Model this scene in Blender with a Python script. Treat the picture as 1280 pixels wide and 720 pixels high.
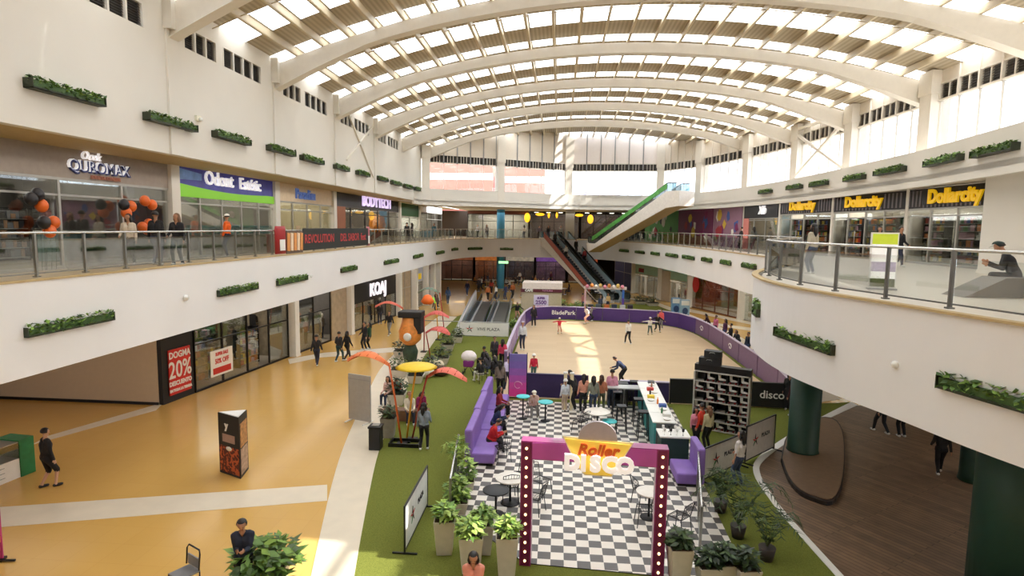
import bpy, bmesh, math, random
from mathutils import Vector, Matrix
random.seed(7)
scene = bpy.context.scene
col = scene.collection
for o in list(bpy.data.objects):
    bpy.data.objects.remove(o)

# ------------------------------------------------------------------ camera, sky, sun, exposure
FPX, ROLL, HY, YAW, EYE = 735.0, .014, 284.0, math.radians(4.5), 7.8
_th = math.atan((360 - HY) / FPX)
CF = Vector((-math.sin(YAW) * math.cos(_th), math.cos(YAW) * math.cos(_th), -math.sin(_th)))
_r = Vector((math.cos(YAW), math.sin(YAW), 0))
_u = _r.cross(CF)
CR = _r * math.cos(ROLL) + _u * math.sin(ROLL)
CU = _u * math.cos(ROLL) - _r * math.sin(ROLL)
cam_data = bpy.data.cameras.new('camera')
cam = bpy.data.objects.new('camera', cam_data)
col.objects.link(cam)
cam_data.sensor_width = 36
cam_data.lens = FPX / 1280 * 36
cam_data.clip_end = 400
m = Matrix((CR, CU, -CF)).transposed().to_4x4()
m.translation = Vector((0, 0, EYE))
cam.matrix_world = m
scene.camera = cam

scene.view_settings.view_transform = 'Standard'
scene.view_settings.look = 'None'
scene.view_settings.exposure = -0.34
scene.view_settings.gamma = 1
scene.view_settings.use_curve_mapping = False
scene.cycles.use_denoising = True
scene.cycles.max_bounces = 8
scene.cycles.diffuse_bounces = 5
scene.cycles.glossy_bounces = 3
scene.cycles.transparent_max_bounces = 12
scene.cycles.transmission_bounces = 4
scene.cycles.sample_clamp_indirect = 6
scene.cycles.caustics_reflective = False
scene.cycles.caustics_refractive = False

SKY = 5.0
world = bpy.data.worlds.new('sky')
scene.world = world
world.use_nodes = True
bg = world.node_tree.nodes['Background']
bg.inputs[0].default_value = (.90, .985, 1.10, 1)
bg.inputs[1].default_value = SKY
sun_data = bpy.data.lights.new('sun', 'SUN')
sun_data.energy = 12
sun_data.angle = .012
sun_data.color = (1, .96, .9)
sun = bpy.data.objects.new('sun', sun_data)
col.objects.link(sun)
sun.location = (60, 20, 60)
sun.rotation_euler = Vector((1.14, .0, 1.0)).to_track_quat('Z', 'Y').to_euler()

def area(x, y, z, sx, sy, power, color=(1, .95, .88), rot=0):
    d = bpy.data.lights.new('shop_lamp_light', 'AREA')
    d.shape = 'RECTANGLE'; d.size = sx; d.size_y = sy; d.energy = power; d.color = color
    o = bpy.data.objects.new('shop_lamp_light', d)
    col.objects.link(o); o.location = (x, y, z); o.rotation_euler = (0, 0, rot)
    return o

# ------------------------------------------------------------------ where a point of the photo lies on a level
def ray(px, py):
    return CF + CR * ((px - 640) / FPX) - CU * ((py - 360) / FPX)
def at(px, py, z=0.0):
    d = ray(px, py); t = (z - EYE) / d.z
    return Vector((d.x * t, d.y * t, z))
def atx(px, py, x):
    d = ray(px, py); t = x / d.x
    return Vector((x, d.y * t, EYE + d.z * t))

# ------------------------------------------------------------------ materials
def lin(c):
    return tuple(((v / 255) / 12.92 if v / 255 <= .04045 else ((v / 255 + .055) / 1.055) ** 2.4) for v in c)
_mats = {}
def mat(name, c, rough=.6, metal=0., emit=0., spec=.5, var=.06, scale=6., coat=0.):
    if name in _mats: return _mats[name]
    m = bpy.data.materials.new(name); m.use_nodes = True
    nt = m.node_tree; b = nt.nodes['Principled BSDF']
    L = lin(c)
    b.inputs['Roughness'].default_value = rough
    b.inputs['Metallic'].default_value = metal
    b.inputs['Specular IOR Level'].default_value = spec
    b.inputs['Coat Weight'].default_value = coat
    if var > 0:
        tc = nt.nodes.new('ShaderNodeTexCoord'); n = nt.nodes.new('ShaderNodeTexNoise')
        n.inputs['Scale'].default_value = scale; n.inputs['Detail'].default_value = 4
        r = nt.nodes.new('ShaderNodeValToRGB')
        r.color_ramp.elements[0].color = tuple(v * (1 - var) for v in L) + (1,)
        r.color_ramp.elements[1].color = tuple(min(1, v * (1 + var)) for v in L) + (1,)
        r.color_ramp.elements[0].position = .3; r.color_ramp.elements[1].position = .7
        nt.links.new(tc.outputs['Object'], n.inputs['Vector'])
        nt.links.new(n.outputs['Fac'], r.inputs['Fac'])
        nt.links.new(r.outputs['Color'], b.inputs['Base Color'])
    else:
        b.inputs['Base Color'].default_value = L + (1,)
    if emit:
        b.inputs['Emission Color'].default_value = L + (1,)
        b.inputs['Emission Strength'].default_value = emit
    _mats[name] = m
    return m
def glass(name, tint=(225, 235, 230), refl=.12, rough=.02):
    if name in _mats: return _mats[name]
    m = bpy.data.materials.new(name); m.use_nodes = True
    nt = m.node_tree; nt.nodes.remove(nt.nodes['Principled BSDF'])
    out = nt.nodes['Material Output']
    t = nt.nodes.new('ShaderNodeBsdfTransparent'); t.inputs[0].default_value = lin(tint) + (1,)
    g = nt.nodes.new('ShaderNodeBsdfGlossy'); g.inputs['Roughness'].default_value = rough
    g.inputs[0].default_value = (.93, .93, .93, 1)
    f = nt.nodes.new('ShaderNodeLayerWeight'); f.inputs[0].default_value = .25
    mp = nt.nodes.new('ShaderNodeMath'); mp.operation = 'MULTIPLY_ADD'
    mp.inputs[1].default_value = .6; mp.inputs[2].default_value = refl
    mx = nt.nodes.new('ShaderNodeMixShader')
    nt.links.new(f.outputs['Fresnel'], mp.inputs[0]); nt.links.new(mp.outputs[0], mx.inputs[0])
    nt.links.new(t.outputs[0], mx.inputs[1]); nt.links.new(g.outputs[0], mx.inputs[2])
    nt.links.new(mx.outputs[0], out.inputs[0])
    _mats[name] = m
    return m
def nodemat(name, fn):
    if name in _mats: return _mats[name]
    m = bpy.data.materials.new(name); m.use_nodes = True
    fn(m.node_tree, m.node_tree.nodes['Principled BSDF'])
    _mats[name] = m
    return m

# ------------------------------------------------------------------ mesh builder
class MB:
    def __init__(s): s.v = []; s.f = []; s.m = []; s.mats = []; s.sm = []
    def mi(s, m):
        if m not in s.mats: s.mats.append(m)
        return s.mats.index(m)
    def add(s, vs, fs, m, smooth=False):
        b = len(s.v); s.v += [tuple(p) for p in vs]; k = s.mi(m)
        for f in fs: s.f.append([b + i for i in f]); s.m.append(k); s.sm.append(smooth)
        return s
    def box(s, x0, x1, y0, y1, z0, z1, m):
        vs = [(x, y, z) for z in (z0, z1) for y in (y0, y1) for x in (x0, x1)]
        return s.add(vs, [(0, 2, 3, 1), (4, 5, 7, 6), (0, 1, 5, 4), (2, 6, 7, 3), (0, 4, 6, 2), (1, 3, 7, 5)], m)
    def bar(s, a, b, w, h, m, up=(0, 0, 1)):
        a = Vector(a); b = Vector(b); d = (b - a).normalized(); up = Vector(up)
        if abs(d.dot(up)) > .98: up = Vector((0, 1, 0))
        r = d.cross(up).normalized() * (w / 2); u = r.cross(d).normalized() * (h / 2)
        vs = [p + i * r + j * u for p in (a, b) for j in (-1, 1) for i in (-1, 1)]
        return s.add(vs, [(0, 2, 3, 1), (4, 5, 7, 6), (0, 1, 5, 4), (2, 6, 7, 3), (0, 4, 6, 2), (1, 3, 7, 5)], m)
    def tube(s, pts, r, m, n=8, closed=False):
        pts = [Vector(p) for p in pts]; rs = r if isinstance(r, (list, tuple)) else [r] * len(pts)
        vs = []; N = len(pts)
        for i, p in enumerate(pts):
            a = pts[(i - 1) % N] if closed or i else p; b = pts[(i + 1) % N] if closed or i < N - 1 else p
            d = (b - a).normalized() if (b - a).length > 1e-9 else Vector((0, 0, 1))
            up = Vector((0, 0, 1)) if abs(d.z) < .95 else Vector((0, 1, 0))
            x = d.cross(up).normalized(); y = x.cross(d).normalized()
            for k in range(n):
                t = 2 * math.pi * k / n; vs.append(p + (x * math.cos(t) + y * math.sin(t)) * rs[i])
        fs = []
        for i in range(N if closed else N - 1):
            j = (i + 1) % N
            for k in range(n): fs.append((i * n + k, i * n + (k + 1) % n, j * n + (k + 1) % n, j * n + k))
        if not closed: fs += [tuple(range(n))[::-1], tuple(range((N - 1) * n, N * n))]
        return s.add(vs, fs, m, True)
    def lathe(s, prof, m, n=20, c=(0, 0, 0), smooth=True):
        vs = []
        for r, z in prof:
            for k in range(n):
                t = 2 * math.pi * k / n; vs.append((c[0] + r * math.cos(t), c[1] + r * math.sin(t), c[2] + z))
        fs = []
        for i in range(len(prof) - 1):
            for k in range(n): fs.append((i * n + k, i * n + (k + 1) % n, (i + 1) * n + (k + 1) % n, (i + 1) * n + k))
        fs += [tuple(range(n))[::-1], tuple(range((len(prof) - 1) * n, len(prof) * n))]
        return s.add(vs, fs, m, smooth)
    def ball(s, c, r, m, n=10, sc=(1, 1, 1)):
        prof = []
        vs = []; k2 = n // 2 + 1
        for i in range(k2 + 1):
            a = math.pi * i / k2
            for k in range(n):
                t = 2 * math.pi * k / n
                vs.append((c[0] + r * sc[0] * math.sin(a) * math.cos(t), c[1] + r * sc[1] * math.sin(a) * math.sin(t), c[2] - r * sc[2] * math.cos(a)))
        fs = [(i * n + k, i * n + (k + 1) % n, (i + 1) * n + (k + 1) % n, (i + 1) * n + k) for i in range(k2) for k in range(n)]
        return s.add(vs, fs, m, True)
    def prism(s, poly, z0, z1, m, mside=None):
        n = len(poly)
        a = sum(poly[i][0] * poly[(i + 1) % n][1] - poly[(i + 1) % n][0] * poly[i][1] for i in range(n))
        if a < 0: poly = poly[::-1]
        vs = [(p[0], p[1], z0) for p in poly] + [(p[0], p[1], z1) for p in poly]
        s.add(vs, [tuple(range(n))[::-1], tuple(range(n, 2 * n))], m)
        s.add(vs, [(i, (i + 1) % n, n + (i + 1) % n, n + i) for i in range(n)], mside or m)
        return s
    def plate(s, poly, y0, y1, m):     # a polygon in x,z given a thickness along y
        n = len(poly)
        vs = [(p[0], y0, p[1]) for p in poly] + [(p[0], y1, p[1]) for p in poly]
        return s.add(vs, [tuple(range(n)), tuple(range(n, 2 * n))[::-1]] + [(i, n + i, n + (i + 1) % n, (i + 1) % n) for i in range(n)], m)
    def ribbon(s, pts, z0, z1, th, m):
        """upright wall of thickness th along a plan curve (th to the left of the walking direction)"""
        pts = [Vector((p[0], p[1])) for p in pts]; N = len(pts); off = []
        for i, p in enumerate(pts):
            a = pts[max(0, i - 1)]; b = pts[min(N - 1, i + 1)]; d = (b - a).normalized()
            off.append(p + Vector((-d.y, d.x)) * th)
        vs = []
        for p, q in zip(pts, off): vs += [(p.x, p.y, z0), (p.x, p.y, z1), (q.x, q.y, z1), (q.x, q.y, z0)]
        fs = []
        for i in range(N - 1):
            b = i * 4
            for k in range(4): fs.append((b + k, b + (k + 1) % 4, b + 4 + (k + 1) % 4, b + 4 + k))
        fs += [(0, 3, 2, 1), tuple((N - 1) * 4 + k for k in range(4))]
        return s.add(vs, fs, m)
    def text(s, string, size, m, M=None, ext=.02, align='CENTER', bold=0.0, shear=0.0, sx=1.0):
        c = bpy.data.curves.new('t', 'FONT'); c.body = string; c.size = size; c.extrude = ext / 2
        c.align_x = align; c.align_y = 'CENTER'; c.offset = bold; c.shear = shear; c.resolution_u = 3
        o = bpy.data.objects.new('t', c); col.objects.link(o)
        bpy.context.view_layer.update()
        me = bpy.data.meshes.new_from_object(o.evaluated_get(bpy.context.evaluated_depsgraph_get()))
        T = (M or Matrix.Identity(4)) @ Matrix.Diagonal((sx, 1, 1, 1))
        s.add([T @ v.co for v in me.vertices], [tuple(p.vertices) for p in me.polygons], m)
        bpy.data.objects.remove(o); bpy.data.curves.remove(c); bpy.data.meshes.remove(me)
        return s
    def mesh(s, name):
        me = bpy.data.meshes.new(name)
        me.from_pydata(s.v, [], s.f)
        for mm in s.mats: me.materials.append(mm)
        me.polygons.foreach_set('material_index', s.m)
        me.polygons.foreach_set('use_smooth', s.sm)
        bm = bmesh.new(); bm.from_mesh(me); bmesh.ops.recalc_face_normals(bm, faces=bm.faces); bm.to_mesh(me); bm.free()
        me.update()
        return me
    def build(s, name, parent=None, loc=(0, 0, 0), rz=0, bevel=0):
        o = bpy.data.objects.new(name, s.mesh(name)); col.objects.link(o)
        if parent: o.parent = parent
        o.location = loc; o.rotation_euler = (0, 0, rz)
        if bevel:
            b = o.modifiers.new('bevel', 'BEVEL'); b.width = bevel; b.segments = 2; b.limit_method = 'ANGLE'
        return o
def tag(o, label=None, cat=None, group=None, kind=None):
    if label: o['label'] = label
    if cat: o['category'] = cat
    if group: o['group'] = group
    if kind: o['kind'] = kind
    return o
def struct(o): o['kind'] = 'structure'; return o
def empty(name, label, cat, loc=(0, 0, 0), rz=0, group=None, kind=None):
    o = bpy.data.objects.new(name, None); col.objects.link(o); o.empty_display_size = .2
    o.location = loc; o.rotation_euler = (0, 0, rz)
    return tag(o, label, cat, group, kind)
def copy_tree(o, parent=None):
    c = o.copy(); col.objects.link(c); c.parent = parent
    for ch in o.children: copy_tree(ch, c)
    return c
UPRIGHT = Matrix.Rotation(math.pi / 2, 4, 'X')      # text standing up, read from -y
def TXT(x, y, z, rz=0): return Matrix.Translation((x, y, z)) @ Matrix.Rotation(rz, 4, 'Z') @ UPRIGHT
def smooth_curve(pts, k=6):
    P = [Vector(p) for p in pts]; out = []
    for i in range(len(P) - 1):
        p0 = P[max(0, i - 1)]; p1 = P[i]; p2 = P[i + 1]; p3 = P[min(len(P) - 1, i + 2)]
        for j in range(k):
            t = j / k
            out.append(.5 * ((2 * p1) + (p2 - p0) * t + (2 * p0 - 5 * p1 + 4 * p2 - p3) * t * t + (-p0 + 3 * p1 - 3 * p2 + p3) * t ** 3))
    out.append(P[-1]); return out
# ------------------------------------------------------------------ shared materials
WALL = mat('cream_plaster', (226, 221, 212), .8, var=.02, scale=.6)
WALL2 = mat('white_plaster', (236, 234, 233), .8, var=.02, scale=.5)
BEAM = mat('painted_steel', (228, 221, 209), .5, var=.02)
DARK = mat('dark_metal', (40, 38, 38), .4, .6)
BLACK = mat('black', (22, 22, 24), .5)
STEEL = mat('brushed_steel', (170, 170, 165), .3, .9)
WHITE = mat('white_paint', (238, 236, 230), .5, var=.02)
GREY = mat('grey_paint', (150, 150, 150), .6)
SOFFIT = mat('tan_soffit', (190, 165, 120), .7)
RAILGLASS = glass('rail_glass', (247, 249, 248), .03)
SHOPGLASS = glass('shop_glass', (240, 242, 240), .03)
def _floor(nt, b):
    b.inputs['Roughness'].default_value = .18
    b.inputs['Specular IOR Level'].default_value = .45
    tc = nt.nodes.new('ShaderNodeTexCoord')
    br = nt.nodes.new('ShaderNodeTexBrick'); br.offset = 0
    br.inputs['Color1'].default_value = lin((214, 171, 96)) + (1,)
    br.inputs['Color2'].default_value = lin((212, 169, 94)) + (1,)
    br.inputs['Mortar'].default_value = lin((207, 163, 90)) + (1,)
    br.inputs['Scale'].default_value = 1; br.inputs['Mortar Size'].default_value = .006
    br.inputs['Brick Width'].default_value = .8; br.inputs['Row Height'].default_value = .8
    nt.links.new(tc.outputs['Object'], br.inputs['Vector'])
    nt.links.new(br.outputs['Color'], b.inputs['Base Color'])
    n = nt.nodes.new('ShaderNodeTexNoise'); n.inputs['Scale'].default_value = .8
    r = nt.nodes.new('ShaderNodeMapRange'); r.inputs['To Min'].default_value = .1; r.inputs['To Max'].default_value = .26
    nt.links.new(tc.outputs['Object'], n.inputs['Vector']); nt.links.new(n.outputs['Fac'], r.inputs['Value'])
    nt.links.new(r.outputs[0], b.inputs['Roughness'])
FLOOR = nodemat('polished_ochre_floor', _floor)
def _wood(nt, b):
    b.inputs['Roughness'].default_value = .45
    tc = nt.nodes.new('ShaderNodeTexCoord'); mp = nt.nodes.new('ShaderNodeMapping')
    mp.inputs['Rotation'].default_value = (0, 0, math.radians(54))
    br = nt.nodes.new('ShaderNodeTexBrick')
    br.inputs['Color1'].default_value = lin((138, 112, 88)) + (1,)
    br.inputs['Color2'].default_value = lin((116, 94, 76)) + (1,)
    br.inputs['Mortar'].default_value = lin((94, 76, 61)) + (1,)
    br.inputs['Scale'].default_value = 1; br.inputs['Mortar Size'].default_value = .012
    br.inputs['Brick Width'].default_value = 3.2; br.inputs['Row Height'].default_value = .15; br.offset_frequency = 2
    n = nt.nodes.new('ShaderNodeTexNoise'); n.inputs['Scale'].default_value = 2.5
    mx = nt.nodes.new('ShaderNodeMixRGB'); mx.blend_type = 'OVERLAY'; mx.inputs[0].default_value = .35
    nt.links.new(tc.outputs['Object'], mp.inputs[0]); nt.links.new(mp.outputs[0], br.inputs['Vector'])
    nt.links.new(tc.outputs['Object'], n.inputs['Vector'])
    nt.links.new(br.outputs['Color'], mx.inputs[1]); nt.links.new(n.outputs['Fac'], mx.inputs[2])
    nt.links.new(mx.outputs[0], b.inputs['Base Color'])
WOOD = nodemat('wood_plank_floor', _wood)
def _turf(nt, b):
    b.inputs['Roughness'].default_value = .95; b.inputs['Specular IOR Level'].default_value = .1
    tc = nt.nodes.new('ShaderNodeTexCoord')
    n = nt.nodes.new('ShaderNodeTexNoise'); n.inputs['Scale'].default_value = 60; n.inputs['Detail'].default_value = 3
    r = nt.nodes.new('ShaderNodeValToRGB')
    r.color_ramp.elements[0].color = lin((98, 104, 44)) + (1,); r.color_ramp.elements[0].position = .3
    r.color_ramp.elements[1].color = lin((126, 132, 62)) + (1,); r.color_ramp.elements[1].position = .7
    nt.links.new(tc.outputs['Object'], n.inputs['Vector']); nt.links.new(n.outputs['Fac'], r.inputs[0])
    nt.links.new(r.outputs[0], b.inputs['Base Color'])
    bp = nt.nodes.new('ShaderNodeBump'); bp.inputs['Strength'].default_value = .5; bp.inputs['Distance'].default_value = .02
    nt.links.new(n.outputs['Fac'], bp.inputs['Height']); nt.links.new(bp.outputs[0], b.inputs['Normal'])
TURF = nodemat('artificial_turf', _turf)
def _rink(nt, b):
    b.inputs['Roughness'].default_value = .4
    tc = nt.nodes.new('ShaderNodeTexCoord')
    br = nt.nodes.new('ShaderNodeTexBrick')
    br.inputs['Color1'].default_value = lin((214, 188, 150)) + (1,)
    br.inputs['Color2'].default_value = lin((207, 180, 140)) + (1,)
    br.inputs['Mortar'].default_value = lin((204, 176, 136)) + (1,)
    br.inputs['Scale'].default_value = 1; br.inputs['Mortar Size'].default_value = .01
    br.inputs['Brick Width'].default_value = 2.4; br.inputs['Row Height'].default_value = .6
    nt.links.new(tc.outputs['Object'], br.inputs['Vector']); nt.links.new(br.outputs['Color'], b.inputs['Base Color'])
RINK = nodemat('maple_rink_boards', _rink)
TILE = .311
def _check(nt, b):
    b.inputs['Roughness'].default_value = .35
    tc = nt.nodes.new('ShaderNodeTexCoord')
    ck = nt.nodes.new('ShaderNodeTexChecker'); ck.inputs['Scale'].default_value = 1 / TILE
    ck.inputs['Color1'].default_value = lin((236, 228, 216)) + (1,)
    ck.inputs['Color2'].default_value = lin((82, 76, 72)) + (1,)
    nt.links.new(tc.outputs['Object'], ck.inputs['Vector']); nt.links.new(ck.outputs['Color'], b.inputs['Base Color'])
CHECK = nodemat('checkered_vinyl', _check)
STONE = mat('pale_stone_tile', (226, 214, 192), .3, var=.04, scale=2)
SKYL = None
def _skylight():
    m = bpy.data.materials.new('translucent_skylight'); m.use_nodes = True
    nt = m.node_tree; nt.nodes.remove(nt.nodes['Principled BSDF'])
    t = nt.nodes.new('ShaderNodeBsdfTranslucent'); t.inputs[0].default_value = (.97, .96, .93, 1)
    nt.links.new(t.outputs[0], nt.nodes['Material Output'].inputs[0])
    return m
SKYL = _skylight()
CLEAR = glass('clear_window', (250, 250, 250), .02)
def _deck(nt, b):
    b.inputs['Roughness'].default_value = .7
    tc = nt.nodes.new('ShaderNodeTexCoord'); w = nt.nodes.new('ShaderNodeTexWave')
    w.inputs['Scale'].default_value = 1.6; w.bands_direction = 'X'
    r = nt.nodes.new('ShaderNodeValToRGB')
    r.color_ramp.elements[0].color = lin((166, 154, 132)) + (1,)
    r.color_ramp.elements[1].color = lin((190, 177, 153)) + (1,)
    nt.links.new(tc.outputs['Object'], w.inputs[0]); nt.links.new(w.outputs['Fac'], r.inputs[0]); nt.links.new(r.outputs[0], b.inputs['Base Color'])
DECK = nodemat('corrugated_roof_sheet', _deck)
def _mottle(name, c1, c2, scale):
    def f(nt, b):
        b.inputs['Roughness'].default_value = .7
        tc = nt.nodes.new('ShaderNodeTexCoord'); v = nt.nodes.new('ShaderNodeTexVoronoi'); v.inputs['Scale'].default_value = scale
        r = nt.nodes.new('ShaderNodeValToRGB'); r.color_ramp.interpolation = 'CONSTANT'
        r.color_ramp.elements[0].color = lin(c1) + (1,); r.color_ramp.elements[1].color = lin(c2) + (1,); r.color_ramp.elements[1].position = .5
        nt.links.new(tc.outputs['Object'], v.inputs['Vector']); nt.links.new(v.outputs['Color'], r.inputs[0]); nt.links.new(r.outputs[0], b.inputs['Base Color'])
    return nodemat(name, f)

# ------------------------------------------------------------------ plan curves
L2Z, L1C, L2C = 6.35, 4.15, 10.0
EDGE = smooth_curve([(-12.5, -6), (-12.5, 12), (-12.55, 24), (-12.55, 36), (-12.3, 48), (-12.2, 58), (-11.7, 66), (-9.7, 70.8), (-5.6, 72.5), (0, 72.2), (5.2, 69.6), (8.4, 62.5), (10.3, 52), (11.0, 42), (11.2, 35)], 5)
BALC = smooth_curve([(11.2, 35), (11.4, 31.5), (11.0, 28.5), (9.7, 25.5), (7.9, 22.6), (6.6, 20), (6.05, 17.5), (6.0, 15.5), (6.3, 13.8), (6.8, 12.0), (7.35, 9.9), (8.3, 7.6), (9.8, 5.2), (12, 2.5)], 6)
BANDR = [(-12.55, 50.5), (-11.7, 53.3), (-5.8, 56.6), (.8, 60.8), (5.4, 61.4), (9.9, 60.3), (13, 55), (14.6, 47.5), (15.2, 40), (15.1, 32), (14.85, 26), (14.3, 22), (13.8, 18.5), (12.6, 12), (11, 6)]
BAND = smooth_curve(BANDR, 4)
# ------------------------------------------------------------------ ground
mb = MB(); mb.box(-32, 32, 2, 96, -.3, 0, FLOOR); struct(mb.build('floor'))
def strip(pts_in, pts_out, z, m, name, k=5):
    a = smooth_curve(pts_in, k); b = smooth_curve(pts_out, k)
    mb = MB(); mb.prism([(p.x, p.y) for p in a] + [(p.x, p.y) for p in reversed(b)], -.02, z, m)
    return struct(mb.build(name))
LIN = [at(*p)[:2] for p in [(408, 716), (415, 605), (435, 545), (456, 500), (475, 462)]] + [(-9.95, 36), (-10.2, 42), (-10.3, 50)]
LOUT = [at(*p)[:2] for p in [(455, 716), (457, 640), (475, 560), (498, 510), (508, 485)]] + [(-7.9, 34), (-8.5, 42), (-8.7, 50)]
LIN[0] = (LIN[0][0] + .3, 10); LOUT[0] = (LOUT[0][0] + .35, 10)
strip(LIN, LOUT, .012, STONE, 'trim_1')
def quadstrip(name, pts, z=.006, m=STONE):
    mb = MB(); mb.prism([tuple(at(*p)[:2]) for p in pts], -.02, z, m); return struct(mb.build(name))
quadstrip('trim_2', [(0, 634), (409, 606), (409, 626), (0, 659)])
quadstrip('trim_3', [(205, 503), (195, 513), (40, 556), (60, 545)])
quadstrip('trim_4', [(360, 449), (405, 441), (497, 434), (494, 440), (400, 447), (362, 455)])
quadstrip('trim_5', [(880, 402), (948, 411), (948, 415), (880, 405)])
quadstrip('trim_6', [(852, 384), (945, 404), (945, 407), (848, 387)])
RIN = [(7.2, 67), (9.6, 63), (11.1, 56), (12.2, 49), (12.6, 42), (12.5, 36), (12.2, 31), (11.4, 27)]
ROUT = [(7.4, 68), (10.4, 63.6), (12, 56), (13.1, 49), (13.5, 42), (13.5, 36), (13.6, 31), (13.3, 28)]
strip(RIN, ROUT, .012, STONE, 'trim_7')
CUR_IN = [at(*p)[:2] for p in [(1045, 719), (995, 665), (960, 622), (942, 592), (948, 572), (985, 545), (1030, 520), (1064, 503)]]
CUR_OUT = [at(*p)[:2] for p in [(1056, 719), (1003, 665), (967, 622), (950, 592), (956, 575), (992, 549), (1036, 524), (1072, 507)]]
CUR_IN[0] = (6.7, 9); CUR_OUT[0] = (6.9, 9)
strip(CUR_IN, CUR_OUT, .03, WHITE, 'trim_8')
# turf
tp = [tuple(p[:2]) for p in smooth_curve(LOUT, 4)] + [(-7.4, 58), (-2, 60), (5.5, 60.5), (8.5, 62)] + [tuple(p[:2]) for p in smooth_curve(RIN[1:], 4)] + [tuple(p[:2]) for p in reversed(smooth_curve(CUR_IN, 4))]
mb = MB(); mb.prism(tp, -.02, .009, TURF); o = struct(mb.build('trim_9'))
# dark wood floor on the right
wp = [tuple(p[:2]) for p in smooth_curve(CUR_OUT, 4)] + [(22, 27), (31, 24), (31, 2.5), (8, 2.5)]
mb = MB(); mb.prism(wp, -.02, .015, WOOD); struct(mb.build('trim_10'))
# checkered dance floor
def homog(p): return tuple(at(*p)[:2])
CK = [(-3.05, 25.9), (-2.95, 18.5), (-2.75, 15.2), (-.62, 12.95), (2.55, 12.75), (4.4, 12.9), (4.6, 18), (5.0, 22), (5.1, 25.6)]
mb = MB(); mb.prism([(x + .66, y - 12.85) for x, y in CK], -.02, .03, CHECK, BLACK); struct(mb.build('trim_11', loc=(-.66, 12.85, 0), rz=0))
# rink floor
RK = smooth_curve([(-2.5, 26.3), (-2.6, 36), (-2.55, 44), (-2.3, 48), (-1, 49.3), (4, 48.9), (8.3, 48), (10, 45.5), (10.5, 41), (10.5, 34), (10.55, 27.4), (10.1, 26.2)], 4)
mb = MB(); mb.prism([tuple(p) for p in RK], -.02, .05, RINK); struct(mb.build('trim_12'))

# ------------------------------------------------------------------ level two slabs and fascias
LWX = -15.2
def poly_slab(name, poly, z0, z1, m, mt=None):
    mb = MB(); mb.prism(poly, z0, z1, m); return struct(mb.build(name))
L2FLOOR = mat('beige_gallery_floor', (196, 172, 132), .3, var=.04)
left_e = [tuple(p) for p in EDGE if p.x < -9.6]
poly_slab('trim_13', [(p[0] - .12, p[1]) for p in left_e] + [(-12, 72.5), (-12, 90), (-32, 90), (-32, -6)], 4.4, L2Z, L2FLOOR)
far_e = [tuple(p) for p in EDGE if p.x >= -12 and p.y > 66]
poly_slab('trim_14', [(-12, 71)] + [(p[0], p[1] + .12) for p in far_e if p[1] > 69.4] + [(8, 69.4), (12, 90), (-12, 90)], 4.4, L2Z, L2FLOOR)
right_e = [tuple(p) for p in EDGE if p.x > 5.1 and p.y < 69.8] + [tuple(p) for p in BALC[1:]]
RF = mat('pale_gallery_floor', (206, 196, 180), .3, var=.04)
poly_slab('trim_15', [(5.4, 90)] + [(p[0] + .12, p[1]) for p in right_e] + [(32, 2.5), (32, 90)], 4.4, L2Z, RF)
mb = MB(); mb.ribbon([p for p in EDGE], L1C, L2Z + .02, -.14, WALL2); mb.ribbon([p for p in EDGE], L2Z + .02, L2Z + .07, -.17, SOFFIT); struct(mb.build('trim_16'))
mb = MB(); mb.ribbon([p for p in BALC], L1C, L2Z + .02, -.14, WALL2); mb.ribbon([p for p in BALC], L2Z + .02, L2Z + .07, -.2, SOFFIT); struct(mb.build('trim_17'))
# ------------------------------------------------------------------ left upper wall with louvred openings, columns
def wall_with_holes(name, x, th, y0, y1, z0, z1, holes, m):
    """wall in the plane x; holes = (y0,y1,z0,z1) of equal z band"""
    mb = MB(); hz0, hz1 = holes[0][2], holes[0][3]
    mb.box(x - th, x, y0, y1, z0, hz0, m); mb.box(x - th, x, y0, y1, hz1, z1, m)
    ys = y0
    for h in sorted(holes):
        mb.box(x - th, x, ys, h[0], hz0, hz1, m); ys = h[1]
    mb.box(x - th, x, ys, y1, hz0, hz1, m)
    return struct(mb.build(name))
COLY = [18.75 + 7.05 * k for k in range(-2, 7)]
WX = -12.6
def roofz(x): return 17.35 - 2.35 * ((x - 1.8) / 14.4) ** 2
def ay(x, yl): return yl - 3.7 * (x + 12.6) / 28.8
holes = []
for k, cy in enumerate(COLY[:6]):
    holes += [(cy + .62, cy + 2.5, 13.62, 14.3), (cy + 2.95, cy + 5.75, 13.62, 14.3)]
wall_with_holes('wall_left', WX, .3, 2, 53.3, L2C, 15.2, holes, WALL)
LOUV = mat('louvre_grey', (84, 80, 76), .5)
for n, h in enumerate(holes):
    mb = MB(); y0, y1 = h[0], h[1]
    for q in range(9): 
        z = h[2] + (h[3] - h[2]) * (q + .5) / 9
        mb.add([(WX - .05, y0, z - .03), (WX - .05, y1, z - .03), (WX - .12, y1, z + .04), (WX - .12, y0, z + .04)], [(0, 1, 2, 3)], LOUV)
    mb.box(WX - .2, WX - .17, y0, y1, h[2], h[3], LOUV)
    nn = 3 if n % 2 == 0 else 4
    for q in range(nn + 1):
        y = y0 + (y1 - y0) * q / nn; mb.box(WX - .12, WX + .01, y - .035, y + .035, h[2], h[3], WALL)
    struct(mb.build('window_%d' % (n + 1)))
for k, cy in enumerate(COLY[:6]):
    mb = MB(); mb.box(WX, WX + .07, cy - .35, cy + .35, 10.0, 14.85, WALL)
    mb.box(WX - .1, WX + .3, cy - .42, cy + .42, 13.9, 14.95, WALL)
    struct(mb.build('trim_%d' % (20 + k)))
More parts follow.
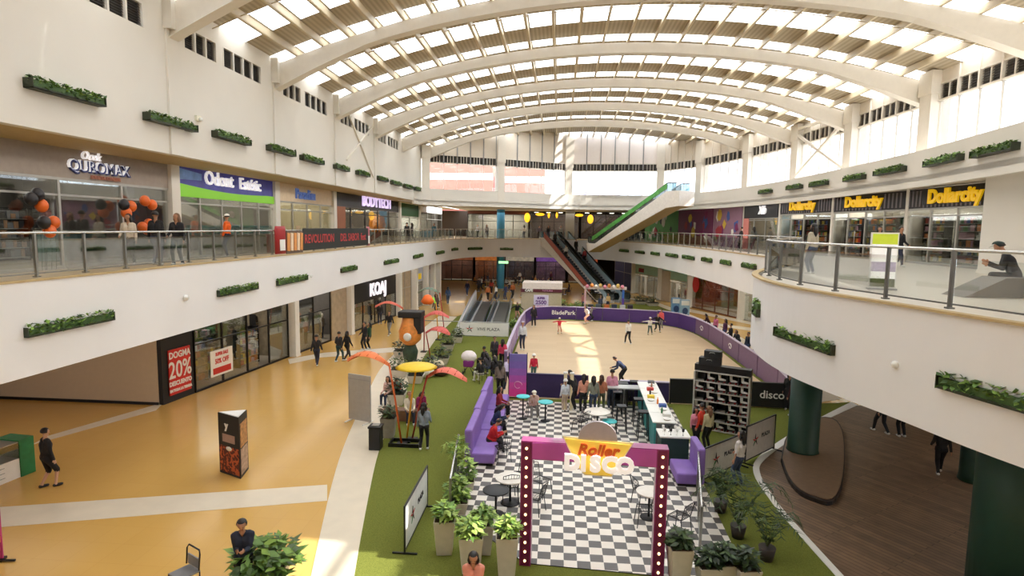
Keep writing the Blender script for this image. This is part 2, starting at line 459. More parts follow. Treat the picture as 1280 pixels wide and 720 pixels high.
# lintel of the left gallery (soffit) and its ceiling
mb = MB(); mb.box(LWX - .2, WX - .3, 2, 66, L2C, L2C + .12, SOFFIT); mb.box(-30, LWX - .2, 2, 90, 10.35, 10.5, WALL)
mb.box(LWX - .2, LWX - .15, 2, 66, L2C + .12, 10.4, SOFFIT); struct(mb.build('ceiling'))
mb = MB(); mb.box(-12.9, 30, 62.2, 90, 10.0, 10.2, WALL); struct(mb.build('ceiling_back'))
# ------------------------------------------------------------------ band of the top gallery, right and far
mb = MB(); mb.ribbon([p for p in BAND], 9.7, 11.2, .2, WALL); struct(mb.build('wall_band'))
mb = MB(); mb.prism([tuple(p) for p in BAND] + [(30, 6), (30, 64), (-14, 64), (-14, 50.5)], 9.95, 10.15, WALL); struct(mb.build('ceiling_right'))
# upper wall, right and far: columns, clerestory glass, louvre strip, panels
PTS = [(-12.3, 53.6), (-5.8, 57.0), (.8, 61.4), (10.1, 61.0), (13.0, 56.2), (15.0, 48.9), (16.2, 42.2), (16.6, 35.5), (16.6, 28.4), (16.6, 21.4), (15.6, 14.2), (14.4, 7)]
PANEL = mat('cream_panel', (226, 216, 202), .6, var=.02)
PINKP = mat('pale_translucent_panel', (240, 230, 224), .4, var=.01)
wn = 20
for k in range(len(PTS) - 1):
    a = Vector(PTS[k]); b = Vector(PTS[k + 1]); L = (b - a).length; ang = math.atan2(b.y - a.y, b.x - a.x)
    def ztop(s):
        p = a + (b - a) * s / L
        return roofz(max(-12.6, min(16.4, p.x))) + .02
    sol = MB(); n = 6 if k == 2 else 5
    st = .42; en = L - .42
    N = 8
    for q in range(N):
        s0 = st + (en - st) * q / N; s1 = st + (en - st) * (q + 1) / N
        sol.add([(s0, -.06, 14.3), (s1, -.06, 14.3), (s1, -.06, ztop(s1)), (s0, -.06, ztop(s0)), (s0, .06, 14.3), (s1, .06, 14.3), (s1, .06, ztop(s1)), (s0, .06, ztop(s0))],
                [(0, 1, 2, 3), (4, 5, 6, 7), (0, 1, 5, 4)], PINKP if k == 2 else PANEL)
    struct(sol.build('wall_upper_%d' % (k + 1), loc=(a.x, a.y, 0), rz=ang))
    fr = MB()
    for q in range(n + 1):
        s = st + (en - st) * q / n
        fr.box(s - .05, s + .05, -.12, .1, 13.56, ztop(s) - .05, GREY if k < 3 else BEAM); fr.box(s - .025, s + .025, -.03, .03, 10.9, 13.6, BEAM)
    fr.box(st, en, -.1, .1, 13.56, 13.64, BEAM); fr.box(st, en, -.1, .1, 14.28, 14.36, BEAM)
    # louvres
    for q in range(n):
        s0 = st + (en - st) * q / n + .1; s1 = st + (en - st) * (q + 1) / n - .1
        for z in range(6):
            zz = 13.7 + z * .1
            fr.add([(s0, -.05, zz - .03), (s1, -.05, zz - .03), (s1, .03, zz + .05), (s0, .03, zz + .05)], [(0, 1, 2, 3)], LOUV)
        for w in range(3 if k < 3 else 1):
            s = s0 + (s1 - s0) * (w + 1) / (4 if k < 3 else 2); fr.box(s - .02, s + .02, -.08, .04, 13.64, 14.3, BEAM)
        fr.box(s0 - .1, s1 + .1, .05, .07, 13.64, 14.3, LOUV)
    struct(fr.build('window_%d' % wn, loc=(a.x, a.y, 0), rz=ang)); wn += 1
    gl = MB(); gl.box(st, en, -.015, .015, 10.9, 13.6, CLEAR); struct(gl.build('window_%d' % wn, loc=(a.x, a.y, 0), rz=ang)); wn += 1
for k, p in enumerate(PTS):
    mb = MB(); w = .42 if k > 3 else .36
    h = roofz(min(16.4, max(-12.6, p[0])))
    mb.box(-w, w, -w, w, 10.15, h - .1, BEAM)
    d = Vector((1.8 - p[0], 0))
    mb.box(-w - .06, w + .06, -w - .06, w + .06, 13.9, h - .02, BEAM)
    a = Vector(PTS[max(0, k - 1)]); b = Vector(PTS[min(len(PTS) - 1, k + 1)])
    struct(mb.build('trim_%d' % (40 + k), loc=(p[0], p[1], 0), rz=math.atan2(b.y - a.y, b.x - a.x)))
# L3 terrace red structures outside the far windows (neighbour roof seen through the glass)
# ------------------------------------------------------------------ roof: arches, purlins, sheets, skylights
X0, X1 = -12.7, 16.7
NP = 24
xs = [X0 + (X1 - X0) * i / NP for i in range(NP + 1)]
for k, yl in enumerate(COLY + [COLY[-1] + 7.05]):
    if k == 0 or k > 7: continue
    mb = MB(); n = 40; vs = []
    for i in range(n + 1):
        x = X0 + (X1 - X0) * i / n; zt = roofz(x) - .32
        e = min(i, n - i) / n
        dep = .48 + .55 * max(0, 1 - e / .16) ** 1.0
        y = ay(x, yl); w = .17
        vs += [(x, y - w, zt - dep), (x, y + w, zt - dep), (x, y + w, zt), (x, y - w, zt)]
    fs = []
    for i in range(n):
        for j in range(4): fs.append((i * 4 + j, i * 4 + (j + 1) % 4, i * 4 + 4 + (j + 1) % 4, i * 4 + 4 + j))
    mb.add(vs, fs, BEAM)
    # flanges
    vs2 = []
    for i in range(n + 1):
        x = X0 + (X1 - X0) * i / n; zt = roofz(x) - .32; e = min(i, n - i) / n
        dep = .48 + .55 * max(0, 1 - e / .16); y = ay(x, yl); w = .24
        vs2 += [(x, y - w, zt - dep - .03), (x, y + w, zt - dep - .03), (x, y + w, zt - dep), (x, y - w, zt - dep)]
    mb.add(vs2, fs, BEAM)
    struct(mb.build('trim_%d' % (60 + k)))
PUR = mat('cream_purlin', (206, 190, 160), .5, var=.02)
for i, x in enumerate(xs):
    if i in (0, NP): continue
    mb = MB(); z = roofz(x)
    mb.box(x - .035, x + .035, ay(x, 5.5), ay(x, 63.5), z - .3, z - .02, PUR)
    mb.box(x - .09, x + .02, ay(x, 5.5), ay(x, 63.5), z - .32, z - .29, PUR)
    struct(mb.build('trim_%d' % (80 + i)))
mb = MB()   # thin sag rods beside the arches
for yl in COLY[1:8]:
    for i in range(NP):
        mb.bar((xs[i], ay(xs[i], yl + 2.3), roofz(xs[i]) - .25), (xs[i + 1], ay(xs[i + 1], yl + 2.3), roofz(xs[i + 1]) - .25), .03, .03, PUR)
struct(mb.build('trim_110'))
segs = []
for yl in COLY[:-1]:
    far = 4.55 if yl > 12 else 5.0
    segs += [(yl - .45, yl + .55, 1), (yl + .55, yl + 2.8, 0), (yl + 2.8, yl + far, 1), (yl + far, yl + 6.6, 0)]
segs.append((COLY[-1] - .45, COLY[-1] + 1.2, 0))
wn = 60
for a, b, sky in segs:
    mb = MB()
    for i in range(NP):
        x, x2 = xs[i], xs[i + 1]; z, z2 = roofz(x), roofz(x2)
        if sky:
            e = .1
            mb.add([(x, ay(x, a), z), (x + e, ay(x, a), z), (x + e, ay(x, b), z), (x, ay(x, b), z)], [(0, 1, 2, 3)], DECK)
            g = MB
            clear = (14 < a < 17 and i in (20, 21, 22))  # clear panes added out of view, to let sun patches reach the lawn
            mb.add([(x + e, ay(x, a), z), (x2, ay(x2, a), z2), (x2, ay(x2, b), z2), (x + e, ay(x, b), z)], [(0, 1, 2, 3)], CLEAR if clear else SKYL)
        else:
            mb.add([(x, ay(x, a), z), (x2, ay(x2, a), z2), (x2, ay(x2, b), z2), (x, ay(x, b), z)], [(0, 1, 2, 3)], DECK)
    if sky: struct(mb.build('window_%d' % wn)); wn += 1
    else: struct(mb.build('ceiling_roof_%d' % wn)); wn += 1
# walls behind everything
mb = MB(); mb.box(-32, -31.8, 2, 96, 0, 10.4, WALL); struct(mb.build('wall_far_left'))
mb = MB(); mb.box(31.8, 32, 2, 96, 0, 10.1, WALL); struct(mb.build('wall_far_right'))
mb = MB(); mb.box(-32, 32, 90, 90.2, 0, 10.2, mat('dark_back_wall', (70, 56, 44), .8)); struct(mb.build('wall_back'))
mb = MB(); mb.box(-32, 32, -6.2, -6, 0, 18, WALL); struct(mb.build('wall_near'))
mb = MB(); mb.box(-32, 32, -6, 2, -.3, 0, FLOOR); struct(mb.build('floor_near'))
mb = MB(); mb.box(-32, 32, -6, 5.6, 17.4, 17.5, DECK); struct(mb.build('ceiling_near'))
mb = MB(); mb.box(WX - .3, WX, -6, 2, L2C, 17.4, WALL); mb.box(WX - .3, WX, 2, 8, 15.2, 17.4, WALL); struct(mb.build('wall_left_near'))
# the corridor wall beside the first shop, level one
BEIGE = mat('beige_wall', (206, 190, 166), .7, var=.02)
mb = MB(); mb.box(-30, -16.95, 23.3, 23.5, 0, 4.4, BEIGE); mb.box(-30, -16.95, 23.26, 23.3, 0, .12, DARK); struct(mb.build('wall_corridor'))
# ceilings with lamps under level two give the ground floor arcades their light
for (x, y, sx, sy, p) in [(-20, 14, 6, 12, 160), (-14, 30, 1.5, 20, 150), (-13.8, 52, 1.5, 20, 200), (0, 79, 16, 8, 170), (14, 50, 3, 16, 220), (18, 16, 10, 12, 330)]:
    area(x, y, 4.3, sx, sy, p)
for (x, y, sx, sy, p) in [(-13.9, 20, 1.5, 26, 160), (-13.8, 50, 1.5, 24, 200), (0, 78, 18, 10, 500), (16, 30, 1, 20, 40)]:
    area(x, y, 9.6, sx, sy, p)
# ------------------------------------------------------------------ shops
def along(px, py, p0, p1):
    """distance along the plan line p0-p1, and height, of the photo point lying in that upright plane"""
    d = ray(px, py); n = Vector((p1[1] - p0[1], -(p1[0] - p0[0]), 0)); t = (n.x * p0[0] + n.y * p0[1]) / (n.x * d.x + n.y * d.y)
    P = Vector((0, 0, EYE)) + d * t
    u = Vector((p1[0] - p0[0], p1[1] - p0[1])).normalized()
    return (P.x - p0[0]) * u.x + (P.y - p0[1]) * u.y, P.z
INW = mat('shop_interior_wall', (150, 142, 130), .8)
INF = mat('shop_interior_floor', (150, 140, 125), .4)
GOODCOL = [(190, 60, 50), (230, 200, 60), (60, 90, 160), (220, 220, 215), (70, 130, 80), (230, 130, 50), (40, 40, 45), (150, 110, 80), (200, 150, 170), (110, 110, 115)]
GOODS = [mat('goods_colour_%d' % i, c, .6, var=0) for i, c in enumerate(GOODCOL)]
FRAMEM = mat('aluminium_frame', (175, 172, 165), .4, .5)
def frame_of(p0, p1, label, cat, z):
    L = math.hypot(p1[0] - p0[0], p1[1] - p0[1]); rz = math.atan2(p1[1] - p0[1], p1[0] - p0[0])
    e = empty('storefront', label, cat, (p0[0], p0[1], z), rz)
    return e, L
SHOPN = [200]
def storefront(p0, p1, z, h, label, sign=None, depth=5, panes=3, frame=FRAMEM, wall=INW, lamp=30, door=None, glassm=SHOPGLASS, lampcol=(1, .95, .86), solid=None):
    e, L = frame_of(p0, p1, label, 'shop front', z)
    sh = h
    if sign:
        sh = sign['z0']
        mb = MB(); mb.box(0.02, L - .02, -.05, .1, sign['z0'], sign['z1'], sign['m'])
        sp = mb.build('sign_panel', e)
        if sign.get('frills'): sign['frills'](sp, L, sign)
        for q, (txt, x, zz, size, mm, kw) in enumerate(sign.get('text', [])):
            t = MB(); t.text(txt, size, mm, TXT(x, -.09, zz), ext=.08, **kw); t.build('lettering', sp)
    mb = MB(); n = panes
    for q in range(n + 1):
        x = L * q / n; mb.box(max(0, x - .04), min(L, x + .04), -.04, .04, 0, sh, frame)
    mb.box(0, L, -.04, .04, sh - .08, sh, frame); mb.box(0, L, -.04, .04, 0, .1, frame)
    mb.box(0, L, -.035, .035, 2.2, 2.26, frame)
    mb.build('frame', e)
    if solid: 
        mb = MB(); mb.box(.04, L - .04, -.01, .05, .1, sh - .08, solid); mb.build('wall_panel', e)
    else:
        for q in range(n):
            if door is not None and q in door: continue
            mb = MB(); mb.box(L * q / n + .04, L * (q + 1) / n - .04, -.01, .01, .1, sh - .08, glassm); mb.build('glass_pane', e)
        if door:
            for q in door:
                x0 = L * q / n; x1 = L * (q + 1) / n; mb = MB()
                mb.box(x0 + .05, (x0 + x1) / 2, .02, .05, .05, 2.2, glassm); d = mb.build('door', e)
                mb = MB(); mb.tube([((x0 + x1) / 2 - .1, -.02, .8), ((x0 + x1) / 2 - .1, -.02, 1.5)], .02, STEEL, 6); mb.build('handle', d)
        mb = MB(); mb.box(0, L, depth, depth + .1, 0, h, wall); mb.box(-.02, .06, .06, depth, 0, h, wall); mb.box(L - .06, L + .02, .06, depth, 0, h, wall)
        mb.box(0, L, .05, depth, -.02, .02, INF); mb.box(0, L, .06, depth, h - .05, h, wall); SHOPN[0] += 1; struct(mb.build('trim_%d' % SHOPN[0], loc=(p0[0], p0[1], z), rz=e.rotation_euler.z))  # the shop's inner walls, floor and ceiling in one mesh, not trim
        if lamp:
            d = bpy.data.lights.new('shop_lamp_light', 'AREA'); d.shape = 'RECTANGLE'; d.size = L * .7; d.size_y = depth * .6; d.energy = lamp * L / 5 * 4.5; d.color = lampcol
            o = bpy.data.objects.new('shop_lamp_light', d); col.objects.link(o)
            o.location = e.matrix_basis @ Vector((L / 2, depth / 2, h - .15)); o.rotation_euler = (0, 0, e.rotation_euler.z)
            k = max(2, int(L / 1.6))
            for q in range(k):
                mb = MB(); mb.box(L * (q + .5) / k - .28, L * (q + .5) / k + .28, .9, 1.15, h - .12, h - .06, mat('lamp_tube', (255, 250, 235), emit=6, var=0)); mb.build('ceiling_lamp', e)
    e['L'] = L
    return e, L
def shelf(sf, x, y, w, h, label, levels=5, cols=GOODS, seed=1, depth=.4):
    """free shelving with goods, placed in the frame of a storefront"""
    rnd = random.Random(seed)
    loc = sf.matrix_basis @ Vector((x, y, 0)); e = empty('display_shelf', label, 'shelf', loc, sf.rotation_euler.z)
    mb = MB(); mb.box(-w / 2, -w / 2 + .04, 0, depth, 0, h, DARK); mb.box(w / 2 - .04, w / 2, 0, depth, 0, h, DARK); mb.box(-w / 2, w / 2, depth - .02, depth, 0, h, DARK)
    mb.build('side_frame', e)
    g = MB()
    for k in range(levels):
        z = .15 + (h - .2) * k / levels
        mb = MB(); mb.box(-w / 2 + .04, w / 2 - .04, 0, depth - .02, z - .03, z, STEEL); mb.build('shelf_board', e)
        xx = -w / 2 + .08
        while xx < w / 2 - .25:
            ww = rnd.uniform(.12, .3); hh = rnd.uniform(.5, .85) * (h - .2) / levels
            g.box(xx, xx + ww - .02, .03, depth - .06, z, z + hh, rnd.choice(cols)); xx += ww
    tag(g.build('goods', e), kind='stuff')
    return e
def rack(sf, x, y, w, z, label, cols, n=9, seed=1):
    rnd = random.Random(seed)
    loc = sf.matrix_basis @ Vector((x, y, 0)); e = empty('clothes_rack', label, 'clothes rack', loc, sf.rotation_euler.z)
    mb = MB(); mb.tube([(-w / 2, 0, 0), (-w / 2, 0, z), (w / 2, 0, z), (w / 2, 0, 0)], .02, STEEL, 6); mb.bar((-w / 2, -.25, .02), (-w / 2, .25, .02), .04, .04, STEEL); mb.bar((w / 2, -.25, .02), (w / 2, .25, .02), .04, .04, STEEL); mb.build('rail', e)
    for k in range(n):
        xx = -w / 2 + .1 + (w - .2) * k / (n - 1); L = rnd.uniform(.6, .95)
        mb = MB(); m = rnd.choice(cols); a = rnd.uniform(-.2, .2)
        mb.add([(xx - .03, -.05, z - .03), (xx + .03, -.05, z - .03), (xx + .05 + a * .2, -.24, z - .14), (xx + .06, -.22, z - L), (xx - .05, -.22, z - L), (xx - .05, -.24, z - .14),
                (xx - .03, .05, z - .03), (xx + .03, .05, z - .03), (xx + .05 + a * .2, .24, z - .14), (xx + .06, .22, z - L), (xx - .05, .22, z - L), (xx - .05, .24, z - .14)],
               [(0, 1, 2, 5), (5, 2, 3, 4), (6, 7, 8, 11), (11, 8, 9, 10), (0, 6, 11, 5), (5, 11, 10, 4), (1, 7, 8, 2), (2, 8, 9, 3), (4, 3, 9, 10), (0, 1, 7, 6)], m)
        mb.build('garment', e)
    return e
_MQ = None
def mannequin(sf, x, y, top, low, label, rz=0):
    loc = sf.matrix_basis @ Vector((x, y, 0)); e = empty('mannequin', label, 'mannequin', loc, sf.rotation_euler.z + rz)
    SK = mat('mannequin_plastic', (222, 216, 205), .4)
    mb = MB(); mb.lathe([(.2, 0), (.2, .02), (.02, .03)], STEEL, 14); mb.build('base', e)
    mb = MB(); mb.ball((0, 0, 1.66), .1, SK, 10, (.85, 1, 1.2)); mb.tube([(0, 0, 1.46), (0, 0, 1.6)], .05, SK, 8); mb.build('head', e)
    mb = MB(); mb.tube([(-.09, 0, .9), (-.1, .02, .5), (-.11, 0, .05)], [.09, .06, .045], low, 8); mb.tube([(.09, 0, .9), (.1, .03, .5), (.11, .03, .05)], [.09, .06, .045], low, 8); mb.build('trousers', e)
    mb = MB()
    prof = [(.02, .84), (.17, .86), (.15, 1.05), (.17, 1.25), (.19, 1.4), (.12, 1.48), (.05, 1.5)]
    b = len(mb.v); mb.lathe(prof, top, 14); mb.v = [(p[0] * 1.15, p[1] * .65, p[2]) for p in mb.v]
    mb.tube([(-.2, 0, 1.42), (-.28, .02, 1.15), (-.26, -.1, .92)], [.06, .045, .03], top, 8); mb.tube([(.2, 0, 1.42), (.28, .02, 1.15), (.26, -.1, .92)], [.06, .045, .03], top, 8)
    mb.build('top', e); return e
def pier(x, y, z0, z1, w, m, name='column', label='', rz=0, d=None):
    d = d or w
    mb = MB(); mb.box(-w / 2, w / 2, -d / 2, d / 2, 0, z1 - z0, m); mb.box(-w / 2 - .03, w / 2 + .03, -d / 2 - .03, d / 2 + .03, 0, .12, m)
    o = mb.build(name, loc=(x, y, z0), rz=rz); return struct(o)
WLET = mat('white_lettering', (250, 248, 250), .4, emit=.6, var=0)
LIL = mat('lilac_lettering', (225, 205, 250), .4, emit=1.0, var=0)
YEL = mat('yellow_lettering', (250, 200, 20), .4, emit=.35, var=0)
NAVY = mat('navy_lettering', (50, 60, 120), .4, var=0)
# ---- left, level two (x = LWX)
A = (-15.0, 0)
def yl2(px, py=260): return atx(px, py, -15.0).y
B2 = {}
for k, px in enumerate([0, 213, 342, 415, 498, 523, 548]): B2[k] = yl2(px)
B2[0] = 9.0
GB = mat('taupe_sign_board', (158, 146, 136), .6)
sf, L = storefront((-15, B2[0]), (-15, B2[1]), L2Z, 3.9, 'large glass shop front under a taupe sign board with blue italic lettering', panes=5, depth=6, lamp=26, wall=mat('dark_shop_wall', (98, 92, 86), .8),
    sign=dict(z0=2.75, z1=3.75, m=GB, text=[('Ocek', 8.9, 3.5, .36, WLET, dict(shear=.3)), ('QUROMAX', 9.3, 3.13, .5, NAVY, dict(bold=.012)), ('QUROMAX', 9.26, 3.16, .5, WLET, dict(bold=-.004)), ('DENTA CENTER', 9.5, 2.85, .17, mat('copper_lettering', (190, 130, 110), var=0), {})]))
SF_Q = sf
TEALB = mat('teal_counter', (120, 150, 150), .4)
def _od(sp, L, s):
    mb = MB(); pts = []
    n = 20
    for i in range(n + 1):
        t = i / n; pts.append((.05 + (L - .1) * t, s['z0'] + .26 - .3 * math.sin(math.pi * min(1, t * 1.1)) * .45 - .16 * t + .05))
    mb.plate([(.05, s['z0'] - .22)] + [(L - .05, s['z0'] - .22)] + pts[::-1], -.1, -.055, mat('lime_green_swoosh', (130, 200, 50), .5, emit=.25, var=0)); mb.build('green_swoosh', sp)
    mb = MB(); mb.plate([(.1, s['z0'] + .45), (1.7, s['z0'] + .5), (1.7, s['z1'] - .25), (.1, s['z1'] - .12)], -.09, -.055, mat('blue_banner_photo', (110, 140, 190), .5, emit=.2, var=.3, scale=3)); mb.build('photo_panel', sp)
sf, L = storefront((-15, B2[1] + .25), (-15, B2[2]), L2Z, 3.9, 'glass dental clinic front with a purple and green banner sign', panes=5, depth=4, lamp=60,
    sign=dict(z0=2.7, z1=3.72, m=mat('purple_banner', (70, 70, 150), .5, emit=.15, var=.2, scale=2), frills=_od, text=[('Odont', 3.0, 3.32, .8, WLET, dict(bold=.01)), ('Estétic', 5.6, 3.28, .74, WLET, dict(bold=.01))]))
SF_O = sf
mb = MB(); mb.box(.2, L - .2, .04, .08, .95, 1.35, mat('pale_teal_strip', (150, 190, 185), .5, var=0)); t = mb.build('window_strip', sf)
for q, s in enumerate(['Sonrisas', 'Ortodoncia', 'Implantes', 'Estética']):
    mb = MB(); mb.text(s, .22, mat('dark_teal_text', (40, 80, 90), var=0), TXT(.9 + q * (L - 1.6) / 3.4, .03, 1.15), ext=.01); mb.build('lettering', t)
CREAM = mat('cream_sign_board', (226, 206, 176), .6)
BLT = mat('blue_lettering', (80, 110, 180), .4, emit=.3, var=0)
sf, L = storefront((-15, B2[2] + .2), (-15, B2[3]), L2Z, 3.9, 'glass shop front under a cream sign board with blue lettering', panes=4, depth=5, lamp=70, wall=mat('sand_wall', (196, 184, 150), .7),
    sign=dict(z0=2.7, z1=3.72, m=CREAM, text=[('Paradisu', L * .45 if False else 3.6, 3.16, .8, BLT, dict(bold=.015))]))
SF_P = sf
sf, L = storefront((-15, B2[3] + .25), (-15, B2[4]), L2Z, 3.9, 'charcoal shop front with glowing lilac letters on its sign', panes=5, depth=6, lamp=60, frame=mat('charcoal_frame', (60, 56, 56), .5),
    sign=dict(z0=2.75, z1=3.75, m=mat('charcoal_panel', (50, 46, 48), .6), text=[('BODYTECH', 9.3, 3.28, 1.15, LIL, dict(bold=.03, sx=1.25))]))
SF_B = sf
mb = MB(); mb.box(.1, 2.0, -.08, -.04, 0, 2.7, mat('brown_cladding', (140, 84, 56), .6)); mb.build('wood_cladding', sf)
mb = MB(); mb.lathe([(.02, .7), (.55, .9), (.75, 1.5), (.6, 2.2), (.1, 2.4)], mat('orange_display', (220, 130, 40), .5, emit=.3), 16, (L - 2.6, 1.2, 0)); mb.build('orange_display', sf)
sf, L = storefront((-15, B2[4] + .2), (-15, B2[5]), L2Z, 3.9, 'narrow pale shop front with a dark green sign board', panes=2, depth=4, lamp=70, wall=WHITE,
    sign=dict(z0=2.4, z1=3.6, m=mat('dark_green_panel', (40, 90, 50), .6)))
sf, L = storefront((-15, B2[5] + .2), (-15, B2[6] + 2), L2Z, 3.9, 'dim shop front at the far end of the left gallery', panes=3, depth=5, lamp=30,
    sign=dict(z0=3.0, z1=3.7, m=WHITE))
SF_E = sf
for k in range(1, 6): pier(-14.95, B2[k] + .1, L2Z, 10.3, .3, WALL, d=.5)
for q in range(6):
    shelf(SF_Q, 1.5 + q * 2.2, 4.2 + (q % 2) * .6, 1.4, 1.9, 'dark display shelf of small goods, number %s from the near end inside the dental shop' % ['one', 'two', 'three', 'four', 'five', 'six'][q], seed=q, cols=[GOODS[6], GOODS[9], GOODS[7]])
mb = MB(); mb.box(-1.6, 1.6, -.35, .35, 0, 1.05, TEALB); mb.box(-1.7, 1.7, -.4, .4, 1.05, 1.1, WHITE); tag(mb.build('reception_counter', loc=SF_Q.matrix_basis @ Vector((12, 3, 0)), rz=SF_Q.rotation_euler.z), 'long pale teal reception counter behind the taupe signed shop glass', 'counter')
# ---- left, level one
S0, S1 = (-16.75, 23.3), (-13.9, 50.5)
ux = Vector((S1[0] - S0[0], S1[1] - S0[1])).normalized()
def onl(s): return (S0[0] + ux.x * s, S0[1] + ux.y * s)
def sL(px, py=430): return along(px, py, S0, S1)[0]
b = [0, sL(243, 480), sL(362, 440), sL(433, 410), sL(495, 390), sL(514, 385)]
rz1 = math.atan2(ux.y, ux.x)
e = empty('sale_panel', 'black wall panel with a red poster reading 20%', 'wall panel', (*onl(0), 0), rz1)
mb = MB(); mb.box(0, b[1], 0, .25, 0, 4.3, BLACK); mb.build('panel', e)
RED = mat('red_poster', (205, 45, 40), .5, var=.02)
mb = MB(); mb.box(.35, b[1] - .25, -.05, 0, .3, 2.3, RED); pst = mb.build('poster', e)
w = b[1] - .6; cx = .35 + w / 2
for s, z, sz in [('DOGMA', 2.03, .4), ('20%', 1.35, 1.05), ('DESCUENTO', .78, .27), ('EN TODA LA TIENDA', .48, .16)]:
    mb = MB(); mb.text(s, sz, WHITE, TXT(cx, -.06, z), ext=.02, bold=.01, sx=.78 if sz > 1 else .85); mb.build('lettering', pst)
sf, L = storefront(onl(b[1] + .05), onl(b[2] - .1), 0, 4.3, 'glass front of a home goods shop beside the black sale panel', panes=4, depth=6, lamp=45, door=[2], frame=DARK, wall=mat('stone_wall', (110, 98, 78), .8, var=.3, scale=3),
    sign=dict(z0=3.7, z1=4.2, m=BLACK, text=[('MUNDO HOGAR', 5.5, 3.95, .34, WLET, dict(bold=.01))]))
SF_H = sf
mb = MB(); mb.box(1.0, 2.6, -.07, -.03, .45, 1.7, WHITE); pp = mb.build('poster', sf)
for s, z, sz, mm in [('SUPER SALE', 1.5, .22, RED), ('50% OFF', 1.15, .34, RED)]:
    t = MB(); t.text(s, sz, mm, TXT(1.8, -.08, z), ext=.01, bold=.01, sx=.8); t.build('lettering', pp)
mb = MB(); mb.box(1.15, 2.45, -.08, -.07, .55, .85, RED); mb.build('red_strip', pp)
for q in range(4): shelf(sf, 1.2 + q * 2.1 + (.8 if q > 2 else 0), .9 + (q % 2) * 1.0, 1.7, 2.1 + .4 * (q % 2), ['low dark shelf of housewares nearest the red poster', 'taller shelf of housewares behind the white poster', 'low dark shelf of housewares by the shop door', 'taller shelf of housewares by the white column'][q], seed=20 + q)
sf, L = storefront(onl(b[2] + .55), onl(b[3] - .1), 0, 4.3, 'glass front of a sportswear shop with dressed mannequins', panes=3, depth=6, lamp=42, door=[1], frame=DARK, wall=mat('dark_shop_wall', (98, 92, 86), .8))
SF_S = sf
CT = [mat('cloth_%d' % i, c, .9, var=.1) for i, c in enumerate([(30, 30, 34), (200, 195, 190), (150, 60, 50), (60, 70, 90), (120, 110, 100), (210, 120, 90), (190, 60, 90), (80, 100, 70)])]
for q in range(6):
    mannequin(sf, .8 + q * 1.05, .9 + (q % 2) * .7, CT[[0, 1, 2, 0, 4, 3][q]], CT[[1, 0, 0, 1, 3, 0][q]], ['mannequin in black top and pale trousers nearest the white column', 'mannequin in white top and black trousers in the sports shop window', 'mannequin in rust red top in the sports shop window', 'mannequin in black top and pale trousers beside the shop doorway', 'mannequin in taupe top and blue trousers in the sports shop', 'mannequin in slate blue top at the far end of the sports shop window'][q])
for q in range(3): rack(sf, 1.5 + q * 2.4, 3.6, 1.8, 1.6, ['clothes rack at the near end of the sports shop', 'clothes rack in the middle of the sports shop', 'clothes rack at the far end of the sports shop'][q], CT, seed=q)
PANELW = mat('travertine_panel', (176, 160, 136), .6, var=.12, scale=3)
mb = MB(); mb.box(L - 2.2, L, -.1, .0, 0, 4.2, PANELW); mb.build('wall_panel', sf)
sf, L = storefront(onl(b[3] + .55), onl(b[4] - .1), 0, 4.3, 'dark clothing shop front with white KOAJ lettering', panes=4, depth=6, lamp=45, door=[2], frame=DARK, wall=mat('dark_shop_wall', (98, 92, 86), .8),
    sign=dict(z0=2.1, z1=4.25, m=BLACK, text=[('KOAJ', 4.9, 2.75, 1.35, mat('koaj_white', (250, 245, 255), emit=.9, var=0), dict(bold=.035))]))
SF_K = sf
for q in range(5): mannequin(sf, 1.0 + q * 1.6, .9, CT[[0, 3, 5, 0, 0][q]], CT[[4, 0, 1, 0, 1][q]], ['mannequin in black coat at the near end of the KOAJ window', 'mannequin in slate top and black trousers in the KOAJ window', 'mannequin in coral top in the KOAJ window', 'mannequin all in black by the KOAJ door', 'mannequin in black top and white trousers at the far end of the KOAJ window'][q])
for q in range(3): rack(sf, 1.6 + q * 2.8, 3.4, 2.0, 1.6, ['clothes rack at the near end of the KOAJ shop', 'clothes rack in the middle of the KOAJ shop', 'clothes rack at the far end of the KOAJ shop'][q], CT, seed=10 + q)
sf, L = storefront(onl(b[4] + .5), onl(b[5] - .1), 0, 4.3, 'blank travertine panelled shop bay between KOAJ and the toy shop', panes=2, solid=PANELW)
T0, T1 = onl(b[5] + .3), (-12.9, 61)
tl = Vector((T1[0] - T0[0], T1[1] - T0[1]))
def ont(f): return (T0[0] + tl.x * f, T0[1] + tl.y * f)
def _toy(sp, L, s):
    mb = MB(); mb.box(.6, L * .8, -.1, -.05, s['z0'] + .2, s['z0'] + .75, mat('yellow_strip', (235, 200, 40), var=0, emit=.3)); mb.build('yellow_strip', sp)
sf, L = storefront(ont(0), ont(.4), 0, 4.3, 'busy shop front with a white and blue sign carrying a yellow strip', panes=3, depth=5, lamp=70,
    sign=dict(z0=2.5, z1=4.2, m=mat('blue_white_panel', (190, 200, 225), .5), frills=_toy))
for q in range(3): shelf(sf, 1.2 + q * 1.9, 1.4, 1.6, 2.3, ['crowded shelf at the near end of the yellow striped shop', 'crowded shelf in the middle of the yellow striped shop', 'crowded shelf at the far end of the yellow striped shop'][q], seed=30 + q, levels=6)
sf, L = storefront(ont(.5), ont(.72), 0, 4.3, 'narrow shop front with red and green display between white columns', panes=2, depth=4, lamp=70, sign=dict(z0=3.4, z1=4.2, m=mat('dark_red_panel', (120, 50, 50))))
for q in range(2): shelf(sf, .9 + q * 1.3, 1.0, 1.1, 2.4, ['near shelf of red and green goods between the white columns', 'far shelf of red and green goods between the white columns'][q], seed=40 + q, cols=[GOODS[0], GOODS[4], GOODS[3], GOODS[6]])
